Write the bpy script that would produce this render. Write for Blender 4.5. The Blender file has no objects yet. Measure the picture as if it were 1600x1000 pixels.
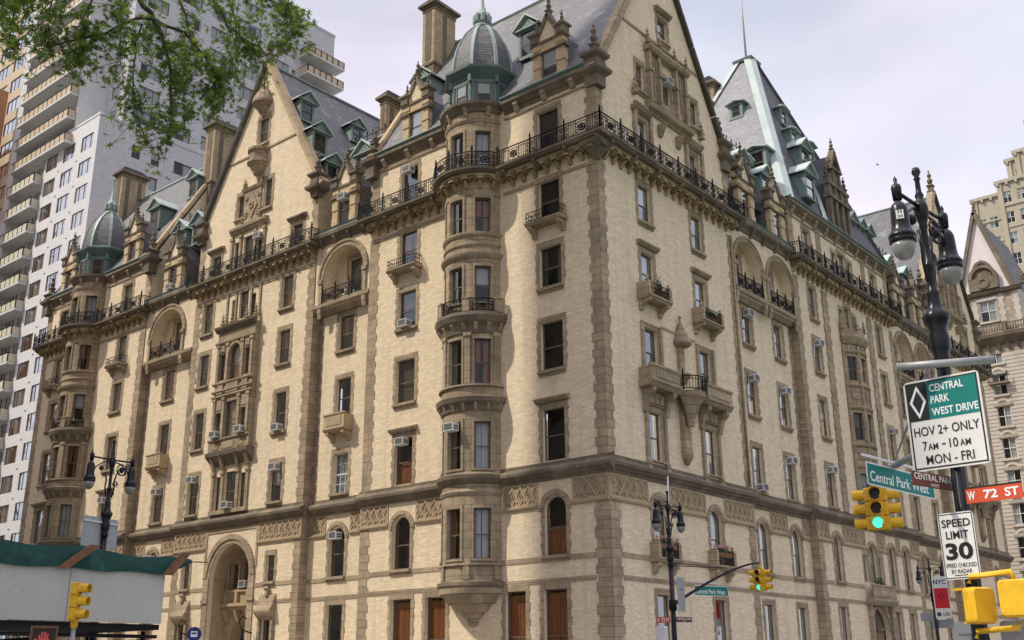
import bpy, bmesh, math, random
from math import sin, cos, pi, radians, sqrt, atan2, ceil
from mathutils import Vector, Matrix
random.seed(7)
S = bpy.context.scene
COL = S.collection

# ---------------------------------------------------------------- camera, sky, sun, exposure
cam_d = bpy.data.cameras.new("camera")
cam = bpy.data.objects.new("camera", cam_d)
COL.objects.link(cam)
S.camera = cam
cam_d.sensor_width = 36.0
cam_d.lens = 1663.485 / 1600 * 36
cam_d.clip_end = 5000
CAMP = Vector((30.806, -44.351, 1.7))
PITCH, ROLL, YAW = 0.319097, -0.0077806, 0.69682
fwd = Vector((-sin(YAW) * cos(PITCH), cos(YAW) * cos(PITCH), sin(PITCH)))
rgt = Vector((cos(YAW), sin(YAW), 0))
up = rgt.cross(fwd)
R_ = cos(ROLL) * rgt + sin(ROLL) * up
U_ = cos(ROLL) * up - sin(ROLL) * rgt
cam.matrix_world = Matrix(((R_.x, U_.x, -fwd.x, CAMP.x), (R_.y, U_.y, -fwd.y, CAMP.y), (R_.z, U_.z, -fwd.z, CAMP.z), (0, 0, 0, 1)))

SUN_AZ = radians(40)      # west of south
SUN_EL = radians(50)
W = bpy.data.worlds.new("World")
S.world = W
W.use_nodes = True
wn, wl = W.node_tree.nodes, W.node_tree.links
wn.clear()
out = wn.new("ShaderNodeOutputWorld")
bg = wn.new("ShaderNodeBackground")
sky = wn.new("ShaderNodeTexSky")
sky.sky_type = 'NISHITA'
sky.sun_disc = False
sky.sun_elevation = SUN_EL
sky.sun_rotation = radians(180) + SUN_AZ
sky.air_density = 1.2
sky.dust_density = 1.0
tc = wn.new("ShaderNodeTexCoord")
mp = wn.new("ShaderNodeMapping")
mp.inputs['Scale'].default_value = (1.0, 1.0, 2.2)
mp.inputs['Rotation'].default_value = (0, 0, radians(-20))
nz = wn.new("ShaderNodeTexNoise")
nz.inputs['Scale'].default_value = 2.6
nz.inputs['Detail'].default_value = 4
nz.inputs['Roughness'].default_value = 0.45
nz.inputs['Distortion'].default_value = 0.4
cr = wn.new("ShaderNodeValToRGB")
cr.color_ramp.elements[0].position = 0.40
cr.color_ramp.elements[0].color = (0.58, 0.58, 0.58, 1)
cr.color_ramp.elements[1].position = 0.66
cr.color_ramp.elements[1].color = (1, 1, 1, 1)
mx = wn.new("ShaderNodeMixRGB")
n2 = wn.new("ShaderNodeTexNoise"); n2.inputs['Scale'].default_value = 1.7; n2.inputs['Detail'].default_value = 6
m2 = wn.new("ShaderNodeMixRGB"); m2.inputs['Color1'].default_value = (8.8, 9.25, 10.6, 1); m2.inputs['Color2'].default_value = (10.2, 9.4, 10.4, 1)
r2 = wn.new("ShaderNodeMapRange"); r2.inputs[1].default_value = 0.42; r2.inputs[2].default_value = 0.60
wl.new(mp.outputs['Vector'], n2.inputs['Vector']); wl.new(n2.outputs['Fac'], r2.inputs[0]); wl.new(r2.outputs[0], m2.inputs['Fac']); wl.new(m2.outputs['Color'], mx.inputs['Color2'])
wl.new(tc.outputs['Generated'], mp.inputs['Vector'])
wl.new(mp.outputs['Vector'], nz.inputs['Vector'])
wl.new(nz.outputs['Fac'], cr.inputs['Fac'])
wl.new(cr.outputs['Color'], mx.inputs['Fac'])
wl.new(sky.outputs['Color'], mx.inputs['Color1'])
# added sky gain above the frame, lifts the ambient light
sp = wn.new("ShaderNodeSeparateXYZ"); wl.new(tc.outputs['Generated'], sp.inputs[0])
cl = wn.new("ShaderNodeMapRange"); cl.inputs[1].default_value = 0.60; cl.inputs[2].default_value = 1.0; cl.inputs[3].default_value = 0.875; cl.inputs[4].default_value = 2.3
wl.new(sp.outputs['Z'], cl.inputs[0])
mu = wn.new("ShaderNodeVectorMath"); mu.operation = 'SCALE'; wl.new(mx.outputs['Color'], mu.inputs[0]); wl.new(cl.outputs[0], mu.inputs['Scale'])
wl.new(mu.outputs[0], bg.inputs['Color'])
bg.inputs['Strength'].default_value = 0.10
wl.new(bg.outputs['Background'], out.inputs['Surface'])

sun_d = bpy.data.lights.new("sun", 'SUN')
sun_d.energy = 3.2
sun_d.angle = radians(1.2)
sun_d.color = (1.0, 0.93, 0.80)
sun = bpy.data.objects.new("sun", sun_d)
COL.objects.link(sun)
sdir = Vector((-sin(SUN_AZ) * cos(SUN_EL), -cos(SUN_AZ) * cos(SUN_EL), sin(SUN_EL)))   # towards the sun
sun.rotation_euler = sdir.to_track_quat('Z', 'Y').to_euler()
sun.location = (0, -100, 150)
S.view_settings.view_transform = 'Standard'
S.view_settings.look = 'None'
S.view_settings.gamma = 1
S.view_settings.use_curve_mapping = False
S.view_settings.exposure = 0.32

# ---------------------------------------------------------------- materials
def mat(name, col, rough=0.85, metal=0.0, var=0.0, scale=1.0, spec=0.3, stretch=(1, 1, 1), island=0.0,
        bump=0.0, bscale=6.0, col2=None, thr=(0.45, 0.62), emit=None, estr=0.0, pre=None, streak=0.0):
    m = bpy.data.materials.new(name)
    m.use_nodes = True
    n, l = m.node_tree.nodes, m.node_tree.links
    b = n['Principled BSDF']
    b.inputs['Roughness'].default_value = rough
    b.inputs['Metallic'].default_value = metal
    b.inputs['Specular IOR Level'].default_value = spec
    b.inputs['Base Color'].default_value = (*col, 1)
    if emit:
        b.inputs['Emission Color'].default_value = (*emit, 1)
        b.inputs['Emission Strength'].default_value = estr
    src = None
    geo = n.new('ShaderNodeNewGeometry')
    mpn = n.new('ShaderNodeMapping')
    mpn.inputs['Scale'].default_value = stretch
    l.new(geo.outputs['Position'], mpn.inputs['Vector'])
    vec = mpn.outputs['Vector']
    def rgb(c):
        r = n.new('ShaderNodeRGB'); r.outputs[0].default_value = (*c, 1); return r.outputs[0]
    cur = rgb(col)
    if pre: cur = pre(n, l, geo, cur)
    if col2:
        t = n.new('ShaderNodeTexNoise'); t.inputs['Scale'].default_value = scale * 0.35; t.inputs['Detail'].default_value = 6
        t.inputs['Roughness'].default_value = 0.65
        l.new(vec, t.inputs['Vector'])
        rp = n.new('ShaderNodeMapRange'); rp.inputs[1].default_value = thr[0]; rp.inputs[2].default_value = thr[1]
        l.new(t.outputs['Fac'], rp.inputs[0])
        mxx = n.new('ShaderNodeMixRGB'); l.new(rp.outputs[0], mxx.inputs['Fac']); l.new(cur, mxx.inputs['Color1'])
        mxx.inputs['Color2'].default_value = (*col2, 1)
        cur = mxx.outputs['Color']
    if streak:      # rain-washed soot runs
        mp2 = n.new('ShaderNodeMapping'); mp2.inputs['Scale'].default_value = (1.6, 1.6, 0.09); l.new(geo.outputs['Position'], mp2.inputs['Vector'])
        t = n.new('ShaderNodeTexNoise'); t.inputs['Scale'].default_value = 1.0; t.inputs['Detail'].default_value = 5; t.inputs['Roughness'].default_value = 0.7; l.new(mp2.outputs[0], t.inputs['Vector'])
        rp = n.new('ShaderNodeMapRange'); rp.inputs[1].default_value = 0.5; rp.inputs[2].default_value = 0.75; rp.inputs[4].default_value = streak; l.new(t.outputs['Fac'], rp.inputs[0])
        mxx = n.new('ShaderNodeMixRGB'); l.new(rp.outputs[0], mxx.inputs['Fac']); l.new(cur, mxx.inputs['Color1']); mxx.inputs['Color2'].default_value = (0.22, 0.18, 0.13, 1); cur = mxx.outputs['Color']
    if var or island:
        hsv = n.new('ShaderNodeHueSaturation')
        l.new(cur, hsv.inputs['Color'])
        v = None
        if var:
            t = n.new('ShaderNodeTexNoise'); t.inputs['Scale'].default_value = scale; t.inputs['Detail'].default_value = 5
            t.inputs['Roughness'].default_value = 0.7
            l.new(vec, t.inputs['Vector'])
            rp = n.new('ShaderNodeMapRange'); rp.inputs[1].default_value = 0.25; rp.inputs[2].default_value = 0.75
            rp.inputs[3].default_value = 1 - var; rp.inputs[4].default_value = 1 + var
            l.new(t.outputs['Fac'], rp.inputs[0]); v = rp.outputs[0]
        if island:
            rp2 = n.new('ShaderNodeMapRange'); rp2.inputs[3].default_value = 1 - island; rp2.inputs[4].default_value = 1 + island
            l.new(geo.outputs['Random Per Island'], rp2.inputs[0])
            if v is None: v = rp2.outputs[0]
            else:
                mu = n.new('ShaderNodeMath'); mu.operation = 'MULTIPLY'; l.new(v, mu.inputs[0]); l.new(rp2.outputs[0], mu.inputs[1]); v = mu.outputs[0]
        l.new(v, hsv.inputs['Value'])
        cur = hsv.outputs['Color']
    l.new(cur, b.inputs['Base Color'])
    if bump:
        t = n.new('ShaderNodeTexNoise'); t.inputs['Scale'].default_value = bscale; t.inputs['Detail'].default_value = 6
        t.inputs['Roughness'].default_value = 0.7
        l.new(vec, t.inputs['Vector'])
        bp = n.new('ShaderNodeBump'); bp.inputs['Strength'].default_value = 1.0; bp.inputs['Distance'].default_value = bump
        l.new(t.outputs['Fac'], bp.inputs['Height']); l.new(bp.outputs['Normal'], b.inputs['Normal'])
    return m

def brick_pre(bw, bh, c1, c2, mortar, msize=0.012, uvw=False):
    def f(n, l, geo, cur):
        sep = n.new('ShaderNodeSeparateXYZ'); l.new(geo.outputs['Position'], sep.inputs[0])
        ad = n.new('ShaderNodeMath'); l.new(sep.outputs['X'], ad.inputs[0]); l.new(sep.outputs['Y'], ad.inputs[1])
        cb = n.new('ShaderNodeCombineXYZ'); l.new(ad.outputs[0], cb.inputs[0]); l.new(sep.outputs['Z'], cb.inputs[1])
        t = n.new('ShaderNodeTexBrick')
        t.inputs['Scale'].default_value = 1.0
        t.inputs['Brick Width'].default_value = bw; t.inputs['Row Height'].default_value = bh
        t.inputs['Mortar Size'].default_value = msize; t.inputs['Mortar Smooth'].default_value = 0.3
        t.inputs['Color1'].default_value = (*c1, 1); t.inputs['Color2'].default_value = (*c2, 1); t.inputs['Mortar'].default_value = (*mortar, 1)
        l.new(cb.outputs[0], t.inputs['Vector'])
        return t.outputs['Color']
    return f

def glass_mat(name, tint, refl=0.10):
    m = bpy.data.materials.new(name); m.use_nodes = True
    n, l = m.node_tree.nodes, m.node_tree.links
    n.clear()
    o = n.new('ShaderNodeOutputMaterial'); mixs = n.new('ShaderNodeMixShader')
    tr = n.new('ShaderNodeBsdfTransparent'); tr.inputs[0].default_value = (*tint, 1)
    gl = n.new('ShaderNodeBsdfGlossy'); gl.inputs['Roughness'].default_value = 0.015; gl.inputs['Color'].default_value = (0.95, 0.97, 1, 1)
    lw = n.new('ShaderNodeLayerWeight'); lw.inputs['Blend'].default_value = 0.5
    rp = n.new('ShaderNodeMapRange'); rp.inputs[1].default_value = 0.28; rp.inputs[2].default_value = 0.80; rp.inputs[3].default_value = refl; rp.inputs[4].default_value = 0.85
    l.new(lw.outputs['Facing'], rp.inputs[0])
    t = n.new('ShaderNodeTexNoise'); t.inputs['Scale'].default_value = 0.9
    geo = n.new('ShaderNodeNewGeometry'); l.new(geo.outputs['Position'], t.inputs['Vector'])
    bp = n.new('ShaderNodeBump'); bp.inputs['Distance'].default_value = 0.02; bp.inputs['Strength'].default_value = 0.6
    l.new(t.outputs['Fac'], bp.inputs['Height']); l.new(bp.outputs['Normal'], gl.inputs['Normal'])
    l.new(rp.outputs[0], mixs.inputs['Fac']); l.new(tr.outputs[0], mixs.inputs[1]); l.new(gl.outputs[0], mixs.inputs[2])
    l.new(mixs.outputs[0], o.inputs['Surface'])
    return m

M = {}
M['brick'] = mat('buff_brick', (0.74, 0.60, 0.42), 0.9, var=0.12, scale=4.5, bump=0.022, bscale=11, stretch=(1, 1, 2.2),
                 pre=brick_pre(0.44, 0.125, (0.83, 0.675, 0.475), (0.665, 0.54, 0.375), (0.63, 0.515, 0.365), 0.016), col2=(0.63, 0.505, 0.35), thr=(0.48, 0.78), streak=0.26)
M['stone'] = mat('olive_sandstone', (0.355, 0.272, 0.18), 0.9, streak=0.4, var=0.18, scale=1.6, island=0.12, bump=0.015, bscale=9, pre=brick_pre(0.95, 0.47, (0.40, 0.308, 0.205), (0.315, 0.24, 0.158), (0.17, 0.13, 0.088), 0.022),
                 col2=(0.235, 0.185, 0.128), thr=(0.48, 0.72))
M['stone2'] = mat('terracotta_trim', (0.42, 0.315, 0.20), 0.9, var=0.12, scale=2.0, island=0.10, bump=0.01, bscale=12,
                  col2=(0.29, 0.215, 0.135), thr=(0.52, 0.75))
M['dstone'] = mat('sooty_brownstone', (0.15, 0.118, 0.085), 0.9, var=0.25, scale=1.5, island=0.12, bump=0.015, bscale=9,
                  col2=(0.25, 0.20, 0.135), thr=(0.5, 0.7))
M['ochre'] = mat('ochre_corbel_stone', (0.36, 0.265, 0.145), 0.9, var=0.2, scale=3.0, island=0.15, col2=(0.19, 0.14, 0.08), thr=(0.5, 0.7))
M['goldbrick'] = mat('yellow_brick', (0.52, 0.39, 0.235), 0.9, var=0.14, scale=2.0, bump=0.02, bscale=8,
                     pre=brick_pre(0.42, 0.13, (0.58, 0.44, 0.27), (0.46, 0.34, 0.20), (0.42, 0.33, 0.22)))
M['chimneybrick'] = mat('brown_chimney_brick', (0.38, 0.285, 0.175), 0.9, var=0.2, scale=2.0, streak=.4, bump=0.02, bscale=8, pre=brick_pre(0.42, 0.13, (0.44, 0.335, 0.21), (0.32, 0.24, 0.15), (0.26, 0.2, 0.13)))
M['slate'] = mat('grey_slate', (0.145, 0.143, 0.147), 0.65, var=0.22, scale=2.2, stretch=(1, 1, 1.6), bump=0.02, bscale=7, spec=0.4,
                 pre=brick_pre(0.34, 0.2, (0.16, 0.158, 0.163), (0.125, 0.122, 0.126), (0.065, 0.062, 0.065), 0.035), col2=(0.22, 0.22, 0.23), thr=(0.55, 0.68))
M['sunlitslate'] = mat('sunlit_grey_slate', (0.265, 0.263, 0.27), 0.65, var=0.25, scale=2.2, stretch=(1, 1, 1.6), bump=0.02, bscale=7, spec=0.4,
                 pre=brick_pre(0.34, 0.2, (0.29, 0.288, 0.295), (0.23, 0.228, 0.235), (0.17, 0.165, 0.17), 0.02), col2=(0.21, 0.205, 0.215), thr=(0.5, 0.62))  # sunlight on the pyramid's south face put into the slate colour
M['darkslate'] = mat('dark_grey_slate', (0.085, 0.083, 0.092), 0.65, var=0.2, scale=2.2, stretch=(1, 1, 1.6), bump=0.02, bscale=7, spec=0.3)  # pyramid faces off the sun, shade put into the colour; also dormer cheek
M['darkcoping'] = mat('near_black_coping_stone', (0.075, 0.062, 0.05), 0.9, var=0.3, scale=1.5, island=0.15)  # near-black brown, on one rake of each gable
M['coppermid'] = mat('grey_green_copper', (0.20, 0.265, 0.242), 0.6, var=0.18, scale=1.8, stretch=(1, 1, 0.4), col2=(0.12, 0.175, 0.16), thr=(0.45, 0.7))
M['copper'] = mat('verdigris_copper', (0.12, 0.175, 0.16), 0.6, var=0.18, scale=1.8, stretch=(1, 1, 0.4), col2=(0.075, 0.115, 0.108), thr=(0.42, 0.68))
M['copperl'] = mat('pale_verdigris_copper', (0.30, 0.365, 0.335), 0.5, var=0.14, scale=1.8, stretch=(1, 1, 0.4), col2=(0.20, 0.27, 0.245), thr=(0.5, 0.75))
M['copperw'] = mat('weathered_pale_copper', (0.42, 0.47, 0.445), 0.55, var=0.10, scale=1.8, stretch=(1, 1, 0.4), col2=(0.30, 0.40, 0.37), thr=(0.48, 0.72))
M['iron'] = mat('black_iron', (0.012, 0.012, 0.014), 0.75, spec=0.15)
M['blackpaint'] = mat('glossy_black_paint', (0.007, 0.007, 0.010), 0.3, spec=0.3, var=0.2, scale=20)
M['frame'] = mat('dark_sash_paint', (0.085, 0.066, 0.05), 0.5, var=0.1, scale=4)
M['sash'] = mat('grey_brown_sash_paint', (0.13, 0.105, 0.085), 0.5, var=0.1, scale=4)
M['wsash'] = mat('white_sash_paint', (0.72, 0.72, 0.70), 0.5)
M['dark'] = mat('dark_room', (0.018, 0.013, 0.011), 0.9)
M['brownroom'] = mat('brown_room', (0.032, 0.017, 0.011), 0.9, var=0.5, scale=1.4)
M['shutter'] = mat('orange_wood_shutter', (0.36, 0.15, 0.045), 0.6, var=0.35, scale=3.0, stretch=(4, 4, 0.6))
M['curtain'] = mat('white_curtain', (0.48, 0.47, 0.45), 0.9, var=0.2, scale=6.0, stretch=(4, 4, 0.15))
M['redcurtain'] = mat('rust_red_curtain', (0.34, 0.10, 0.03), 0.9, var=0.4, scale=5.0, stretch=(4, 4, 0.2))
M['blind'] = mat('tan_blind', (0.125, 0.105, 0.072), 0.9, var=0.1, scale=2.0)
M['glass'] = glass_mat('window_glass', (0.82, 0.85, 0.86), 0.04)
M['acw'] = mat('off_white_metal', (0.62, 0.61, 0.58), 0.5, var=0.08, scale=5)
M['acg'] = mat('dark_grille', (0.11, 0.11, 0.11), 0.6)
M['asphalt'] = mat('asphalt', (0.075, 0.074, 0.072), 0.9, var=0.2, scale=1.5, bump=0.01, bscale=40)
M['paving'] = mat('concrete_paving', (0.40, 0.385, 0.36), 0.9, var=0.12, scale=0.8, bump=0.004, bscale=30)
M['kerb'] = mat('granite_kerb', (0.28, 0.275, 0.27), 0.85, var=0.15, scale=4)
M['roadpaint'] = mat('white_road_paint', (0.72, 0.72, 0.70), 0.7, var=0.15, scale=4)
M['grass'] = mat('park_grass', (0.05, 0.09, 0.025), 0.95, var=0.3, scale=2)
M['bark'] = mat('dark_bark', (0.045, 0.036, 0.03), 0.9, var=0.3, scale=10, stretch=(1, 1, 0.3), bump=0.01, bscale=30)
M['greysteel'] = mat('grey_galvanised_steel', (0.30, 0.31, 0.31), 0.45, metal=0.3, var=0.15, scale=8)
M['yellow'] = mat('yellow_signal_paint', (0.70, 0.41, 0.02), 0.5, var=0.16, scale=7, spec=0.3, streak=0.22, col2=(0.46, 0.25, 0.015), thr=(0.5, 0.72))
M['lens_off'] = mat('unlit_lens', (0.02, 0.012, 0.01), 0.3)
M['signgreen'] = mat('green_sign_sheeting', (0.0, 0.165, 0.145), 0.5, var=0.05, scale=6)
M['signwhite'] = mat('white_sign_sheeting', (0.66, 0.65, 0.61), 0.5, var=0.06, scale=5)
M['signblack'] = mat('black_sign_sheeting', (0.012, 0.012, 0.014), 0.5)
M['signbrown'] = mat('brown_sign_sheeting', (0.13, 0.035, 0.022), 0.5)
M['signred'] = mat('red_sign_sheeting', (0.56, 0.075, 0.03), 0.5)
M['letter'] = mat('white_lettering', (0.74, 0.74, 0.72), 0.5)
M['bannerred'] = mat('red_print', (0.55, 0.015, 0.025), 0.6)
M['navy'] = mat('navy_print', (0.02, 0.03, 0.13), 0.5)
M['plywood'] = mat('pale_painted_plywood', (0.42, 0.415, 0.37), 0.8, var=0.05, scale=1.2, streak=0.3, col2=(0.36, 0.355, 0.315), thr=(0.5, 0.8))
M['board'] = mat('weathered_wood_board', (0.17, 0.085, 0.045), 0.85, var=0.5, scale=5, stretch=(1, 1, 3))
M['tarp'] = mat('green_tarpaulin', (0.005, 0.046, 0.034), 0.7, var=0.35, scale=3, bump=0.05, bscale=2.5, col2=(0.025, 0.085, 0.07), thr=(0.58, 0.72))
M['terracotta'] = mat('terracotta_pot', (0.30, 0.14, 0.07), 0.9)

def leaf_mat(name, cols):
    m = bpy.data.materials.new(name); m.use_nodes = True
    n, l = m.node_tree.nodes, m.node_tree.links
    b = n['Principled BSDF']; b.inputs['Roughness'].default_value = 0.5
    geo = n.new('ShaderNodeNewGeometry'); rp = n.new('ShaderNodeValToRGB')
    els = rp.color_ramp.elements
    els[0].color = (*cols[0], 1); els[1].color = (*cols[-1], 1)
    for i, c in enumerate(cols[1:-1]):
        e = els.new((i + 1) / (len(cols) - 1)); e.color = (*c, 1)
    l.new(geo.outputs['Random Per Island'], rp.inputs['Fac']); l.new(rp.outputs['Color'], b.inputs['Base Color'])
    tr = n.new('ShaderNodeBsdfTranslucent'); l.new(rp.outputs['Color'], tr.inputs['Color'])
    ms = n.new('ShaderNodeMixShader'); ms.inputs[0].default_value = 0.5
    l.new(b.outputs[0], ms.inputs[1]); l.new(tr.outputs[0], ms.inputs[2])
    l.new(ms.outputs[0], n['Material Output'].inputs['Surface'])
    return m
M['leaf'] = leaf_mat('oak_leaf', [(0.06, 0.11, 0.02), (0.15, 0.23, 0.035), (0.10, 0.17, 0.028), (0.27, 0.36, 0.06)])
M['bushleaf'] = leaf_mat('shrub_leaf', [(0.02, 0.05, 0.015), (0.06, 0.13, 0.03)])
M['petal'] = leaf_mat('red_and_white_petal', [(0.6, 0.02, 0.03), (0.75, 0.7, 0.7), (0.6, 0.03, 0.05), (0.8, 0.75, 0.75)])

SPLIT = {'pavilion_return', 'bay_jamb', 'gable_dressing', 'balcony_bracket', 'cornice_bracket', 'finial', 'bay_bracket', 'ring_balcony_pier', 'joined_balcony', 'window_pilaster', 'bay_pilaster', 'oriel_moulding',
         'pavilion_side_wall', 'gable_side_wall', 'gutter', 'frieze_ground', 'frieze_carving', 'frieze_moulding', 'dormer_dressing', 'pier', 'corbel_table', 'entrance_screen', 'entrance_arch', 'wall_niche', 'iron_lantern',
         'tan_front', 'vent', 'plywood_panel', 'stiffener', 'louvre', 'drum_panelling', 'chimney_band', 'recess_roof', 'quoin', 'door_balcony', 'parapet', 'side_wall', 'hip_capping', 'window_hood', 'hanger', 'door_screen', 'gable_niche', 'lettering', 'quoin_strip'}
# ---------------------------------------------------------------- frames and mesh builder
class Fr:
    """u along a facade, n outwards, z up."""
    def __init__(s, f, step=None): s.f = f; s.step = step
    def __call__(s, u, n, z): return s.f(u, n, z)
    def sub(s, n0): return Fr(lambda u, n, z: s.f(u, n + n0, z), s.step)
LF = Fr(lambda u, n, z: (-u, -n, z))
RF = Fr(lambda u, n, z: (n, u, z))
ID = Fr(lambda x, y, z: (x, y, z))
def bayframe(base, uc, nc, R, step=0.3):
    return Fr(lambda s, n, z: base(uc + (R + n) * sin(s / R), nc + (R + n) * cos(s / R), z), step)

class MB:
    def __init__(s, fr=ID): s.v = []; s.f = []; s.mi = []; s.fr = fr; s.m = 0; s.sm = []; s.marks = []; s.hold = False
    def mark(s, name, w=None): s.marks.append((len(s.v), len(s.f), name, w))
    def face(s, pts, raw=False, smooth=False):
        b = len(s.v)
        s.v += [p if raw else s.fr(*p) for p in pts]
        s.f.append(tuple(range(b, b + len(pts)))); s.mi.append(s.m); s.sm.append(smooth)
    def grid(s, verts, faces, smooth=False):
        b = len(s.v); s.v += verts
        for f in faces: s.f.append(tuple(i + b for i in f)); s.mi.append(s.m); s.sm.append(smooth)
    def _us(s, u0, u1):
        st = s.fr.step
        if not st: return [u0, u1]
        k = max(1, int(ceil(abs(u1 - u0) / st - 1e-6)))
        return [u0 + (u1 - u0) * i / k for i in range(k + 1)]
    def prof(s, pts, u0, u1, cap=True):
        """closed polygon of (n,z) pushed along u"""
        us = s._us(u0, u1); k = len(pts); vs = []; fs = []
        for u in us: vs += [s.fr(u, n, z) for n, z in pts]
        for i in range(len(us) - 1):
            for j in range(k):
                a = i * k + j; b = i * k + (j + 1) % k
                fs.append((a, b, b + k, a + k))
        if cap: fs += [tuple(range(k)), tuple(range((len(us) - 1) * k, len(us) * k))]
        s.grid(vs, fs)
    def box(s, u0, u1, n0, n1, z0, z1): s.prof([(n0, z0), (n1, z0), (n1, z1), (n0, z1)], u0, u1)
    def prism(s, pts, n0, n1):
        """polygon of (u,z) pushed along n"""
        k = len(pts)
        vs = [s.fr(u, n0, z) for u, z in pts] + [s.fr(u, n1, z) for u, z in pts]
        fs = [tuple(range(k)), tuple(range(k, 2 * k))] + [(j, (j + 1) % k, (j + 1) % k + k, j + k) for j in range(k)]
        s.grid(vs, fs)
    def bar(s, u0, z0, u1, z1, w, n0, n1):
        d = Vector((u1 - u0, z1 - z0)); d = d.normalized() * (w / 2); p = (-d.y, d.x)
        s.prism([(u0 + p[0], z0 + p[1]), (u1 + p[0], z1 + p[1]), (u1 - p[0], z1 - p[1]), (u0 - p[0], z0 - p[1])], n0, n1)
    def ring(s, u, z, r0, r1, n0, n1, a0=0, a1=2 * pi, seg=10):
        full = abs(a1 - a0 - 2 * pi) < 1e-6
        for i in range(seg):
            a = a0 + (a1 - a0) * i / seg; b = a0 + (a1 - a0) * (i + 1) / seg
            q = [(u + r0 * cos(a), z + r0 * sin(a)), (u + r1 * cos(a), z + r1 * sin(a)), (u + r1 * cos(b), z + r1 * sin(b)), (u + r0 * cos(b), z + r0 * sin(b))]
            vs = [s.fr(x, n0, y) for x, y in q] + [s.fr(x, n1, y) for x, y in q]
            s.grid(vs, [(4, 5, 6, 7), (0, 1, 2, 3), (1, 2, 6, 5), (0, 3, 7, 4)] + ([] if full else [(0, 1, 5, 4), (2, 3, 7, 6)]))
    def lathe(s, u, n, prof, seg=12, a0=0.0, a1=2 * pi, smooth=True, sq=False):
        """(r,z) profile turned about a vertical axis"""
        full = abs(a1 - a0 - 2 * pi) < 1e-6
        k = seg if full else seg + 1; vs = []; fs = []
        for r, z in prof:
            for j in range(k):
                a = a0 + (a1 - a0) * j / seg
                vs.append(s.fr(u + r * cos(a), n + r * sin(a), z))
        for i in range(len(prof) - 1):
            for j in range(seg):
                a = i * k + j; b = i * k + (j + 1) % k
                fs.append((a, b, b + k, a + k))
        fs.append(tuple(range(k))); fs.append(tuple(range((len(prof) - 1) * k, len(prof) * k)))
        s.grid(vs, fs, smooth)
    def sqlathe(s, u, n, prof):
        vs = []; fs = []
        for r, z in prof: vs += [s.fr(u + a * r, n + b * r, z) for a, b in ((-1, -1), (1, -1), (1, 1), (-1, 1))]
        for i in range(len(prof) - 1):
            for j in range(4):
                a = i * 4 + j; b = i * 4 + (j + 1) % 4
                fs.append((a, b, b + 4, a + 4))
        k = len(prof) - 1
        fs += [(0, 1, 2, 3), (k * 4, k * 4 + 1, k * 4 + 2, k * 4 + 3)]
        s.grid(vs, fs)
    def tube(s, pts, r, seg=6, raw=True, r1=None, smooth=True):
        P = [Vector(p) if raw else Vector(s.fr(*p)) for p in pts]
        n = len(P); vs = []; fs = []
        for i, p in enumerate(P):
            t = (P[min(i + 1, n - 1)] - P[max(i - 1, 0)]).normalized()
            a = t.orthogonal() if abs(t.z) > 0.95 else t.cross(Vector((0, 0, 1)))
            a.normalize(); b = t.cross(a)
            rr = r if r1 is None else r + (r1 - r) * i / max(1, n - 1)
            for j in range(seg):
                q = p + a * (rr * cos(2 * pi * j / seg)) + b * (rr * sin(2 * pi * j / seg)); vs.append(tuple(q))
        for i in range(n - 1):
            for j in range(seg):
                A = i * seg + j; B = i * seg + (j + 1) % seg
                fs.append((A, B, B + seg, A + seg))
        fs += [tuple(range(seg)), tuple(range((n - 1) * seg, n * seg))]
        s.grid(vs, fs, smooth)
    def panel(s, u0, u1, z0, z1, n, ops=(), depth=0.35, clip=None):
        """wall sheet with real openings; op=(u0,u1,z0,z1,arch)"""
        us = {u0, u1}; zs = {z0, z1}
        for o in ops:
            us |= {min(max(x, u0), u1) for x in o[:2]}; zs |= {min(max(x, z0), z1) for x in o[2:4]}
        us = sorted(us)
        if s.fr.step:
            q = []
            for a, b in zip(us, us[1:]): q += s._us(a, b)[:-1]
            us = q + [us[-1]]
        zs = sorted(zs)
        if clip:
            q = []
            for a, b in zip(zs, zs[1:]):
                k = max(1, int((b - a) / 1.5)); q += [a + (b - a) * i / k for i in range(k)]
            zs = q + [zs[-1]]
        for a, b in zip(us, us[1:]):
            for c, d in zip(zs, zs[1:]):
                if b - a < 1e-6 or d - c < 1e-6: continue
                cu, cz = (a + b) / 2, (c + d) / 2
                if any(o[0] < cu < o[1] and o[2] < cz < o[3] for o in ops): continue
                poly = [(a, c), (b, c), (b, d), (a, d)]
                if clip:
                    for A, B, Cc in clip:
                        res = []
                        for i in range(len(poly)):
                            p, q = poly[i], poly[(i + 1) % len(poly)]
                            fp, fq = A * p[0] + B * p[1] - Cc, A * q[0] + B * q[1] - Cc
                            if fp <= 0: res.append(p)
                            if fp * fq < 0:
                                t = fp / (fp - fq); res.append((p[0] + (q[0] - p[0]) * t, p[1] + (q[1] - p[1]) * t))
                        poly = res
                        if not poly: break
                if len(poly) >= 3: s.face([(x, n, y) for x, y in poly])
        for o in ops:
            a, b, c, d = o[:4]; ar = len(o) > 4 and o[4]
            per = [(a, c)]
            if ar:
                r = (b - a) / 2; m = (a + b) / 2; zz = d - r; k = 10
                arc = [(m - r * cos(pi * i / k), zz + r * sin(pi * i / k)) for i in range(k + 1)]
                for p, q in zip(arc, arc[1:]): s.face([(p[0], n, p[1]), (q[0], n, q[1]), (q[0], n, d), (p[0], n, d)])
                per += arc
            else: per += [(x, d) for x in s._us(a, b)]
            per.append((b, c)); per += [(x, c) for x in s._us(b, a)[1:-1]]
            for i in range(len(per)):
                p, q = per[i], per[(i + 1) % len(per)]
                s.face([(p[0], n, p[1]), (q[0], n, q[1]), (q[0], n - depth, q[1]), (p[0], n - depth, p[1])])
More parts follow.
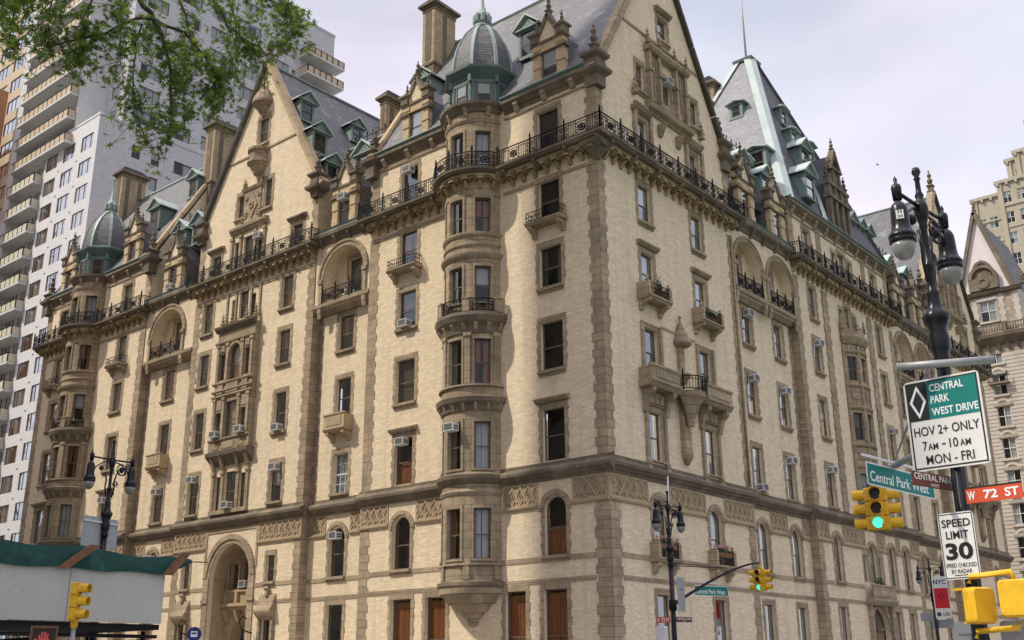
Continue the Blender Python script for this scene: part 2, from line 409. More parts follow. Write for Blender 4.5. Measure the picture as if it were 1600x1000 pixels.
    def part(s, f0, f1):
        q = MB(s.fr); used = {}
        for i in range(f0, f1):
            t = []
            for j in s.f[i]:
                if j not in used: used[j] = len(q.v); q.v.append(s.v[j])
                t.append(used[j])
            q.f.append(tuple(t)); q.mi.append(s.mi[i]); q.sm.append(s.sm[i])
        return q
    def pieces(s):
        """the far-apart pieces of this mesh, each as a builder of its own"""
        n = len(s.v); p = list(range(n))
        def fd(a):
            while p[a] != a: p[a] = p[p[a]]; a = p[a]
            return a
        for f in s.f:
            a = fd(f[0])
            for j in f[1:]: p[fd(j)] = a
        isl = {}
        for i in range(n): isl.setdefault(fd(i), []).append(i)
        ks = list(isl); bx = []
        for k in ks:
            P = [s.v[i] for i in isl[k]]; bx.append(([min(c[a] for c in P) for a in range(3)], [max(c[a] for c in P) for a in range(3)]))
        sz = [max(h[a] - l[a] for a in range(3)) for l, h in bx]; m = len(ks); r = list(range(m))
        def fr_(a):
            while r[a] != a: r[a] = r[r[a]]; a = r[a]
            return a
        for i in range(m):
            for j in range(i):
                if fr_(i) == fr_(j): continue
                g = sqrt(sum(max(0, bx[i][0][a] - bx[j][1][a], bx[j][0][a] - bx[i][1][a]) ** 2 for a in range(3)))
                if g <= max(.02, .5 * max(sz[i], sz[j])): r[fr_(i)] = fr_(j)
        own = {}
        for i, k in enumerate(ks):
            for v in isl[k]: own[v] = fr_(i)
        out = {}
        for i, f in enumerate(s.f): out.setdefault(own[f[0]], []).append(i)
        if len(out) == 1: return [s]
        res = []
        for fl in out.values():
            q = MB(s.fr); used = {}
            for i in fl:
                t = []
                for j in s.f[i]:
                    if j not in used: used[j] = len(q.v); q.v.append(s.v[j])
                    t.append(used[j])
                q.f.append(tuple(t)); q.mi.append(s.mi[i]); q.sm.append(s.sm[i])
            res.append(q)
        return res
    def build(s, name, mats, parent=None, loc=None):
        if name in SPLIT:
            ps = s.pieces()
            if len(ps) > 1: return [q.build1(name, mats, parent, loc) for q in ps][0]
        return s.build1(name, mats, parent, loc)
    def build1(s, name, mats, parent=None, loc=None):
        me = bpy.data.meshes.new(name)
        me.from_pydata(s.v, [], s.f)
        if not isinstance(mats, (list, tuple)): mats = [mats]
        for m in mats: me.materials.append(M[m] if isinstance(m, str) else m)
        if len(mats) > 1: me.polygons.foreach_set('material_index', s.mi)
        me.polygons.foreach_set('use_smooth', s.sm)
        me.update()
        bm = bmesh.new(); bm.from_mesh(me); bmesh.ops.recalc_face_normals(bm, faces=bm.faces); bm.to_mesh(me); bm.free()
        o = bpy.data.objects.new(name, me); COL.objects.link(o)
        if parent is not None: o.parent = parent
        if loc: o.location = loc
        return o

def tag(o, label=None, cat=None, group=None, kind=None):
    if label: o['label'] = label
    if cat: o['category'] = cat
    if group: o['group'] = group
    if kind: o['kind'] = kind
    return o
def empty(name, loc=(0, 0, 0), rz=0, **k):
    o = bpy.data.objects.new(name, None); COL.objects.link(o); o.location = loc; o.rotation_euler = (0, 0, rz)
    o.empty_display_size = 0.3
    return tag(o, **k)
def copy_tree(o, parent=None):
    c = o.copy(); COL.objects.link(c)
    if parent is not None: c.parent = parent
    for ch in list(o.children): copy_tree(ch, c)
    return c
def text_into(mb, txt, w, h, u0, zc, n, bold=0.0, align='L'):
    """flat lettering as mesh: fitted in a w x h box, left edge u0, centre height zc, front face n"""
    cu = bpy.data.curves.new('t', 'FONT'); cu.body = txt; cu.size = 1.0; cu.offset = bold; cu.resolution_u = 3
    ob = bpy.data.objects.new('t', cu); COL.objects.link(ob)
    dg = bpy.context.evaluated_depsgraph_get(); me = ob.evaluated_get(dg).to_mesh()
    xs = [v.co.x for v in me.vertices]; ys = [v.co.y for v in me.vertices]
    x0, x1, y0, y1 = min(xs), max(xs), min(ys), max(ys)
    sx = w / (x1 - x0); sy = h / (y1 - y0)
    vs = [mb.fr(u0 + (v.co.x - x0) * sx, n, zc + (v.co.y - (y0 + y1) / 2) * sy) for v in me.vertices]
    fs = [tuple(p.vertices) for p in me.polygons]
    ob.to_mesh_clear(); bpy.data.objects.remove(ob); bpy.data.curves.remove(cu)
    mb.grid(vs, fs)
# ================================================================ the great corner apartment house
HOUSE = empty('apartment_house', (0, 0, 0), label='huge gabled buff brick apartment house with brown stone trim and round bays', cat='building')
WINS = []          # window requests, built together at the end
ACS = []           # window air conditioners, things of their own
wallL, wallR = MB(LF), MB(RF)
trimL, trimR = MB(LF), MB(RF)      # stone surrounds and quoins
EDGE = 0.03
def quoin(mb, u0, u1, z0, z1, n, left=True, right=True, pr=EDGE, bh=0.46, tooth=0.13):
    if mb.marks is not None and not mb.hold: mb.mark('quoin_strip')
    z = z0; i = 0
    while z < z1 - 0.05:
        h = min(bh * random.uniform(0.85, 1.2), z1 - z); t = tooth if i % 2 else 0.0
        mb.box(u0 - (t if left else 0), u1 + (t if right else 0), n, n + pr, z, z + h - 0.008); z += h; i += 1
def surround(mb, o, n, w=0.23, pr=0.03, hood=None, sill=True, head=0.32, plain=False):
    a, b, c, d = o[:4]; ar = len(o) > 4 and o[4]; mb.mark('window_surround', (mb.fr, o, n)); mb.hold = True
    top = d - (b - a) / 2 if ar else d
    for lo, hi, lt in ((a - w, a, True), (b, b + w, False)):
        if plain: mb.box(lo, hi, n, n + pr, c, top)
        else: quoin(mb, lo, hi, c, top, n, lt, not lt, pr, 0.36, 0.07)
    if ar:
        m = (a + b) / 2; r = (b - a) / 2
        mb.ring(m, top, r, r + w * 0.55, n, n + pr, 0, pi, 12)
        mb.ring(m, top, r + w * 0.55, r + w + 0.14, n, n + pr + 0.05, 0, pi, 12)
    else: mb.box(a - w, b + w, n, n + pr, d, d + head)
    if sill:
        mb.box(a - w * 0.75, b + w * 0.75, n - 0.05, n + 0.20, c - 0.16, c)
        mb.box(a - w * 0.6, b + w * 0.6, n, n + 0.10, c - 0.30, c - 0.16)
    if hood:
        zt = d + head
        mb.prof([(n, zt), (n + 0.10, zt), (n + 0.30, zt + 0.14), (n + 0.33, zt + 0.24), (n, zt + 0.34)], a - w - 0.16, b + w + 0.16)
    mb.hold = False; mb.mark('stone_dressing')
def win(fr, o, n, kind=None, style='hung', ac=None, ffw=0.07, where=None, col='sash', parent=None, dep=0.26):
    WINS.append(dict(fr=fr, o=o, n=n - dep, kind=kind, style=style, col=col, parent=parent, fw=ffw))
    if ac: ACS.append((fr, o, n, ac, where))

def profmb(fr, pts, u0, u1, mat, name, parent=HOUSE):
    mb = MB(fr); mb.prof(pts, u0, u1); return mb.build(name, mat, parent)

KL = ['dark', 'brownroom', 'dark', 'brownroom', 'dark', 'lowred', 'brownroom', 'dark', 'half']
KR = ['dark', 'dark', 'curtain', 'brownroom', 'dark', 'half', 'blind']
def pickL(): return random.choice(KL)
def pickR(): return random.choice(KR)

# ---------------------------------------------------------------- floor levels
GR = (1.3, 5.72); AR = (7.4, 10.45); F3 = (12.35, 15.2); F4 = (17.35, 20.12); F5 = (22.15, 24.62); F6 = (26.25, 28.72); F7 = (30.5, 33.3)
def op(u, w, zz, arch=False): return (u - w / 2, u + w / 2, zz[0], zz[1], arch)

# ---------------------------------------------------------------- plain wall section with columns of windows
def section(side, u0, u1, n, z0, z1, ops, extra_skip=()):
    mb = wallL if side == 'L' else wallR
    mb.panel(u0, u1, z0, z1, n, [o for o in ops] + list(extra_skip))

def belt(fr, u0, u1, n, ends=(True, True)):
    mb = MB(fr)
    mb.prof([(n, 11.3), (n + .06, 11.3), (n + .10, 11.45), (n + .22, 11.52), (n + .30, 11.62), (n + .42, 11.7), (n + .44, 11.86), (n + .36, 11.90), (n + .30, 11.98), (n + .10, 12.06), (n + .03, 12.12), (n + .03, 12.3), (n, 12.3)], u0, u1)
    mb.build('belt_cornice', 'dstone', HOUSE)
def string(mb, u0, u1, n, z0, z1, pr=0.04): 
    mb.mark('string_course'); k = max(1, int((u1 - u0) / 1.6))
    for i in range(k):
        a = u0 + (u1 - u0) * i / k; b = u0 + (u1 - u0) * (i + 1) / k
        mb.box(a, b - 0.006, n, n + pr, z0, z1)
FRIEZE = {}
def frieze(fr, u0, u1, n, arches=(), z0=10.12, z1=11.25):
    """carved band broken by arched hoods (uc, r)"""
    bk = MB(fr); lat = MB(fr); tr = MB(fr)
    cuts = [u0]
    for uc, r in arches: cuts += [uc - r, uc + r]
    cuts.append(u1)
    for i in range(0, len(cuts), 2):
        a, b = cuts[i], cuts[i + 1]
        if b - a < 0.25: continue
        tr.prof([(n, z0 - .22), (n + .10, z0 - .22), (n + .16, z0 - .12), (n + .16, z0 - .05), (n, z0 - .02)], a, b)
        tr.box(a, b, n, n + .05, z0 - .02, z0 + .06); tr.box(a, b, n, n + .05, z1 - .06, z1 + .05)
        tr.box(a, a + .1, n, n + .05, z0 + .06, z1 - .06); tr.box(b - .1, b, n, n + .05, z0 + .06, z1 - .06)
        a += .1; b -= .1
        bk.box(a, b, n, n + .012, z0 + .06, z1 - .06)
        k = max(1, round((b - a) / .62)); w = (b - a) / k; zl, zh = z0 + .08, z1 - .08; zm = (zl + zh) / 2
        for j in range(k):
            x = a + w * j
            lat.bar(x, zl, x + w, zh, .075, n + .012, n + .07); lat.bar(x, zh, x + w, zl, .075, n + .012, n + .064)
            for dx, dz in ((.5, .27), (.5, -.27), (0.06, 0), (.94, 0)):
                cx, cz = x + w * dx, zm + dz
                lat.prism([(cx, cz - .13), (cx + .10, cz), (cx, cz + .13), (cx - .10, cz)], n + .012, n + .055)
    bk.build('frieze_ground', 'stone', HOUSE); lat.build('frieze_carving', 'stone2', HOUSE); tr.build('frieze_moulding', 'stone2', HOUSE)

# ---------------------------------------------------------------- ironwork
def railing(fr, u0, u1, n, z, h=1.0, post=2.2, ends=(True, True), panel=True, r=0.022, name='railing', parent=None):
    mb = MB(fr)
    t = 0.028
    mb.box(u0, u1, n - .03, n + .03, z + h - .05, z + h)
    mb.box(u0, u1, n - t / 2, n + t / 2, z + .06, z + .11)
    mb.box(u0, u1, n - t / 2, n + t / 2, z + h - .22, z + h - .185)
    k = max(1, round((u1 - u0) / post)); w = (u1 - u0) / k
    for i in range(k + 1):
        if (i == 0 and not ends[0]) or (i == k and not ends[1]): continue
        x = u0 + w * i
        mb.box(x - .04, x + .04, n - .04, n + .04, z, z + h + .12)
        mb.lathe(x, n, [(.03, z + h + .12), (.075, z + h + .18), (.03, z + h + .24), (.05, z + h + .30), (.0, z + h + .42)], 6)
    zl, zh = z + .11, z + h - .22; zm = (zl + zh) / 2; R0 = (zh - zl) / 2
    for i in range(k):
        x = u0 + w * i; m = x + w / 2
        if panel:
            mb.ring(m, zm, R0 * .52, R0 * .72, n - t, n + t, seg=12); mb.ring(m, zm, 0.0, R0 * .26, n - t, n + t, seg=8)
            for a in range(8):
                ca, sa = cos(a * pi / 4), sin(a * pi / 4)
                mb.bar(m + R0 * .2 * ca, zm + R0 * .2 * sa, m + R0 * .6 * ca, zm + R0 * .6 * sa, .04, n - t / 2, n + t / 2)
            for sg in (-1, 1):
                for dz in (.5, -.5):
                    mb.ring(m + sg * R0 * 1.02, zm + dz * R0, R0 * .26, R0 * .38, n - t / 2, n + t / 2, seg=8)
                    mb.ring(m + sg * (w / 2 - R0 * .45), zm + dz * R0, R0 * .26, R0 * .38, n - t / 2, n + t / 2, seg=8)
            xs = [x + w * f for f in (.08, .2, .30, .70, .80, .92)]
        else: xs = []
        nb = max(2, int(w / .16))
        for j in range(1, nb):
            xx = x + w * j / nb
            if panel and abs(xx - m) < R0 * .8: continue
            mb.box(xx - .015, xx + .015, n - .012, n + .012, zl, z + h - .05)
    return mb.build(name, 'iron', parent)

def corbels(fr, u0, u1, n, z1=29.98, z0=29.12, d=0.58, mod=0.80):
    """little arcade of corbels under a balcony"""
    mb = MB(fr); dk = MB(fr)
    k = max(1, round((u1 - u0) / mod)); w = (u1 - u0) / k
    for i in range(k):
        x = u0 + w * i; m = x + w / 2; bw = w * .16; r = w / 2 - bw; zs = z1 - .14 - r
        arc = [(m + r * cos(pi * j / 6), zs + r * sin(pi * j / 6)) for j in range(7)]
        mb.prism([(x + bw * .0, zs)] + [(x, z1)] + [(x + w, z1)] + [(x + w, zs)] + arc, n, n + d)
        mb.prof([(n, z0), (n + .12, z0 + .02), (n + .30, zs - .14), (n + d - .12, zs), (n, zs)], x - bw * .75, x + bw * .75)
        mb.box(x - bw * 1.2, x + bw * 1.2, n, n + d + .03, zs, zs + .10)
        mb.ring(m, zs + r * .15, r * .62, r * .80, n + .1, n + d * .8, -.3, pi + .3, 8)
    mb.build('corbel_table', 'ochre', HOUSE)

def balcony(fr, u0, u1, n, z=30.0, d=1.0, ends=(True, True), corb=None, rail=True, endrails=(False, False)):
    sl = MB(fr)
    sl.prof([(n, z), (n + d - .16, z), (n + d - .12, z + .08), (n + d - .02, z + .10), (n + d, z + .24), (n + d - .05, z + .27), (n, z + .27)], u0, u1)
    b = sl.build('balcony_slab', 'dstone', HOUSE)
    k = max(2, round((u1 - u0) / 2.6)); br = MB(fr)
    for i in range(k + 1):
        x = u0 + .4 + (u1 - u0 - .8) * i / k
        br.prof([(n, z - .5), (n + .3, z - .45), (n + .74, z - .22), (n + .86, z - .15), (n + .86, z - .002), (n, z - .002)], x - .10, x + .10)
    br.build('balcony_bracket', 'dstone', b)
    if rail: railing(fr, (u0 + .1) if u0 != 0.0 else -.9, u1 - .06, n + d - .1, z + .27, parent=b, ends=ends)
    for e, x, s in ((endrails[0], u0, 1), (endrails[1], u1, -1)):
        if e:
            f2 = Fr(lambda u, nn, zz, x=x, s=s: fr(x + s * (.1 - nn), n + u, zz))
            railing(f2, 0.02, d - .1, 0.0, z + .27, parent=b, post=.9, ends=(False, False), panel=False)
    return b

def balconette(fr, u, w, z, n=0.0, d=0.75, rail='iron', h=0.62):
    """small stone shelf on two brackets with a light rail"""
    mb = MB(fr)
    mb.prof([(n, z - .22), (n + d - .12, z - .22), (n + d - .05, z - .1), (n + d, z - .08), (n + d, z), (n, z)], u - w / 2, u + w / 2)
    for s in (-1, 1):
        x = u + s * (w / 2 - .28)
        mb.prof([(n, z - .85), (n + .16, z - .82), (n + .24, z - .6), (n + .5, z - .42), (n + d - .12, z - .36), (n + d - .14, z - .225), (n, z - .225)], x - .15, x + .15)
    if rail == 'stone':
        mb.box(u - w / 2 + .05, u + w / 2 - .05, n + d - .2, n + d - .05, z, z + h)
        for s in (-1, 1):
            a, b = sorted((u + s * (w / 2 - .05), u + s * (w / 2 - .2))); mb.box(a, b, n, n + d - .202, z, z + h)
        mb.box(u - w / 2, u + w / 2, n + d - .24, n + d, z + h, z + h + .1)
        mb.box(u - w / 2 + .35, u + w / 2 - .35, n + d - .05, n + d - .02, z + .14, z + h - .12)
        return mb.build('balconette', 'stone2', HOUSE)
    if rail == 'panel':
        for s in (-1, 1):
            x = u + s * (w / 2 - .15); mb.box(x - .13, x + .13, n, n + d - .04, z, z + h)
            mb.lathe(x, n + d - .2, [(.10, z + h), (.16, z + h + .08), (.06, z + h + .16), (.1, z + h + .26), (0, z + h + .36)], 6)
    b = mb.build('balconette', 'stone', HOUSE)
    r = MB(fr)
    a0, a1 = (u - w / 2 + .08, u + w / 2 - .08) if rail == 'iron' else (u - w / 2 + .3, u + w / 2 - .3)
    for zz in (z + .05, z + h * .5, z + h - .03): r.box(a0, a1, n + d - .1, n + d - .07, zz, zz + .03)
    k = int((a1 - a0) / (.2 if rail == 'iron' else .11))
    for i in range(k + 1):
        x = a0 + (a1 - a0) * i / k; r.box(x - .01, x + .01, n + d - .1, n + d - .08, z, z + h)
    if rail == 'iron':
        for x in (a0, a1):
            for zz in (z + .05, z + h * .5, z + h - .03): r.box(x - .015, x + .015, n + .02, n + d - .08, zz, zz + .03)
            for i in range(4): r.box(x - .01, x + .01, n + .05 + i * .17, n + .07 + i * .17, z, z + h)
    r.build('railing', 'iron', b)
    return b

def finial(mb, u, n, z, s=1.0, seg=8):
    mb.sqlathe(u, n, [(.30 * s, z), (.30 * s, z + .12 * s), (.20 * s, z + .2 * s), (.20 * s, z + .5 * s), (.28 * s, z + .58 * s), (.28 * s, z + .66 * s), (.1 * s, z + .8 * s)])
    mb.lathe(u, n, [(.12 * s, z + .72 * s), (.22 * s, z + 1.0 * s), (.25 * s, z + 1.15 * s), (.12 * s, z + 1.3 * s), (.09 * s, z + 1.4 * s), (.19 * s, z + 1.55 * s), (.17 * s, z + 1.68 * s), (.06 * s, z + 1.8 * s), (.04 * s, z + 1.92 * s), (.1 * s, z + 2.0 * s), (0, z + 2.12 * s)], seg)

# ================================================================ south front, 72nd Street side (u runs west)
A_, B_, C_, D_, E_, F_, G_, H_ = 3.45, 14.9, 21.3, 27.1, 36.65, 42.2, 48.85, 59.4
BAY1, BAY2 = 9.2, 54.6
NR = -0.62     # recess set-back
def wall_windows(side, fr, trim, uc, n, rows, nm):
    """rows: (floor, w, kind, style dict)"""
    res = []
    for fl, w, kind, st in rows:
        o = op(uc + st.get('du', 0), w, fl, st.get('arch', False)); res.append(o)
        surround(trim, o, n, hood=st.get('hood'), sill=st.get('sill', True), w=st.get('sw', .23), plain=st.get('plain', False))
        win(fr, o, n, kind or (pickL() if side == 'L' else pickR()), st.get('style', 'hung'), st.get('ac'), where=(nm, fl), col=st.get('col', 'sash'))
    return res
opsL = {k: [] for k in range(5)}
# corner pavilion columns
opsL[0] += wall_windows('L', LF, trimL, A_, 0, [
    (AR, 1.42, 'lowshutter', dict(arch=True)), (F3, 1.5, 'dark', dict(hood=True, sill=False)), (F4, 1.55, 'dark', {}), (F5, 1.55, 'curtainside', {}),
    (F6, 1.5, 'dark', dict(sill=False)), (F7, 1.55, 'brownroom', dict(sill=False))], 'A')
opsL[0] += wall_windows('L', LF, trimL, B_, 0, [
    (AR, 1.42, 'brownroom', dict(arch=True)), (F3, 1.5, 'lowshutter', dict(hood=True, sill=False, ac='top')), (F4, 1.6, 'blind', {}), (F5, 1.55, 'half', dict(ac='bot')),
    (F6, 1.55, 'redcurtain2', dict(sill=False)), (F7, 1.45, 'dark', dict(sill=False, ac='top'))], 'B')
for u, w in ((3.55, 1.5), (6.2, 1.38), (12.05, 1.55), (14.8, 1.6)):
    opsL[0] += wall_windows('L', LF, trimL, u, 0, [(GR, w, 'shutter', {})], 'g')
# right recess
opsL[1] += wall_windows('L', LF, trimL, C_, NR, [
    (GR, 1.45, 'lowshutter', {}), (AR, 1.4, 'sidecurtain', dict(arch=True, ac='top')), ((12.6, 15.2), 1.4, 'curtain', dict(style='grid', col='wsash')),
    ((17.65, 20.2), 1.4, 'dark', dict(sill=False)), (F5, 1.5, 'redcurtain2', {})], 'C')
# centre gable pavilion
opsL[2] += wall_windows('L', LF, trimL, D_, 0, [
    ((7.4, 9.1), 0.85, 'dark', dict(sw=.2)), ((12.6, 15.2), 1.25, 'half', dict(ac='top')), (F4, 1.25, 'dark', dict(ac='bot')), (F5, 1.25, 'redcurtain2', {}),
    (F6, 1.25, 'lowred', {}), ((30.4, 32.5), 1.2, 'dark', dict(hood=True, sill=False, du=-.75))], 'D')
opsL[2] += wall_windows('L', LF, trimL, E_, 0, [
    ((7.4, 9.1), 0.85, 'dark', dict(sw=.2)), ((12.6, 15.4), 1.2, 'dark', dict(ac='top')), (F4, 1.2, 'dark', {}), (F5, 1.2, 'half', {}),
    (F6, 1.2, 'blind', {}), ((30.4, 32.5), 1.2, 'dark', dict(hood=True, sill=False, du=-.5))], 'E')
for u in (D_, E_): opsL[2] += wall_windows('L', LF, trimL, u, 0, [((1.3, 5.0), 1.1, 'dark', {})], 'h')
# left recess
opsL[3] += wall_windows('L', LF, trimL, F_, NR, [
    (GR, 1.4, 'shutter', {}), (AR, 1.35, 'dark', dict(arch=True, ac='top')), ((12.6, 15.2), 1.3, 'brownroom', dict(ac='top')), ((17.75, 20.2), 1.3, 'dark', dict(sill=False)), (F5, 1.4, 'shutter', {})], 'F')
# west pavilion
opsL[4] += wall_windows('L', LF, trimL, G_, 0, [
    (AR, 1.42, 'dark', dict(arch=True)), (F3, 1.4, 'blind', dict(hood=True, sill=False, ac='top')), (F4, 1.45, 'blind', {}), (F5, 1.4, 'lowred', {}), (F6, 1.4, 'blind', dict(sill=False)), (F7, 1.45, 'blind', dict(sill=False))], 'G')
opsL[4] += wall_windows('L', LF, trimL, H_, 0, [
    (AR, 1.42, 'dark', dict(arch=True)), (F3, 1.5, 'brownroom', dict(hood=True, sill=False)), (F4, 1.45, 'brownroom', {}), (F5, 1.4, 'brownroom', {}), (F6, 1.4, 'brownroom', dict(sill=False)), (F7, 1.45, 'dark', dict(sill=False))], 'H')
for u in (48.7, 51.2, 57.6, 60.2): opsL[4] += wall_windows('L', LF, trimL, u, 0, [(GR, 1.5, 'shutter', {})], 'g')

wallL.panel(0, 18.5, 0, 34.7, 0, opsL[0])
wallL.panel(18.5, 24.1, 0, 25.2, NR, opsL[1])
ENTRY = (29.3, 33.75, 0.0, 10.2, True)
GB = [(30.35, 31.15, 12.6, 15.0), (31.5, 32.85, 12.6, 15.25), (33.2, 34.0, 12.6, 15.0)]
G7 = [(30.75, 31.45, 26.6, 28.3), (31.65, 32.75, 26.6, 28.75), (32.95, 33.65, 26.6, 28.3)]
G8 = [(30.3, 31.15, 30.4, 33.0), (31.45, 32.75, 30.4, 33.2), (33.05, 33.9, 30.4, 33.0)]
GU = [(29.75, 30.65, 34.9, 37.3), (33.05, 33.95, 34.9, 36.9), (30.7, 31.9, 40.6, 42.9)]
GA, GZ, GH = 31.3, 34.9, 47.6      # gable centre, foot, apex
GHW = 7.15
sl = (GH - GZ) / GHW
clipG = [(sl, 1, GH + sl * GA), (-sl, 1, GH - sl * GA)]
wallL.panel(24.1, 38.4, 0, GZ, 0, opsL[2] + [ENTRY] + GB + G7 + G8)
wallL.panel(24.1, 38.4, GZ, GH, 0, GU[:2] + [GU[2]], clip=clipG)
wallL.panel(38.4, 45.4, 0, 25.2, NR, opsL[3])
wallL.panel(45.4, 62.5, 0, 34.7, 0, opsL[4])
# upper recess walls stand flush and hold the loggia arches
ARCHL = [(21.2, 2.05, 18.5, 24.1), (42.2, 2.15, 38.4, 45.4)]
for uc, r, a, b in ARCHL:
    wallL.panel(a, b, 25.2, 30.3, -0.04, [(uc - r, uc + r, 25.75, 27.35 + r, True)], depth=.95)
    o = op(uc - .15, 1.3, (25.85, 28.75))
    wallL.panel(uc - r - .1, uc + r + .1, 25.4, 30, -0.98, [o]); surround(trimL, o, -.98, sill=False, w=.2, plain=True)
    win(LF, o, -.98, pickL())
# returns between sections (stone)
ret = MB(LF)
for u, n0, n1, z0, z1 in ((18.5, NR, 0, 0, 25.2), (24.1, NR, 0, 0, 25.2), (38.4, NR, 0, 0, 25.2), (45.4, NR, 0, 0, 25.2)):
    z = z0
    while z < z1 - .05:
        h = min(.46 * random.uniform(.9, 1.15), z1 - z); ret.face([(u, n0, z), (u, n1, z), (u, n1, z + h - .01), (u, n0, z + h - .01)]); z += h
for a, b in ((18.5, 24.1), (38.4, 45.4)):
    ret.prof([(NR, 24.9), (NR + .2, 24.95), (-.04, 25.25), (.12, 25.35), (.14, 25.6), (-.04, 25.68), (NR, 25.68)], a, b)
ret.build('pavilion_return', 'stone', HOUSE)
ec = MB(LF)
ec.face([(62.5, 0, 0), (62.5, -14.7, 0), (62.5, -14.7, 34.7), (62.5, 0, 34.7)])
ec.face([(62.5, -14.7, 0), (62.5, -62, 0), (62.5, -62, 30.7), (62.5, -14.7, 30.7)])
ec.build('side_wall', 'brick', HOUSE)
# quoin strips on the arrises
quoin(trimL, 0, .62, 12.3, 34.4, 0, False, True); quoin(trimL, 0, .8, 0, 9.9, 0, False, True, .05)
for a, b, l, r in ((17.75, 18.5, True, False), (24.1, 24.75, False, True), (37.75, 38.4, True, False), (45.4, 46.15, False, True), (61.8, 62.5, True, False)):
    quoin(trimL, a, b, 12.3, 29.0 if a < 61 else 34.4, 0, l, r); quoin(trimL, a, b, 0, 9.9, 0, l, r)
for a, b in ((45.4, 46.1), (17.8, 18.5)): quoin(trimL, a, b, 30.3, 34.4, 0, a > 40, a < 40)
for a, b in ((24.1, 24.7), (37.8, 38.4)): quoin(trimL, a, b, 30.3, 34.7, 0, a > 30, a < 30)
for a, b, n in ((18.5, 19.0, NR), (23.7, 24.1, NR), (38.4, 38.9, NR), (45.0, 45.4, NR)): quoin(trimL, a, b, 12.3, 24.9, n, a in (23.7, 45.0), a in (18.5, 38.4))
# corbelled loggia pilasters
for uc, r, a, b in ARCHL:
    for x in (uc - r - .32, uc + r + .02):
        trimL.box(x, x + .30, -.04, .08, 25.68, 27.1)
        trimL.box(x - .06, x + .36, -.04, .16, 27.1, 27.38)
        trimL.prof([(-.04, 24.6), (.02, 24.6), (.12, 25.0), (.12, 25.3), (-.04, 25.3)], x - .02, x + .32)
    trimL.ring(uc, 27.35, r, r + .30, -.04, .03, 0, pi, 16); trimL.ring(uc, 27.35, r + .30, r + .46, -.04, .10, 0, pi, 16)
    railing(LF, uc - r, uc + r, .02, 25.68, h=.95, post=1.4, parent=HOUSE)
    # recess cornice and gutter
    profmb(LF, [(-.04, 29.9), (.05, 29.95), (.12, 30.2), (.42, 30.4), (.46, 30.62), (.40, 30.74), (-.3, 30.74), (-.3, 30.3)], a, b, 'dstone', 'recess_cornice')
    profmb(LF, [(.10, 30.742), (.36, 30.742), (.44, 30.92), (.10, 30.96)], a, b, 'copper', 'gutter')
    cb = MB(LF)
    for i in range(4):
        x = a + (b - a) * (i + .5) / 4; cb.prof([(-.04, 29.75), (.1, 29.8), (.34, 30.2), (.34, 30.35), (-.04, 30.35)], x - .11, x + .11)
    cb.build('cornice_bracket', 'dstone', HOUSE)
# belts, strings, friezes
for a, b, n in ((-.42, 18.7, 0), (18.7, 23.9, NR + .04), (23.9, 38.6, 0), (38.6, 45.2, NR + .04), (45.2, 62.7, 0)): belt(LF, a, b, n)
for a, b, n in ((.95, 18.5, 0), (18.5, 24.1, NR), (24.1, 28.6, 0), (34.5, 38.4, 0), (38.4, 45.4, NR), (45.4, 62.5, 0)):
    string(trimL, a, b, n, 7.12, 7.38); string(trimL, a, b, n, 6.02, 6.26); string(trimL, a, b, n, 0, 1.2, .06)
frieze(LF, -.05, 7.0, 0, [(A_, 1.15)]); frieze(LF, 11.4, 18.5, 0, [(B_, 1.15)])
frieze(LF, 18.55, 24.05, NR, [(C_, 1.15)]); frieze(LF, 24.1, 28.55, 0); frieze(LF, 34.5, 38.4, 0); frieze(LF, 38.45, 45.35, NR, [(F_, 1.1)])
frieze(LF, 45.4, 52.4, 0, [(G_, 1.15)]); frieze(LF, 56.8, 62.5, 0, [(H_, 1.15)])
# balconies with their corbel tables
balcony(LF, -1.0, 6.66, 0); balcony(LF, 11.74, 18.9, 0, endrails=(False, True))
balcony(LF, 23.7, 38.8, 0, d=.9, endrails=(True, True))
balcony(LF, 45.0, 52.06, 0, endrails=(True, False)); balcony(LF, 57.14, 62.9, 0, endrails=(False, True))
for a, b in ((0.1, 6.9), (11.5, 18.4), (24.2, 38.3), (45.5, 52.3), (56.9, 62.4)):
    corbels(LF, a, b, 0)
    string(trimL, a, b, 0, 28.72, 28.93, .05)
for u in (A_, B_, G_, H_): balconette(LF, u, 2.6 if u in (A_, B_) else 2.4, 26.1)
balconette(LF, C_, 2.1, 16.75, NR, d=.8, rail='stone', h=.85); balconette(LF, F_, 2.0, 16.85, NR, d=.8, rail='stone', h=.85)

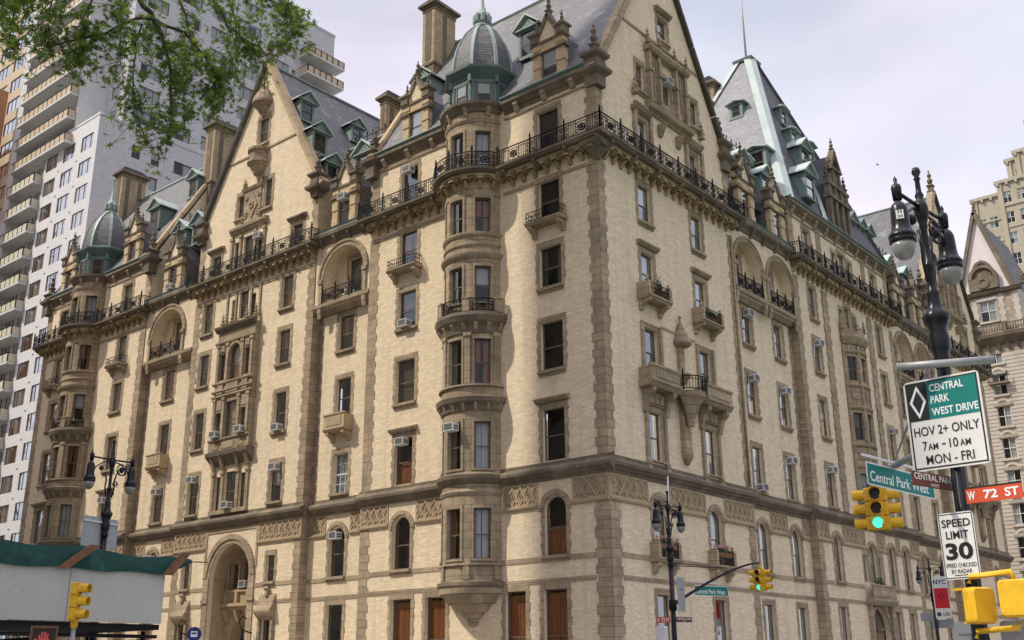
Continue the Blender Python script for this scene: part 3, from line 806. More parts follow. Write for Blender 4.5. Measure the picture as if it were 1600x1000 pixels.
# ---------------------------------------------------------------- round bays of the south front
def ring_prof(fr, R, pts, name, mat, a=1.45):
    mb = MB(fr); mb.prof(pts, -a * R, a * R); return mb.build(name, mat, HOUSE)
def round_bay(uc, nm):
    R = 2.08; nc = -.42; fr = bayframe(LF, uc, nc, R); w = MB(fr); t = MB(fr)
    A = 1.45 * R; cs = [(-1.72, .95), (0, .98), (1.72, .95)]
    fl = [((7.45, 10.15), 'curtain'), ((12.3, 14.95), 'curtain'), ((17.1, 19.75), 'redcurtain2'), ((22.0, 24.2), 'half'), ((26.35, 28.55), 'redcurtain2'), ((30.4, 33.0), 'curtain')]
    ops = []
    for (z0, z1), kd in fl:
        for c, ww in cs:
            o = (c - ww / 2, c + ww / 2, z0, z1); ops.append(o)
            if c > 0.5: continue
            win(fr, o, 0, kd if c < -1 else random.choice(['redcurtain2', 'brownroom', 'dark']), ac='top' if (nm == 'east' and z0 == 12.3 and c == 0) else None, where=('bay', (z0, z1)))
    w.panel(-A, A, 6.0, 34.6, 0, ops, depth=.3)
    b = w.build('round_bay', 'stone', HOUSE)
    for o in ops:       # slim colonnettes / jambs
        for x in (o[0] - .13, o[1]):
            t.box(x, x + .13, 0, .06, o[2], o[3])
        t.box(o[0] - .13, o[1] + .13, 0, .06, o[3], o[3] + .18); t.box(o[0] - .16, o[1] + .16, 0, .1, o[2] - .12, o[2])
    for z0, z1 in ((17.1, 19.9),):
        for x in (-2.5, -.86, .86, 2.5): t.box(x - .16, x + .16, .0, .14, z0, z1); t.box(x - .22, x + .22, 0, .2, z1, z1 + .2)
    for x in (-2.5, -.86, .86, 2.5): t.box(x - .16, x + .16, 0, .10, 6.35, 7.1)
    t.build('bay_jamb', 'stone', b)
    def ring(pts, mat='stone'): return ring_prof(fr, R, pts, 'bay_moulding', mat)
    ring([(0, 10.9), (.05, 10.9), (.12, 11.05), (.05, 11.2), (0, 11.2)])
    ring([(0, 11.5), (.1, 11.5), (.3, 11.75), (.34, 11.95), (.1, 12.1), (0, 12.1)], 'dstone')
    ring([(0, 15.6), (.1, 15.6), (.16, 15.85), (.36, 16.05), (.42, 16.3), (.3, 16.4), (0, 16.4)], 'dstone')
    ring([(0, 16.4), (.12, 16.4), (.12, 16.9), (.26, 16.95), (.26, 17.05), (0, 17.08)])
    ring([(0, 20.1), (.1, 20.1), (.2, 20.5), (.44, 20.75), (.55, 21.05), (.5, 21.25), (0, 21.3)], 'dstone')
    ring([(0, 24.7), (.06, 24.7), (.2, 24.85), (.24, 25.0), (.06, 25.05), (0, 25.05)]); ring([(0, 25.5), (.08, 25.52), (.1, 25.6), (0, 25.66)]); ring([(0, 26.1), (.08, 26.1), (.15, 26.22), (.15, 26.3), (0, 26.34)])
    ring([(0, 28.72), (.05, 28.72), (.05, 28.93), (0, 28.93)])
    ring([(0, 33.6), (.05, 33.6), (.12, 33.75), (0, 33.8)])
    ring([(0, 34.3), (.1, 34.3), (.2, 34.5), (.42, 34.72), (.44, 34.9), (0, 34.95)], 'dstone')
    ring([(0, 7.12), (.12, 7.12), (.12, 7.22), (0, 7.25)]); ring([(0, 5.95), (.12, 5.95), (.2, 6.08), (.2, 6.25), (0, 6.35)], 'dstone')
    bb = MB(fr)
    for i in range(9):
        x = -A + 2 * A * (i + .5) / 9
        bb.prof([(0, 20.2), (.12, 20.25), (.36, 20.6), (.36, 20.78), (0, 20.78)], x - .09, x + .09)
        bb.prof([(0, 15.55), (.1, 15.6), (.28, 15.95), (.28, 16.05), (0, 16.05)], x - .07, x + .07)
        bb.prof([(0, 34.0), (.1, 34.05), (.28, 34.45), (.28, 34.6), (0, 34.6)], x - .1, x + .1) if i % 2 else None
    bb.build('bay_bracket', 'stone', b)
    # little ring balcony
    rb = MB(fr)
    for x in (-2.5, -.86, .86, 2.5): rb.box(x - .17, x + .17, .24, .46, 21.3, 22.05); rb.box(x - .21, x + .21, .2, .5, 22.05, 22.15)
    rb.build('ring_balcony_pier', 'stone', b)
    for a, c in ((-2.33, -1.03), (-.69, .69), (1.03, 2.33)): railing(fr, a, c, .36, 21.3, h=.8, post=2, ends=(False, False), parent=b)
    # cone foot
    co = MB(LF)
    pr = [(.12, 3.6), (.34, 3.78), (.26, 3.9), (.36, 4.0), (.50, 4.1), (.56, 4.42), (.72, 4.46), (.9, 4.72), (1.08, 4.76), (1.4, 5.12), (1.62, 5.17), (1.95, 5.62), (2.1, 5.68), (2.14, 5.95)]
    co.lathe(uc, nc + .1, pr, 24, 0, pi, smooth=False); co.build('bay_corbel', 'stone', b)
    # curved piece of the top balcony
    R2 = R + .0
    s2 = MB(fr); k = 1.12 * R
    s2.prof([(0, 30.0), (.64, 30.0), (.68, 30.08), (.80, 30.10), (.82, 30.24), (.77, 30.27), (0, 30.27)], -k, k)
    sb = s2.build('balcony_slab', 'dstone', HOUSE)
    railing(fr, -k, k, .72, 30.27, post=1.2, parent=sb, ends=(True, True))
    corbels(fr, -2.3, 2.3, 0, d=.5, mod=.8)
    # turret
    tn = -.65; tu = empty('turret'); tu.parent = HOUSE
    Rr = 2.05
    octp = lambda r, z: [(r * cos(pi / 8 + i * pi / 4), r * sin(pi / 8 + i * pi / 4), z) for i in range(8)]
    def octlathe(mb, prof):
        vs = []; fs = []
        for r, z in prof: vs += [LF(uc + x, tn + y, zz) for x, y, zz in octp(r, z)]
        for i in range(len(prof) - 1):
            for j in range(8):
                a = i * 8 + j; c = i * 8 + (j + 1) % 8; fs.append((a, c, c + 8, a + 8))
        fs += [tuple(range(8)), tuple(range(len(vs) - 8, len(vs)))]
        mb.grid(vs, fs)
    d = MB(LF); octlathe(d, [(Rr, 34.6), (Rr, 37.1)]); d.build('drum', 'copper', tu)
    fp = MB(LF); lou = MB(LF); ap = Rr * cos(pi / 8)
    for i in range(8):
        a = i * pi / 4
        f3 = Fr(lambda u, n, z, a=a: LF(uc + (ap + n) * cos(a) - u * sin(a), tn + (ap + n) * sin(a) + u * cos(a), z))
        fp.fr = f3
        hw = Rr * sin(pi / 8)
        for sg in (-1, 1):
            x0, x1 = sorted((sg * hw, sg * (hw - .18))); fp.box(x0, x1, 0, .06, 34.7, 36.9)
        fp.box(-hw, hw, 0, .08, 34.7, 34.95); fp.box(-hw, hw, 0, .05, 36.55, 36.8)
        for j in range(7): fp.box(-hw + .1 + j * .2, -hw + .2 + j * .2, 0, .12, 36.85, 37.0)
        fp.box(hw - .12, hw + .12, .05, .22, 36.55, 37.05)
        if i in (1, 2, 3):
            WINS.append(dict(fr=f3, o=(-.42, .42, 35.0, 36.55), n=.0, kind='curtainhalf' if nm == 'east' else 'brownroom', style='hung', col='sash', parent=tu, fw=.06, back=.03))
        else:
            lou.fr = f3
            for j in range(11): lou.prof([(.01, 34.98 + j * .145), (.07, 34.98 + j * .145), (.01, 35.1 + j * .145)], -.5, .5)
    fp.build('drum_panelling', 'copper', tu); lou.build('louvre', 'copper', tu)
    c = MB(LF); octlathe(c, [(Rr + .05, 37.0), (Rr + .15, 37.1), (Rr + .35, 37.3), (Rr + .5, 37.42), (Rr + .52, 37.58), (Rr + .3, 37.66), (Rr + .1, 37.8)]); c.build('drum_cornice', 'copper', tu)
    dp = [(2.02, 37.78), (2.02, 38.2), (1.95, 38.8), (1.8, 39.5), (1.55, 40.2), (1.2, 40.9), (.8, 41.4), (.45, 41.7)]
    dm = MB(LF); octlathe(dm, dp); dm.build('dome', 'slate', tu)
    rib = MB(LF)
    for i in range(8):
        a = pi / 8 + i * pi / 4
        f4 = Fr(lambda u, n, z, a=a: LF(uc + n * cos(a) - u * sin(a), tn + n * sin(a) + u * cos(a), z))
        rib.fr = f4
        for (r0, z0), (r1, z1) in zip(dp, dp[1:]): rib.grid([f4(u, r + dr, z) for u in (-.11, .11) for r, z in ((r0, z0), (r1, z1)) for dr in (-.05, .06)], [(0, 1, 3, 2), (4, 5, 7, 6), (1, 5, 7, 3), (0, 4, 6, 2), (0, 1, 5, 4), (2, 3, 7, 6)])
    rib.build('dome_rib', 'copperl', tu)
    f = MB(LF); f.lathe(uc, tn, [(.62, 41.6), (.6, 41.75), (.38, 41.95), (.34, 42.3), (.46, 42.55), (.46, 42.75), (.24, 42.9), (.24, 43.15), (.16, 43.3), (.09, 44.2), (.06, 45.0), (.14, 45.1), (.14, 45.25), (0, 45.4)], 12)
    for i in range(8):
        a = i * pi / 4; f.lathe(uc + .5 * cos(a), tn + .5 * sin(a), [(.1, 41.9), (.15, 42.1), (.12, 42.4), (.16, 42.55), (.0, 42.75)], 6)
    f.build('turret_finial', 'copperl', tu)
round_bay(BAY1, 'east'); round_bay(BAY2, 'west')
# ---------------------------------------------------------------- centre of the south front: entrance arch, stone window bay, gable
en = MB(LF); ec_, er = (ENTRY[0] + ENTRY[1]) / 2, (ENTRY[1] - ENTRY[0]) / 2; ez = 10.2 - er
en.ring(ec_, ez, er, er + .28, 0, .06, 0, pi, 20); en.ring(ec_, ez, er + .28, er + .62, 0, .14, 0, pi, 20)
for x in (ENTRY[0] - .62, ENTRY[1] + .02):
    en.box(x, x + .6, 0, .07, 0, 6.3); en.box(x - .06, x + .66, 0, .16, 6.3, 6.55); en.box(x, x + .6, 0, .10, 6.55, ez)
en.box(28.55, 34.5, 0, .05, 11.0, 11.3); en.box(28.55, 28.75, 0, .05, 8.5, 11.0); en.box(34.3, 34.5, 0, .05, 8.5, 11.0)
en.build('entrance_arch', 'stone', HOUSE)
ei = MB(LF)
ED = -1.5
doorop = (ec_ - 1.6, ec_ + 1.6, 0, 5.35, True)
wops = [(ec_ - 1.75, ec_ - .75, 7.3, 9.0, False), (ec_ - .5, ec_ + .5, 7.3, 9.7, True), (ec_ + .75, ec_ + 1.75, 7.3, 9.0, False)]
ei.panel(ENTRY[0] - .1, ENTRY[1] + .1, 0, 10.4, ED, [doorop] + wops, depth=1.2)
# reveal of the deep arch
k = 18; per = [(ENTRY[0], 0)] + [(ec_ - er * cos(pi * i / k), ez + er * sin(pi * i / k)) for i in range(k + 1)] + [(ENTRY[1], 0)]
for p, q in zip(per, per[1:]): ei.face([(p[0], -.34, p[1]), (q[0], -.34, q[1]), (q[0], ED, q[1]), (p[0], ED, p[1])])
ei.ring(ec_, ez, er - .3, er, -.5, -.36, 0, pi, 18)
for z0, z1, d in ((6.1, 6.3, .5), (5.85, 6.1, .3), (7.05, 7.2, .35), (6.3, 7.05, .2)): ei.box(ENTRY[0] + .02, ENTRY[1] - .02, ED, ED + d, z0, z1)
for x in (-1.9, -.63, .63, 1.9):
    ei.box(ec_ + x - .12, ec_ + x + .12, ED, ED + .4, 6.3, 7.05); ei.lathe(ec_ + x, ED + .22, [(.13, 7.2), (.07, 7.35), (.07, 8.6), (.12, 8.8), (.05, 9.0), (.09, 9.1), (0, 9.25)], 8)
    ei.prof([(ED, 5.1), (ED + .15, 5.1), (ED + .45, 5.85), (ED, 5.85)], ec_ + x - .13, ec_ + x + .13)
ei.build('entrance_screen', 'stone2', HOUSE)
for o in wops: win(LF, o, ED, 'dark', ac='bot' if o[4] else None, where=('entry', 0))
dk = MB(LF); dk.box(ec_ - 2.2, ec_ + 2.2, ED - 6, ED - 5.9, 0, 6); dk.box(ec_ - 2.2, ec_ - 2.1, ED - 5.9, ED - 1.2, 0, 6); dk.box(ec_ + 2.1, ec_ + 2.2, ED - 5.9, ED - 1.2, 0, 6); dk.box(ec_ - 2.2, ec_ + 2.2, ED - 5.9, ED - 1.2, 6.0, 6.1); dk.build('entrance_passage', 'brownroom', HOUSE)
for u in (D_, E_):   # little hooded lantern porches beside the entrance
    p = MB(LF)
    p.prof([(0, 5.0), (.1, 5.0), (.5, 5.4), (.55, 5.55), (.3, 5.9), (.12, 6.5), (0, 6.6)], u - .8, u + .8); p.sqlathe(u, .12, [(.16, 6.5), (.1, 6.8), (.2, 6.95), (.1, 7.1)])
    p.box(u - .75, u - .55, 0, .2, 1.2, 5.0); p.box(u + .55, u + .75, 0, .2, 1.2, 5.0)
    p.build('window_hood', 'stone', HOUSE)
    q = MB(LF); s = 1 if u < 30 else -1; x = u + s * 1.35
    q.tube([(x, .1, 4.2), (x, .9, 4.4), (x, 1.15, 4.9), (x, .9, 5.25), (x, .6, 5.1)], .045, 6, raw=False)
    q.box(x - .2, x + .2, .7, 1.1, 3.0, 3.55); q.lathe(x, .9, [(.3, 3.55), (.12, 3.8), (.05, 4.4)], 8); q.lathe(x, .9, [(.05, 2.6), (.2, 3.0)], 8)
    q.tube([(x, .1, 2.0), (x, .9, 2.7)], .04, 6, raw=False)
    q.build('iron_lantern', 'iron', HOUSE)

# shallow stone window bay
gb = MB(LF); gt = MB(LF)
u0, u1, PN = 29.95, 34.4, .42
B5 = [(30.3, 31.1, 17.7, 19.6), (31.45, 32.9, 17.7, 20.3), (33.25, 34.05, 17.7, 19.6)]
B6 = [(30.3, 31.05, 22.0, 24.0), (31.5, 32.85, 21.9, 24.6, True), (33.3, 34.05, 22.0, 24.0)]
gb.panel(u0, u1, 16.7, 25.9, PN, B5 + B6, depth=.3)
for u in (u0, u1): gb.face([(u, 0, 16.7), (u, PN, 16.7), (u, PN, 25.9), (u, 0, 25.9)])
gb.face([(u0, 0, 25.9), (u1, 0, 25.9), (u1, PN, 25.9), (u0, PN, 25.9)])
gbo = gb.build('window_bay', 'stone', HOUSE)
def across(pts, m='stone'):
    q = MB(LF); q.prof([(n + (PN if z > 16.69 else 0), z) for n, z in pts], u0 - .14, u1 + .14); q.build('bay_moulding', m, gbo)
for z in (17.55, 20.75, 21.15, 21.75, 24.85): across([(0, z - .1), (.08, z - .1), (.16, z), (.16, z + .1), (0, z + .13)])
across([(0, 25.7), (.1, 25.7), (.32, 25.95), (.36, 26.1), (0, 26.15)], 'dstone')
across([(0, 16.75), (.06, 16.75), (.06, 17.4), (0, 17.4)])
q = MB(LF); q.prof([(0, 15.75), (.1, 15.75), (.2, 16.0), (.62, 16.4), (.68, 16.68), (.42, 16.72), (0, 16.72)], u0 - .2, u1 + .2); q.build('bay_moulding', 'dstone', gbo)
for x in (30.2, 31.28, 33.08, 34.17):
    gt.box(x - .13, x + .13, PN, PN + .1, 17.7, 20.6); gt.box(x - .13, x + .13, PN, PN + .1, 21.9, 24.7); gt.box(x - .19, x + .19, PN, PN + .15, 20.45, 20.66); gt.box(x - .19, x + .19, PN, PN + .15, 24.55, 24.75)
    gt.prof([(0, 15.3), (.1, 15.3), (.3, 15.8), (.5, 16.3), (0, 16.3)], x - .14, x + .14)
    gt.box(x - .15, x + .15, 0, .12, 12.5, 15.3); gt.box(x - .2, x + .2, 0, .2, 15.1, 15.32)
    gt.box(x - .1, x + .1, 0, .1, 26.4, 28.9); gt.box(x - .12, x + .12, 0, .14, 30.3, 33.5); gt.box(x - .18, x + .18, 0, .2, 33.2, 33.4)
    finial(gt, x, PN - .1, 26.1, .55, 6)
for x in (30.7, 33.65):
    for z0, z1 in ((19.75, 20.5), (24.1, 24.7)): gt.box(x - .3, x + .3, PN, PN + .04, z0, z1)
    gt.ring(x, 24.4, .1, .26, PN + .04, PN + .1, seg=8); gt.bar(x - .25, 24.15, x + .25, 24.65, .07, PN + .04, PN + .09); gt.bar(x + .25, 24.15, x - .25, 24.65, .07, PN + .04, PN + .085)
for z0, z1 in ((20.95, 21.1), (21.25, 21.65), (16.85, 17.3)):
    for a, b in ((30.4, 31.05), (31.5, 32.9), (33.3, 33.95)): gt.box(a, b, PN + .06 if z0 < 17 else PN, PN + .1, z0, z1)
gt.ring(32.18, 24.6 - .68, .68, .85, PN, PN + .09, 0, pi, 12)
gt.build('bay_pilaster', 'stone', gbo)
for o in B5: win(LF, o, PN, 'dark', ac='bot' if o[0] != 31.45 else None, where=('gbay', 'F4'))
for o in B6: win(LF, o, PN, 'lowred' if len(o) > 4 else 'brownroom')
for o in GB: win(LF, o, 0, 'brownroom', ac='bot' if o[0] == 31.5 else None, where=('gbay', 'F3'))
for o in G7: win(LF, o, 0, 'dark')
for i, o in enumerate(G8): win(LF, o, 0, 'dark', ac='top' if i == 0 else None, where=('gable', 0))
for o in GU: win(LF, o, 0, 'brownroom')
g = MB(LF)
g.box(30.0, 34.3, 0, .2, 12.3, 12.58)
g.prof([(0, 33.6), (.15, 33.6), (.35, 33.9), (.38, 34.1), (0, 34.2)], 29.9, 34.3)
g.prof([(0, 34.9), (.1, 34.9), (.2, 35.05), (0, 35.15)], 30.6, 33.2)
g.box(30.95, 33.0, 0, .1, 34.2, 37.0)     # heraldic panel
g.prof([(0, 36.9), (.2, 36.95), (.3, 37.15), (0, 37.25)], 30.75, 33.2)
g.prism([(31.95, 34.5), (32.65, 35.55), (31.95, 36.7), (31.25, 35.55)], .1, .18); g.ring(31.95, 35.6, .14, .3, .18, .26, seg=8)
for dx, dz in ((.75, .75), (-.75, .75), (.75, -.75), (-.75, -.75)): g.ring(31.95 + dx, 35.6 + dz, .08, .22, .1, .17, seg=8)
for x in (30.9, 33.05): finial(g, x, .12, 34.1, .5, 6); finial(g, x, .12, 37.2, .45, 6)
for o in GU: surround(g, o, 0, w=.22)
def rake_u(z, s): return GA + s * (GH - z) / sl
g.box(rake_u(40.0, -1) + .1, 30.5, 0, .06, 39.95, 40.12); g.box(32.1, rake_u(40.0, 1) - .1, 0, .06, 39.95, 40.12)
g.build('gable_dressing', 'stone', HOUSE)
# two corbelled niche balconies on the gable
gn = MB(LF)
def semi(mb, u, pr, seg=8): mb.lathe(u, 0, pr, seg, 0, pi, smooth=False)
semi(gn, 31.4, [(.1, 37.2), (.2, 37.5), (.25, 37.9), (.5, 38.0), (.55, 38.15), (.9, 38.75), (1.05, 38.8), (1.05, 38.98), (.9, 39.02), (.9, 39.75), (1.06, 39.8), (1.06, 40.0)], 5)
semi(gn, 31.4, [(.15, 42.9), (.3, 43.2), (.85, 43.9), (1.0, 44.0), (1.0, 44.15), (.9, 44.5), (.62, 45.1), (.22, 45.3), (.2, 45.45)])
finial(gn, 31.4, .25, 45.2, .6, 8)
gn.build('gable_niche', 'stone', HOUSE)

# ---------------------------------------------------------------- parapet copings and big gables
def coping(fr, pts, n0, n1, th, mat='stone', name='gable_coping'):
    mb = MB(fr)
    for (a, b), (c, d) in zip(pts, pts[1:]):
        L = sqrt((c - a) ** 2 + (d - b) ** 2); k = max(1, int(L / 2.2)); px, pz = -(d - b) / L * th, (c - a) / L * th
        if pz < 0: px, pz = -px, -pz
        for i in range(k):
            t0, t1 = i / k, (i + 1) / k - .003
            x0, y0, x1, y1 = a + (c - a) * t0, b + (d - b) * t0, a + (c - a) * t1, b + (d - b) * t1
            mb.prism([(x0, y0), (x1, y1), (x1 + px, y1 + pz), (x0 + px, y0 + pz)], n0, n1)
            mb.prism([(x0 + px * 1.0, y0 + pz * 1.0), (x1 + px, y1 + pz), (x1 + px * 1.35, y1 + pz * 1.35), (x0 + px * 1.35, y0 + pz * 1.35)], n0 + .1, n1 - .1)
    return mb.build(name, mat, HOUSE)
def kick(c, h, foot, apex, s):   # a rake with a small bell-cast foot
    return [(c + s * (h + .35), foot - .15), (c + s * (h - .15), foot + .45), (c, apex)]
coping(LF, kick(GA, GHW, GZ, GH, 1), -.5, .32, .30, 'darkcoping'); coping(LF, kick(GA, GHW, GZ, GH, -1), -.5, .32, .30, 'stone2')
fn = MB(LF); finial(fn, GA, -.1, GH + .2, 1.2)
for u in (24.35, 38.15):
    fn.sqlathe(u, .05, [(.3, 33.9), (.36, 34.3), (.62, 34.5), (.66, 34.7), (.42, 34.85), (.36, 35.4), (.55, 35.6), (.55, 35.75), (.3, 35.9)]); finial(fn, u, .05, 35.8, .85)
fn.build('finial', 'dstone', HOUSE)

# ================================================================ east front, park side (u runs north)
I_, J_, K_, L_, M_, N_, O_ = 4.65, 10.6, 17.5, 22.05, 27.2, 33.6, 39.95
NS = -.55
opsR = {k: [] for k in range(5)}
def colR(k, uc, n, rows, nm): opsR[k] += wall_windows('R', RF, trimR, uc, n, rows, nm)
P3 = (12.5, 15.2); P4 = (17.45, 20.02); P5 = (22.25, 24.6); P6 = (26.55, 28.95); P7 = (30.5, 33.35)
def gable_pav(k, ui, uj):
    for u, far in ((ui, 0), (uj, 1)):
        colR(k, u, 0, [((1.2, 5.45), 1.3, 'brownroom', {}), (AR, 1.35, 'darkgreen' if far else 'half2', dict(arch=True)), (P3, 1.2, 'dark', dict(sill=False, sw=.42)), (P4, 1.28, 'dark', dict(sill=False, sw=.36)),
                       (P5, 1.3, 'curtain', dict(hood=True, sill=False)), (P6, 1.3, 'half', {}), (P7, 1.25, 'curtain', dict(hood=True, sill=False, sw=.2))], 'I' if not far else 'J')
gable_pav(0, I_, J_); gable_pav(4, 56.7, 62.65)
def recess_cols(k, us):
    for i, u in enumerate(us):
        colR(k, u, NS, [((1.2, 5.5), 1.25, 'dark', {}), (AR, 1.3, 'darkgreen', dict(arch=True)), ((12.4, 15.3), 1.25, 'curtain' if i else 'dark', dict(ac=('bot', 'top')[i] if k == 1 else None)),
                        (F4, 1.28, 'dark', dict(ac='top' if k == 1 else None)), (F5, 1.3, 'dark', dict(ac='top' if i == 0 and k == 1 else None))], 'K' if i == 0 else 'L')
recess_cols(1, (K_, L_)); recess_cols(3, (45.3, 49.75))
for u, nm in ((M_, 'M'), (O_, 'O')):
    ac3, ac5 = ('top', 'top') if nm == 'M' else (None, None)
    colR(2, u, 0, [((1.2, 5.7), 1.2, 'dark', {}), (AR, 1.15, 'dark', dict(arch=True)), ((12.45, 15.3), 1.2, 'brownroom', dict(ac=ac3)), (F4, 1.2, 'dark', dict(ac=None if nm == 'M' else 'top')), (F5, 1.25, 'dark', dict(ac=ac5)), (F6, 1.2, 'dark', {}), (P7, 1.2, 'half', dict(sill=False))], nm)
colR(2, 37.0, 0, [((1.2, 5.7), 1.2, 'dark', {}), (AR, 1.15, 'dark', dict(arch=True))], 'O2')
DOORR = (31.75, 35.0, 0, 5.9, True); DW = [(32.6, 33.9, 7.6, 10.3, True), (31.5, 32.2, 7.6, 9.5, False), (34.3, 35.0, 7.6, 9.5, False)]
R7 = [(32.0, 32.7, 26.6, 28.3, False), (33.0, 34.2, 26.6, 28.75, False), (34.5, 35.2, 26.6, 28.3, False)]
R8 = [(31.7, 32.5, 30.5, 33.0, False), (32.9, 34.3, 30.5, 33.3, False), (34.7, 35.5, 30.5, 33.0, False)]
wallR.panel(0, 15.3, 0, 34.7, 0, opsR[0])
wallR.panel(15.3, 24.2, 0, 25.2, NS, opsR[1])
wallR.panel(24.2, 43.0, 0, 34.7, 0, opsR[2] + [DOORR] + DW + R7 + R8)
wallR.panel(43.0, 52.0, 0, 25.2, NS, opsR[3])
wallR.panel(52.0, 67.3, 0, 34.7, 0, opsR[4])
for o in DW + R7 + R8: win(RF, o, 0, pickR()); surround(trimR, o, 0, w=.16, plain=True, sill=False)
dd = MB(RF); dd.box(31.5, 35.2, -.5, -.45, 0, 6.2); dd.box(33.28, 33.46, -.45, -.3, 0, 4.6); dd.box(31.7, 35.0, -.45, -.3, 4.3, 4.55); dd.build('door_screen', 'dstone', HOUSE)
RG = {}
for c, ua, ub in ((7.6, I_, J_), (59.7, 56.7, 62.65)):
    hw = 7.35; s2 = (GH + .2 - 34.7) / hw; ap = GH + .2
    clip = [(s2, 1, ap + s2 * c), (-s2, 1, ap - s2 * c)]
    d = ua - I_
    gops = [(4.45 + d, 5.3 + d, 35.35, 37.3, False), (10.85 + d, 11.75 + d, 35.5, 37.45, False), (7.3 + d, 8.4 + d, 35.7, 37.6, False), (7.3 + d, 8.45 + d, 40.3, 42.0, False)]
    wallR.panel(c - hw - .1, c + hw + .1, 34.7, ap, 0, gops, clip=clip)
    t = MB(RF)
    for i, o in enumerate(gops):
        surround(t, o, 0, w=.2, hood=(i == 3), sill=(i != 2)); win(RF, o, 0, 'dark', ac='top' if i == 2 and d == 0 else None, where=('rgable', 0))
    ru = lambda z, s: c + s * (ap - z) / s2
    t.box(ru(39.75, -1) + .1, ru(39.75, 1) - .1, 0, .06, 39.65, 39.83)
    # framed centre piece: stone frame on corbels
    for x in (5.75, 6.85, 8.85, 9.95): t.box(x + d - .12, x + d + .12, 0, .34, 34.9, 38.6); t.box(x + d - .18, x + d + .18, 0, .42, 37.1, 37.3); t.box(x + d - .16, x + d + .16, 0, .4, 34.9, 35.3)
    for x in (6.3, 9.4):
        t.box(x + d - .38, x + d + .38, 0, .12, 35.1, 38.6)
        for y in (-.2, 0.05, .3): t.box(x + d + y - .05, x + d + y + .05, .12, .2, 35.3, 38.2)
    t.box(6.85 + d, 8.85 + d, 0, .15, 34.9, 35.55)
    t.prof([(0, 38.6), (.4, 38.6), (.55, 38.78), (.55, 38.9), (.2, 38.98), (0, 39.0)], 5.45 + d, 10.25 + d)
    t.prof([(0, 34.2), (.12, 34.2), (.2, 34.35), (.44, 34.45), (.5, 34.6), (.5, 34.7), (.34, 34.76), (.34, 34.9), (0, 34.92)], 5.3 + d, 10.4 + d)
    for a_, b_ in ((4.0, 5.3), (10.4, 11.95)): t.prof([(0, 34.0), (.12, 34.05), (.26, 34.2), (.26, 34.32), (0, 34.4)], a_ + d, b_ + d)
    t.prof([(0, 33.0), (.12, 33.05), (.5, 33.8), (0, 33.8)], 6.6 + d, 7.0 + d); t.prof([(0, 33.0), (.12, 33.05), (.5, 33.8), (0, 33.8)], 8.7 + d, 9.1 + d)
    for x in (5.55, 7.0, 8.75, 10.15): finial(t, x + d, .3, 39.0, .55, 6)
    for x in (4.0, 5.7, 9.9, 11.8): t.box(x + d - .14, x + d + .14, 0, .18, 30.3, 33.75); finial(t, x + d, .2, 34.8, .6, 6) if x in (4.0, 11.8) else None
    t.box(7.0 + d, 8.75 + d, .05, .3, 39.42, 39.55)
    for y in range(7): t.box(7.02 + d + y * .27, 7.14 + d + y * .27, .1, .26, 38.98, 39.42)
    t.build('gable_dressing', 'stone', HOUSE)
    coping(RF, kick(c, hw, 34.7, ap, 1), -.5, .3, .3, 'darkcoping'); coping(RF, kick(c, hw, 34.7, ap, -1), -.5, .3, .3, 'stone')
    f = MB(RF); finial(f, c, -.1, ap + .2, 1.2)
    for u in (c - hw + .0, c + hw - .1):
        f.sqlathe(u, -.1, [(.42, 33.6), (.42, 34.3), (.7, 34.55), (.74, 34.75), (.5, 34.85), (.42, 35.4), (.64, 35.6), (.66, 35.8), (.34, 35.95)]); finial(f, u, -.1, 35.85, .95)
    f.build('finial', 'dstone', HOUSE)
ARCHR = [((17.35, 1.85), (22.0, 1.85), 15.3, 24.2), ((45.3, 1.85), (49.95, 1.85), 43.0, 52.0)]
for A1, A2, a, b in ARCHR:
    wallR.panel(a, b, 25.2, 30.3, -.04, [(u - r, u + r, 25.75, 27.45 + r, True) for u, r in (A1, A2)], depth=.8)
    oo = [op(u - .1, 1.25, (25.85, 28.7)) for u, r in (A1, A2)]
    wallR.panel(a + .05, b - .05, 25.3, 30.2, -.84, oo)
    for o in oo: surround(trimR, o, -.84, sill=False, w=.2, plain=True); win(RF, o, -.84, 'dark')
    for (u, r) in (A1, A2):
        for x in (u - r - .3, u + r + .0):
            trimR.box(x, x + .3, -.04, .08, 25.68, 27.15); trimR.box(x - .06, x + .36, -.04, .16, 27.15, 27.45); trimR.prof([(-.04, 24.5), (.02, 24.5), (.14, 24.95), (.14, 25.3), (-.04, 25.3)], x, x + .3)
        trimR.ring(u, 27.45, r, r + .2, -.04, .03, 0, pi, 14); trimR.ring(u, 27.45, r + .2, r + .34, -.04, .10, 0, pi, 14)
        railing(RF, u - r + .02, u + r - .02, .02, 25.68, h=.95, post=1.3, parent=HOUSE)
    profmb(RF, [(-.04, 29.9), (.05, 29.95), (.12, 30.2), (.42, 30.4), (.46, 30.62), (.40, 30.74), (-.3, 30.74), (-.3, 30.3)], a, b, 'dstone', 'recess_cornice')
    profmb(RF, [(.10, 30.742), (.36, 30.742), (.44, 30.92), (.10, 30.96)], a, b, 'copper', 'gutter')
    cb = MB(RF)
    for i in range(5):
        x = a + (b - a) * (i + .5) / 5; cb.prof([(-.04, 29.75), (.1, 29.8), (.34, 30.2), (.34, 30.35), (-.04, 30.35)], x - .11, x + .11)
    cb.build('cornice_bracket', 'dstone', HOUSE)
ret = MB(RF)
for u in (15.3, 24.2, 43.0, 52.0):
    z = 0
    while z < 25.15:
        h = min(.46 * random.uniform(.9, 1.15), 25.2 - z); ret.face([(u, NS, z), (u, 0, z), (u, 0, z + h - .01), (u, NS, z + h - .01)]); z += h
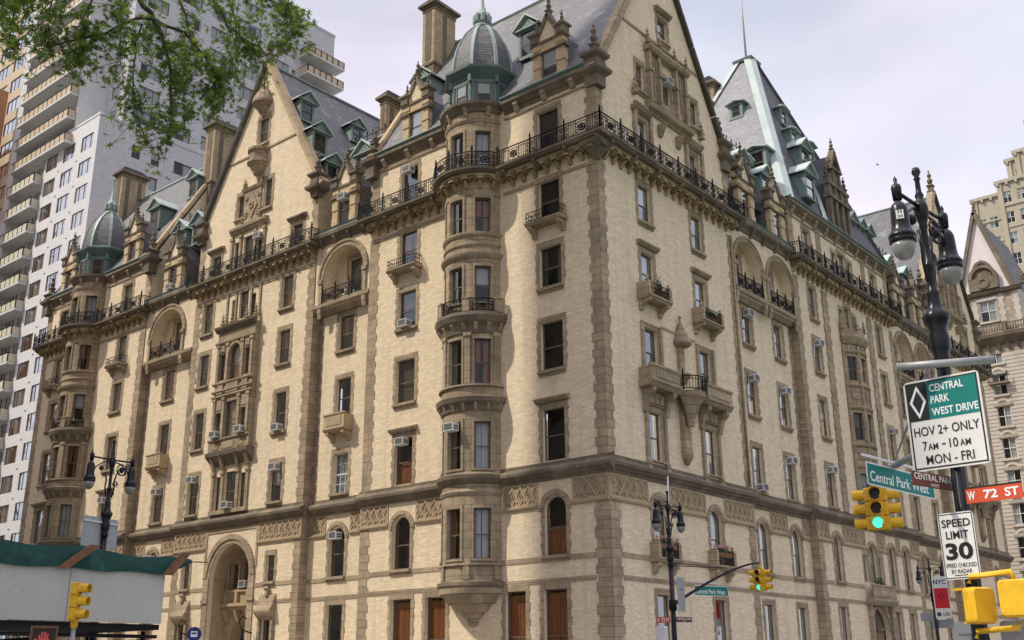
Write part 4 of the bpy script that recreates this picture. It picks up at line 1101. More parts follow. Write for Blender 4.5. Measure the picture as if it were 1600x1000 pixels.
for a, b in ((15.3, 24.2), (43.0, 52.0)): ret.prof([(NS, 24.9), (NS + .2, 24.95), (-.04, 25.25), (.12, 25.35), (.14, 25.6), (-.04, 25.68), (NS, 25.68)], a, b)
ret.build('pavilion_return', 'stone', HOUSE)
nw = MB(RF); nw.face([(67.3, 0, 0), (67.3, -62.5, 0), (67.3, -62.5, 34), (67.3, 0, 34.7)]); nw.build('side_wall', 'brick', HOUSE)
bw = MB(); bw.face([(-62.5, 67.3, 0), (-62.5, 62, 0), (-62.5, 62, 34), (-62.5, 67.3, 34)]); bw.build('side_wall', 'brick', HOUSE)
quoin(trimR, 0, .6, 12.3, 34.4, 0, False, True); quoin(trimR, 0, .8, 0, 9.9, 0, False, True, .05)
for a, b, l, r in ((14.6, 15.3, True, False), (24.2, 24.9, False, True), (42.3, 43.0, True, False), (52, 52.7, False, True), (66.5, 67.3, True, False)):
    quoin(trimR, a, b, 12.3, 29, 0, l, r); quoin(trimR, a, b, 0, 9.9, 0, l, r); quoin(trimR, a, b, 30.3, 34.4, 0, l, r)
for a, b in ((28.95, 29.75), (37.45, 38.25)): quoin(trimR, a, b, 12.3, 29, 0, True, True, .09); trimR.box(a, b, 0, .05, 30.3, 34.3)
for a, b, n in ((15.3, 15.75, NS), (23.8, 24.2, NS), (43, 43.4, NS), (51.6, 52, NS)): quoin(trimR, a, b, 12.3, 24.9, n, a in (23.8, 51.6), a in (15.3, 43))
pipe = MB(RF); pipe.tube([(14.95, .1, 12.4), (14.95, .1, 29)], .07, 8, raw=False); pipe.build('drainpipe', 'stone', HOUSE)
for a, b, n in ((0.0, 15.5, 0), (15.5, 24.0, NS + .04), (24.0, 43.2, 0), (43.2, 51.8, NS + .04), (51.8, 67.5, 0)): belt(RF, a, b, n)
for a, b, n in ((1.0, 15.3, 0), (15.3, 24.2, NS), (24.2, 31.2, 0), (35.6, 43, 0), (43, 52, NS), (52, 67.3, 0)):
    string(trimR, a, b, n, 7.12, 7.38); string(trimR, a, b, n, 6.02, 6.26); string(trimR, a, b, n, 0, 1.2, .06)
def fz(a, b, n, us): frieze(RF, a, b, n, [(u, 1.05) for u in us])
fz(0.06, 15.3, 0, (I_, J_)); fz(15.35, 24.15, NS, (K_, L_)); fz(24.2, 31.2, 0, (M_,)); fz(31.2, 35.5, 0, (33.25,)); fz(35.5, 43, 0, (37.0, O_)); fz(43.05, 51.95, NS, (45.3, 49.75)); fz(52, 67.3, 0, (56.7, 62.65))
balcony(RF, 0.0, 15.7, 0, ends=(True, True), endrails=(False, True))
balcony(RF, 23.8, 43.4, 0, endrails=(True, True)); balcony(RF, 51.6, 67.7, 0, endrails=(True, True))
for a, b in ((.65, 15.2), (24.3, 42.9), (52.1, 67.2)): corbels(RF, a, b, 0)
cc = MB(); cc.sqlathe(0, 0, [(.12, 28.9), (.2, 29.1), (.5, 29.6), (.68, 29.75), (.7, 29.99)]); cc.build('corner_corbel', 'dstone', HOUSE)
# pieces on the gable pavilions: planter shelves, joined balcony, niche
for d in (0, 52.05):
    balconette(RF, I_ + d, 2.5, 21.75, d=.85, rail='panel', h=.75); balconette(RF, J_ + d, 2.5, 21.75, d=.85, rail='panel', h=.75)
    jb = MB(RF); z = 16.75
    for u in (I_ + d, J_ + d):
        jb.prof([(0, z - .35), (.75, z - .35), (.85, z - .15), (.95, z - .1), (.95, z), (0, z)], u - 1.5, u + 1.5)
        jb.box(u - 1.42, u + 1.42, .72, .88, z, z + .75); jb.box(u - 1.48, u + 1.48, .66, .94, z + .75, z + .88); jb.box(u - 1.0, u + 1.0, .88, .91, z + .15, z + .6)
        for s in (-1, 1):
            a, b = sorted((u + s * 1.42, u + s * 1.26)); jb.box(a, b, 0, .718, z, z + .75)
            x = u + s * 1.05; jb.prof([(0, z - 1.7), (.18, z - 1.65), (.28, z - 1.3), (.4, z - .9), (.75, z - .6), (.75, z - .36), (0, z - .36)], x - .17, x + .17)
        jb.box(u - .85, u + .85, 0, .12, z - 1.2, z - .5)
        for x in (-.5, 0, .5): jb.box(u + x - .2, u + x + .2, .12, .22, z - 1.1, z - .6)
    m = (I_ + J_) / 2 + d
    jb.prof([(0, z - .3), (.55, z - .3), (.7, z - .1), (.7, z - .004), (0, z - .004)], m - 1.5, m + 1.5)
    jb.lathe(m, .45, [(.25, z - 1.9), (.3, z - 1.5), (.65, z - .7), (.8, z - .45), (.95, z - .3), (1.0, z - .005)], 16, 0, pi, smooth=False)
    jb.box(m - .38, m + .38, 0, .3, z - 3.4, z - 1.0); jb.lathe(m, .14, [(.05, z - 4.1), (.3, z - 3.75), (.4, z - 3.4)], 8)
    jb.build('joined_balcony', 'stone', HOUSE)
    jr = bayframe(RF, m, .3, 1.1, .25); railing(jr, -1.25, 1.25, .1, z, h=.85, post=3, panel=False, parent=HOUSE)
    ni = MB(RF)
    ni.box(m - .26, m + .26, 0, .2, 18.0, 19.8); ni.lathe(m, .16, [(.08, 17.3), (.22, 17.4), (.42, 17.78), (.5, 17.85), (.48, 18.0)], 10)
    ni.lathe(m, .18, [(.46, 19.62), (.6, 19.72), (.64, 19.9), (.5, 19.96), (.52, 20.14), (.40, 20.2), (.42, 20.42), (.28, 20.48), (.26, 20.75), (.14, 20.85), (.16, 21.0), (.06, 21.1), (.05, 21.35), (.12, 21.42), (0, 21.6)], 12)
    ni.build('wall_niche', 'stone', HOUSE)
    st = MB(RF); st.box(I_ + d + 1.1, J_ + d - 1.1, 0, .05, 20.35, 20.47)
    for u in (I_ + d, J_ + d):
        for x in (-.93, .93):
            st.box(u + x - .12, u + x + .12, 0, .14, 17.5, 20.3); st.box(u + x - .12, u + x + .12, 0, .14, 12.4, 15.3)
            st.prof([(0, 11.95), (.1, 12.0), (.22, 12.3), (.22, 12.42), (0, 12.42)], u + x - .14, u + x + .14); st.lathe(u + x, .14, [(.04, 11.7), (.14, 11.85), (.14, 12.1)], 8)
        st.box(u - .95, u + .95, 0, .16, 12.42, 12.5)
    st.build('window_pilaster', 'stone', HOUSE)
for u in (I_, J_): balconette(RF, u, 2.3, 7.3, d=.6, rail='panel', h=.8)

# oriel over the park door
fo = bayframe(RF, N_, -1.6, 2.45, .3); ow = MB(fo); ot = MB(fo); AO = 2.1
oops = []
for z0, z1 in ((13.6, 15.4), (17.9, 20.0), (22.5, 24.4)):
    for c, w_ in ((-1.35, .85), (0.0, .95), (1.35, .85)):
        o = (c - w_ / 2, c + w_ / 2, z0, z1); oops.append(o); win(fo, o, 0, pickR(), dep=.2); 
        for x in (o[0] - .12, o[1]): ot.box(x, x + .12, 0, .06, z0, z1)
        ot.box(o[0] - .14, o[1] + .14, 0, .06, z1, z1 + .14)
ow.panel(-AO, AO, 12.3, 26.2, 0, oops, depth=.25)
ob = ow.build('oriel', 'stone', HOUSE)
for z in (13.3, 15.9, 17.5, 20.4, 22.1, 24.8): ot.prof([(0, z - .1), (.08, z - .1), (.16, z), (.16, z + .1), (0, z + .14)], -AO, AO)
ot.prof([(0, 25.4), (.1, 25.4), (.34, 25.75), (.38, 25.95), (.2, 26.05), (.14, 26.6), (0, 26.65)], -AO, AO)
for z in (16.7, 21.3, 25.05):
    for c in (-1.35, 0, 1.35): ot.ring(c, z, .1, .3, 0, .06, seg=8); ot.bar(c - .35, z - .3, c + .35, z + .3, .08, 0, .05); ot.bar(c + .35, z - .3, c - .35, z + .3, .08, 0, .045)
for c in (-2.0, -.7, .7, 2.0):
    ot.box(c - .09, c + .09, 0, .1, 12.4, 25.3); finial(ot, c, .15, 26.6, .5, 6)
ot.build('oriel_moulding', 'stone', ob)
oc = MB(RF); oc.lathe(N_, -1.6, [(1.7, 11.6), (2.0, 11.9), (2.5, 12.3), (2.62, 12.45)], 24, .1, pi - .1, smooth=False); oc.build('oriel_corbel', 'stone', ob)
bt = MB(RF); bt.prof([(0, 6.0), (.5, 6.0), (.7, 6.3), (.7, 6.45), (0, 6.5)], 31.2, 35.6); bt.box(31.3, 35.5, .5, .62, 6.5, 7.3); bt.box(31.2, 35.6, .46, .68, 7.3, 7.42); bt.box(32.4, 34.3, .62, .66, 6.65, 7.15)
for x in (31.35, 35.1): bt.box(x, x + .3, 0, .3, 3.5, 6.0)
bt.ring(33.375, 5.9 - 1.625, 1.63, 1.95, 0, .12, 0, pi, 14); bt.build('door_balcony', 'stone', HOUSE)

# eaves of the pavilions
def eaves(fr, a, b, brk=None):
    profmb(fr, [(0, 34.1), (.06, 34.1), (.10, 34.3), (.18, 34.36), (.34, 34.56), (.46, 34.66), (.46, 34.84), (-.3, 34.86), (-.3, 34.5), (0, 34.4)], a, b, 'dstone', 'eaves_cornice')
    profmb(fr, [(.05, 34.862), (.42, 34.862), (.55, 35.02), (.52, 35.1), (.05, 35.06)], a, b, 'copper', 'gutter')
    profmb(fr, [(0, 33.75), (.07, 33.75), (.10, 33.85), (0, 33.9)], a, b, 'stone', 'string_course')
    c = MB(fr); k = max(2, round((b - a) / 2.0))
    for i in range(k):
        x = a + (b - a) * (i + .5) / k; c.prof([(0, 33.95), (.12, 34.0), (.36, 34.4), (.36, 34.55), (0, 34.55)], x - .16, x + .16)
    c.build('cornice_bracket', 'stone', HOUSE)
eaves(LF, .45, 6.75); eaves(LF, 11.65, 18.4); eaves(LF, 45.5, 52.15); eaves(LF, 57.05, 62.9); eaves(RF, 23.9, 43.3)

# ================================================================ roofs
RIDGE = 47.5
def roof(name, faces, m='slate'):
    mb = MB()
    for f in faces: mb.face(f, raw=True)
    return mb.build(name, m, HOUSE)
def ridge_bar(pts, r=.16, m='copperl', name='ridge_capping'):
    mb = MB(); mb.tube(pts, r, 6, smooth=False); return mb.build(name, m, HOUSE)
HD = 7.4
for x0, x1 in ((-18.5, -.25), (-62.7, -45.4)):
    roof('pavilion_roof', [[(x0, -.35, 34.9), (x1, -.35, 34.9), (x1, HD, RIDGE), (x0, HD, RIDGE)], [(x0, HD, RIDGE), (x1, HD, RIDGE), (x1, 15.1, 34.9), (x0, 15.1, 34.9)]])
    ridge_bar([(x0, HD, RIDGE + .05), (x1, HD, RIDGE + .05)])
# gable end walls of the pavilions over the recesses
for u, d in ((18.5, 1), (45.4, -1)):
    e = MB(); x = -u
    
    fy = Fr(lambda a, n, z, x=x, d=d: (x - d * n, a, z)); e.fr = fy
    e.prism([(.06, 25.2), (14.9, 25.2), (14.9, 34.9), (HD, RIDGE + .25), (.06, 34.9)], -.45, .004); e.build('gable_end_wall', 'brick', HOUSE)
    coping(fy, [(-.5, 34.75), (-.0, 35.3), (HD, RIDGE + .4)], -.55, .08, .22, 'stone2'); coping(fy, [(15.3, 34.75), (14.9, 35.3), (HD, RIDGE + .4)], -.55, .08, .22, 'stone2')
    f = MB(LF); uu = u - .15 * d
    f.sqlathe(uu, .1, [(.4, 33.4), (.4, 34.3), (.66, 34.55), (.7, 34.75), (.45, 34.85), (.38, 35.2), (.56, 35.4), (.3, 35.6)]); finial(f, uu, .1, 35.5, .95)
    f.build('finial', 'dstone', HOUSE)
f = MB(LF); f.sqlathe(62.4, .1, [(.4, 33.4), (.4, 34.3), (.66, 34.55), (.7, 34.75), (.45, 34.85), (.38, 35.2), (.56, 35.4), (.3, 35.6)]); finial(f, 62.4, .1, 35.5, .95)
finial(f, 62.3, -HD, RIDGE + .2, 1.3); f.build('finial', 'dstone', HOUSE)
e = MB(Fr(lambda a, n, z: (-62.5 - n, a, z))); e.prism([(0, 34.6), (14.9, 34.6), (HD, RIDGE)], -.4, -.02); e.build('gable_end_wall', 'brick', HOUSE)
# centre gable roof running north
roof('gable_roof', [[(-24.0, -.3, 34.8), (-GA, -.3, GH), (-GA, 22, GH), (-24.0, 22, 34.8)], [(-38.6, -.3, 34.8), (-GA, -.3, GH), (-GA, 22, GH), (-38.6, 22, 34.8)]])
gw = MB(); gw.face([(-24.1, -.0, 30.3), (-24.1, 16, 30.3), (-24.1, 16, 34.9), (-24.1, 0, 34.9)], raw=True); gw.face([(-38.4, -.0, 30.3), (-38.4, 16, 30.3), (-38.4, 16, 34.9), (-38.4, 0, 34.9)], raw=True); gw.build('gable_side_wall', 'goldbrick', HOUSE)
ridge_bar([(-GA, 0, GH + .02), (-GA, 22, GH + .02)], m='copper')
# recess roofs of the south front
for a, b in ((-24.1, -18.5), (-45.4, -38.4)):
    roof('recess_roof', [[(a, -.1, 30.9), (b, -.1, 30.9), (b, 1.5, 31.2), (a, 1.5, 31.2)], [(a, 1.5, 31.2), (b, 1.5, 31.2), (b, 2.6, 38.4), (a, 2.6, 38.4)], [(a, 2.6, 38.4), (b, 2.6, 38.4), (b, 16, 39.0), (a, 16, 39.0)]])
    ridge_bar([(a + .1, 2.6, 38.45), (b - .1, 2.6, 38.45)], .24, 'copper')
    rr = Fr(lambda u, n, z: (u, 2.9 - n, z - 1.8)); cr_ = MB(rr)
    for i in range(9): x = a + .3 + (b - a - .6) * i / 8; cr_.box(x - .02, x + .02, -.02, .02, 40.3, 41.5); cr_.lathe(x, 0, [(.07, 41.4), (0, 41.7)], 5)
    for z in (40.7, 41.2): cr_.box(a + .2, b - .2, -.02, .02, z, z + .04)
    cr_.build('roof_railing', 'iron', HOUSE)
# east front: gable roofs are the ends of E-W roofs; the north pavilion mirrors
roof('pavilion_roof', [[(-.25, 52.0, 34.8), (-.25, 59.7, RIDGE), (-18.5, 59.7, RIDGE), (-18.5, 52.0, 34.8)], [(-.25, 67.4, 34.8), (-.25, 59.7, RIDGE), (-18.5, 59.7, RIDGE), (-18.5, 67.4, 34.8)]])
ridge_bar([(-.2, 59.7, RIDGE + .05), (-18.5, 59.7, RIDGE + .05)])
ge = MB()
for y in (15.3, 52.0): ge.face([(0, y, 25.2), (-18, y, 25.2), (-18, y, 34.9), (0, y, 34.9)], raw=True)
for y in (24.2, 43.0): ge.face([(0, y, 25.2), (-14, y, 25.2), (-14, y, 34.9), (0, y, 34.9)], raw=True)
ge.build('pavilion_side_wall', 'goldbrick', HOUSE)
for y in (24.2, 43.0, 15.3):
    d = -1 if y != 43.0 else 1
    q_ = MB(Fr(lambda u, n, z, y=y, d=d: (-u, y + (n if d > 0 else -n) * (1 if y != 15.3 else -1), z))); quoin(q_, 0.0, .6, 30.8, 34.4, 0, False, True); q_.build('quoin', 'stone2', HOUSE)
for a, b in ((15.3, 24.2), (43.0, 52.0)):
    roof('recess_roof', [[(.1, a, 30.9), (.1, b, 30.9), (-1.5, b, 31.2), (-1.5, a, 31.2)], [(-1.5, a, 31.2), (-1.5, b, 31.2), (-2.5, b, 38.4), (-2.5, a, 38.4)], [(-2.5, a, 38.4), (-2.5, b, 38.4), (-16, b, 39.0), (-16, a, 39.0)]])
    ridge_bar([(-2.4, a + .1, 38.45), (-2.4, b - .1, 38.45)], .24, 'copper')
    cr_ = MB(Fr(lambda u, n, z: (-2.7 + n, u, z - 1.8)))
    for i in range(12): x = a + .3 + (b - a - .6) * i / 11; cr_.box(x - .02, x + .02, -.02, .02, 40.3, 41.5); cr_.lathe(x, 0, [(.07, 41.4), (0, 41.7)], 5)
    for z in (40.7, 41.2): cr_.box(a + .2, b - .2, -.02, .02, z, z + .04)
    cr_.build('roof_railing', 'iron', HOUSE)
# tall truncated pyramid over the centre of the park side
PT = (33.5, 6.6, 53.4); e = .65
b0, b1, b2, b3 = (.3, 23.9, 34.9), (.3, 43.3, 34.9), (-14.2, 43.3, 34.9), (-14.2, 23.9, 34.9)
t0, t1, t2, t3 = (-PT[1] + e, PT[0] - e, PT[2]), (-PT[1] + e, PT[0] + e, PT[2]), (-PT[1] - e, PT[0] + e, PT[2]), (-PT[1] - e, PT[0] - e, PT[2])
roof('pyramid_roof', [[b0, b1, t1, t0], [b1, b2, t2, t1], [b2, b3, t3, t2], [t0, t1, t2, t3]], 'darkslate'); roof('pyramid_roof', [[b3, b0, t0, t3]], 'sunlitslate')  # sun and shade put into the slate colours: south face lighter, others darker
hip = MB()
for p, q, w_ in ((b0, t0, .52), (b1, t1, .36), (b3, t3, .4), (b2, t2, .3)):
    p, q = Vector(p), Vector(q); ax = (q - p).normalized(); oc_ = Vector((p.x + 6.9, p.y - 33.6, 0)).normalized()
    sd = ax.cross(oc_).normalized()
    up_ = sd.cross(ax).normalized(); up_ = up_ if up_.z > 0 else -up_
    vs = [tuple(c + sd * (w_ * s) + up_ * h) for c in (p, q) for s, h in ((-1, -.12), (0, .10), (1, -.12))]
    vs = [tuple(Vector(v) + oc_ * .06) for v in vs]
    hip.grid(vs, [(0, 1, 4, 3), (1, 2, 5, 4), (0, 2, 5, 3)])
hip.build('hip_capping', 'copperw', HOUSE)
cp_ = MB(); cp_.sqlathe(-PT[1], PT[0], [(e + .05, PT[2] - .15), (e + .25, PT[2] - .1), (e + .3, PT[2] + .15), (e + .1, PT[2] + .3), (.2, PT[2] + .45)]); cp_.build('roof_cap', 'copper', HOUSE)
fp_ = MB(); fp_.tube([(-PT[1], PT[0], PT[2] + .3), (-PT[1], PT[0], PT[2] + 12)], .11, 8, r1=.05); fp_.build('flagpole', 'acw', HOUSE)
vl = MB(); vl.grid([(.42, 30.0, 34.95), (.42, 30.9, 34.95), (-3.2, 36.3, 45.0), (-3.2, 35.6, 45.0)], [(0, 1, 2, 3)]); vl.build('roof_flashing', 'copperw', HOUSE)
# flat core roofs round the court, out of sight behind the slopes
roof('court_roof', [[(-18.5, 14, 33.0), (-18.5, 60, 33.0), (-.6, 60, 33.0), (-.6, 14, 33.0)], [(-62.4, 15, 33.4), (-62.4, 62, 33.4), (-18.5, 62, 33.4), (-18.5, 15, 33.4)]])

# ---------------------------------------------------------------- chimneys
def chimney(x, y, wx, wy, z0, z1, m='chimneybrick'):
    c = MB(); f = Fr(lambda a, b, z: (x + a, y + b, z)); c.fr = f
    c.box(-wx, wx, -wy, wy, z0, z1); 
    zc = z0 + (z1 - z0) * .55
    o = c.build('chimney', m, HOUSE)
    t = MB(f)
    def band(z, h, d):
        t.box(-wx - d, wx + d, -wy - d, wy + d, z, z + h)
    for s in (-1, 1): t.box(-wx * .5, wx * .5, *sorted((s * wy, s * (wy + .03))), zc + .5, z1 - .7)
    band(zc - .3, .1, .05); band(z1 - .6, .12, .05); band(zc, .22, .12); band(z1 - .35, .2, .1); band(z1 - .15, .2, .3)
    for s in (-1, 1):
        for k in range(max(1, int(wy * 1.6))):
            yy = -wy + (k + .5) * 2 * wy / max(1, int(wy * 1.6)); t.box(*sorted((s * wx, s * (wx + .03))), yy - .2, yy + .2, zc + .5, z1 - .7)
        t.box(*sorted((s * (wx + .035), s * (wx - .25))), -wy - .04, -wy + .25, z0, zc)
    t.build('chimney_band', 'dstone', o)
    cp = MB(f); 
    vs = [(-wx - .28, -wy - .28, z1 + .05), (wx + .28, -wy - .28, z1 + .05), (wx + .28, wy + .28, z1 + .05), (-wx - .28, wy + .28, z1 + .05), (-wx * .3, -wy * .7, z1 + .8), (wx * .3, -wy * .7, z1 + .8), (wx * .3, wy * .7, z1 + .8), (-wx * .3, wy * .7, z1 + .8)]
    cp.grid([f(*v) for v in vs], [(0, 1, 5, 4), (1, 2, 6, 5), (2, 3, 7, 6), (3, 0, 4, 7), (4, 5, 6, 7), (0, 1, 2, 3)])
    cp.build('chimney_cap', 'iron', o)
chimney(-18.35, 6.0, .6, 1.15, 38, 49.9); chimney(-45.6, 6.0, .7, 1.5, 36, 49.2); chimney(-62.2, 6.4, .7, 1.3, 36, 50.0)
chimney(-23.35, 6.4, .32, 1.3, 36, 43.9); chimney(-9.4, 31.6, .6, .6, 40, 51.4); chimney(-2.2, 16.0, .5, .6, 33, 40.4)
# ---------------------------------------------------------------- dormers
def stone_dormer(fr, u, n, z0, w=2.4, h=2.9, kind=None, ac=None, where=None, dep=3.2, m2='goldbrick'):
    D = empty('stone_dormer'); D.parent = HOUSE
    hw = w / 2; a = hw * .5; zt = z0 + h; pk = zt + hw * 1.55
    f = MB(fr)
    for s in (-1, 1):
        x0, x1 = sorted((u + s * hw, u + s * a))
        z = z0; i = 0
        while z < zt - .1: f.box(x0 + (.04 if i % 2 else 0), x1, n - .35, n + (.0 if i % 2 else .05), z, min(z + .62, zt)); z += .63; i += 1
    f.box(u - a, u + a, n - .3, n - .02, zt - .55, zt); f.box(u - a, u + a, n - .35, n + .1, z0, z0 + .12)
    f.build('pier', 'goldbrick' if m2 == 'goldbrick' else 'stone2', D)
    g = MB(fr)
    for s in (-1, 1):
        x = u + s * (hw - .22)
        g.box(x - .36, x + .36, n - .4, n + .14, zt - .75, zt - .6); g.box(x - .36, x + .36, n - .4, n + .12, zt - .05, zt + .1); g.sqlathe(x, n - .12, [(.3, zt + .1), (.3, zt + .55), (.42, zt + .65), (.42, zt + .78), (.2, zt + .9)]); finial(g, x, n - .12, zt + .75, .5, 6)
    g.box(u - hw + .1, u + hw - .1, n - .35, n + .06, zt, zt + .16)
    for s in (-1, 1): g.bar(u + s * (hw - .25), zt + .15, u, pk, .24, n - .4, n + .12)
    finial(g, u, n - .12, pk - .15, .72)
    g.build('dormer_dressing', 'dstone', D)
    p = MB(fr); p.prism([(u - hw + .3, zt + .16), (u + hw - .3, zt + .16), (u, pk - .15)], n - .3, n + .0); p.build('dormer_gable', 'brick', D)
    c = MB(fr); d1 = n - .35
    c.prism([(u - hw + .1, z0), (u + hw - .1, z0), (u + hw - .1, zt), (u, pk - .25), (u - hw + .1, zt)], d1 - dep, d1 - .01); c.build('dormer_cheek', 'slate', D)
    o = (u - a + .02, u + a - .02, z0 + .14, zt - .55, False)
    WINS.append(dict(fr=fr, o=o, n=n - .22, kind=kind or 'dark', style='hung', col='sash', parent=D, fw=.07, back=.06))
    if ac: ACS.append((fr, o, n - .1, ac, where))
def copper_dormer(fr, u, n, z0, w=1.7, h=2.0, dep=2.5, flat=False, pal='coppermid'):
    D = empty('copper_dormer'); D.parent = HOUSE
    hw = w / 2; zt = z0 + h; pk = zt + hw * (1.15 if not flat else .35); o = (u - hw + .22, u + hw - .22, z0 + .15, zt - .15, False)
    b = MB(fr)
    for s in (-1, 1): b.box(*sorted((u + s * hw, u + s * (hw - .2))), n - dep, n, z0, zt)
    b.box(u - hw + .2, u + hw - .2, n - .2, n, z0, z0 + .14); b.box(u - hw + .2, u + hw - .2, n - .2, n, zt - .15, zt); b.box(u - hw + .2, u + hw - .2, n - dep, n - .3, z0, zt)
    b.box(u - hw - .08, u + hw + .08, n, n + .1, z0 - .1, z0 + .02)
    b.build('dormer_body', pal, D)
    r = MB(fr)
    for s in (-1, 1):
        q = [(u, pk), (u + s * (hw + .3), zt - .02), (u + s * (hw + .3), zt + .1), (u, pk + .14)]
        r.prism(q, n - dep - 1.2, n + .28)
    r.build('dormer_roof', 'copperw', D)
    if not flat:
        t = MB(fr); t.prism([(u - hw, zt + .02), (u + hw, zt + .02), (u, pk - .06)], n - .06, n + .08)
        for i in range(3):
            for j in range(3 - i): t.ring(u + (j - (2 - i) / 2) * .3, zt + .2 + i * .27, .04, .09, n + .08, n + .11, seg=6)
        t.box(u - hw - .15, u + hw + .15, n - .06, n + .2, zt - .06, zt + .06)
        t.build('dormer_pediment', pal, D)
    WINS.append(dict(fr=fr, o=o, n=n - .1, kind='dark', style='hung', col='frame', parent=D, fw=.07, back=.06))
stone_dormer(LF, 3.25, .05, 35.0, kind='half'); stone_dormer(LF, 14.5, .05, 35.0, kind='curtain'); stone_dormer(LF, 21.3, .1, 30.95, kind='dark', ac='top', where=('recess dormer', 0))
stone_dormer(LF, 42.0, .1, 30.95, ac='bot', where=('west recess dormer', 0)); stone_dormer(LF, 48.9, .05, 35.0); stone_dormer(LF, 59.6, .05, 35.0)
for u in (6.7, 16.2, 49.5): copper_dormer(LF, u - .3, -1.9, 39.0, w=1.6, h=2.1, dep=2.0)
copper_dormer(LF, 21.3, -1.5, 35.2, w=1.7, h=1.8); copper_dormer(LF, 41.0, -1.2, 35.3, h=1.8); copper_dormer(LF, 43.6, -1.2, 35.3, h=1.8)
copper_dormer(LF, 46.9, -4.0, 42.2, w=1.4, h=1.9)
EF = Fr(lambda u, n, z: (-24.0 + n, u, z))      # east slope of the centre gable roof
copper_dormer(EF, 1.7, -.75, 35.4, w=1.5, h=1.9); copper_dormer(EF, 1.1, -1.75, 38.3, w=1.5, h=1.8); copper_dormer(EF, 1.4, -3.85, 41.9, w=1.4, h=1.7); copper_dormer(EF, 6.7, -4.1, 42.3, w=1.2, h=1.4, dep=2)
for u in (17.6, 22.3): stone_dormer(RF, u, .1, 30.95, kind='dark', w=2.3)
for u in (45.4, 49.9): stone_dormer(RF, u, .1, 30.95, kind='dark', w=2.3)
for u in (19.7, 23.3, 47.3, 51.2): copper_dormer(RF, u, -1.0, 34.9, w=1.5, h=1.8, dep=2)
for u in (16.9, 21.6): copper_dormer(RF, u, -1.6, 36.6, w=1.2, h=1.2, dep=1.5, flat=True)
for u, z, fl in ((28.3, 36.2, False), (31.4, 40.1, False), (32.0, 43.0, True), (32.7, 45.7, True), (35.2, 42.9, True)): copper_dormer(RF, u, .3 - (z - 34.9) * .373 + .5, z, w=1.7 if not fl else 1.15, h=2.1 if not fl else 1.5, dep=1.8, flat=fl)
SF_ = Fr(lambda u, n, z: (-u, 23.9 - n, z))
for u, z, w_ in ((5.9, 45.9, 1.2), (2.6, 38.0, 1.9)): copper_dormer(SF_, u, -(z - 34.9) * .519 + .4, z, w=w_, h=w_ * 1.05 + .1, dep=1.6, flat=True)
for u in (38.6, 40.6, 42.2): copper_dormer(RF, u, -.6, 36.0, w=1.5, h=2.0, dep=2)
# big stepped stone dormer over the oriel
D = empty('great_stone_dormer'); D.parent = HOUSE
f = MB(RF); c = 34.4
for x in (-1.7, -.6, .6, 1.7): f.box(c + x - .2, c + x + .2, -.3, .12, 34.9, 39.2)
f.box(c - 1.7, c + 1.7, -.3, -.02, 37.9, 39.2); f.box(c - 1.7, c + 1.7, -.3, .0, 34.9, 35.4); f.box(c - 2.1, c + 2.1, -.35, .25, 38.0, 38.25); f.box(c - 2.0, c + 2.0, -.35, .2, 39.2, 39.45)
for x in (-.6, .6): f.box(c + x - .18, c + x + .18, -.3, .1, 39.45, 40.9)
f.box(c - .6, c + .6, -.3, -.02, 39.45, 41.2); f.box(c - 1.0, c + 1.0, -.35, .2, 40.9, 41.1)
for s in (-1, 1): f.bar(c + s * .9, 41.1, c, 42.8, .3, -.35, .15); f.prism([(c + s * 1.6, 39.45), (c + s * .7, 39.45), (c + s * .7, 40.8)], -.3, .0); finial(f, c + s * 1.75, -.1, 39.4, .8); finial(f, c + s * .85, -.1, 41.1, .5)
finial(f, c, -.1, 42.6, .7); f.build('dormer_front', 'dstone', D)
g = MB(RF); g.prism([(c - 1.6, 34.9), (c + 1.6, 34.9), (c + 1.6, 39.4), (c + .6, 41), (c, 42.5), (c - .6, 41), (c - 1.6, 39.4)], -2.2, -.31); g.build('dormer_cheek', 'darkslate', D)
for x in (-1.15, 0, 1.15): WINS.append(dict(fr=RF, o=(c + x - .34, c + x + .34, 35.5, 37.8, False), n=-.2, kind='dark', style='hung', col='sash', parent=D, fw=.06, back=.06))

wallL.build('brick_wall', 'brick', HOUSE); wallR.build('brick_wall', 'brick', HOUSE)
def split_marked(mb, mat_, cap):
    ms = mb.marks + [(len(mb.v), len(mb.f), None, None)]; segs = {}
    if ms[0][1] > 0: ms = [(0, 0, 'stone_dressing', None)] + ms
    for (v0, f0, nm, w), (v1, f1, _, _) in zip(ms, ms[1:]):
        if f1 > f0: segs.setdefault(nm, []).append((f0, f1, w))
    for nm, sg in segs.items():
        if nm == 'window_surround':
            def key(q):
                fr, o, n = q[2]; p = Vector(fr((o[0] + o[1]) / 2, n, (o[2] + o[3]) / 2)); return (p - CAMP).length
            sg.sort(key=key); rest = MB()
            for i, (f0, f1, w) in enumerate(sg):
                q = mb.part(f0, f1)
                if i < cap: q.build(nm, mat_, HOUSE)
                else: rest.grid(q.v, q.f)
            if rest.f: RESTS.append(rest)
        elif nm == 'stone_dressing':
            for f0, f1, w in sg:
                for q in mb.part(f0, f1).pieces(): q.build(nm, mat_, HOUSE)
        else:
            for f0, f1, w in sg: mb.part(f0, f1).build(nm, mat_, HOUSE)
RESTS = []
split_marked(trimL, 'stone', 50); split_marked(trimR, 'stone', 45)
rs = MB()
for r in RESTS: rs.grid(r.v, r.f)
tag(rs.build('window_surround', 'stone', HOUSE), kind='stuff')
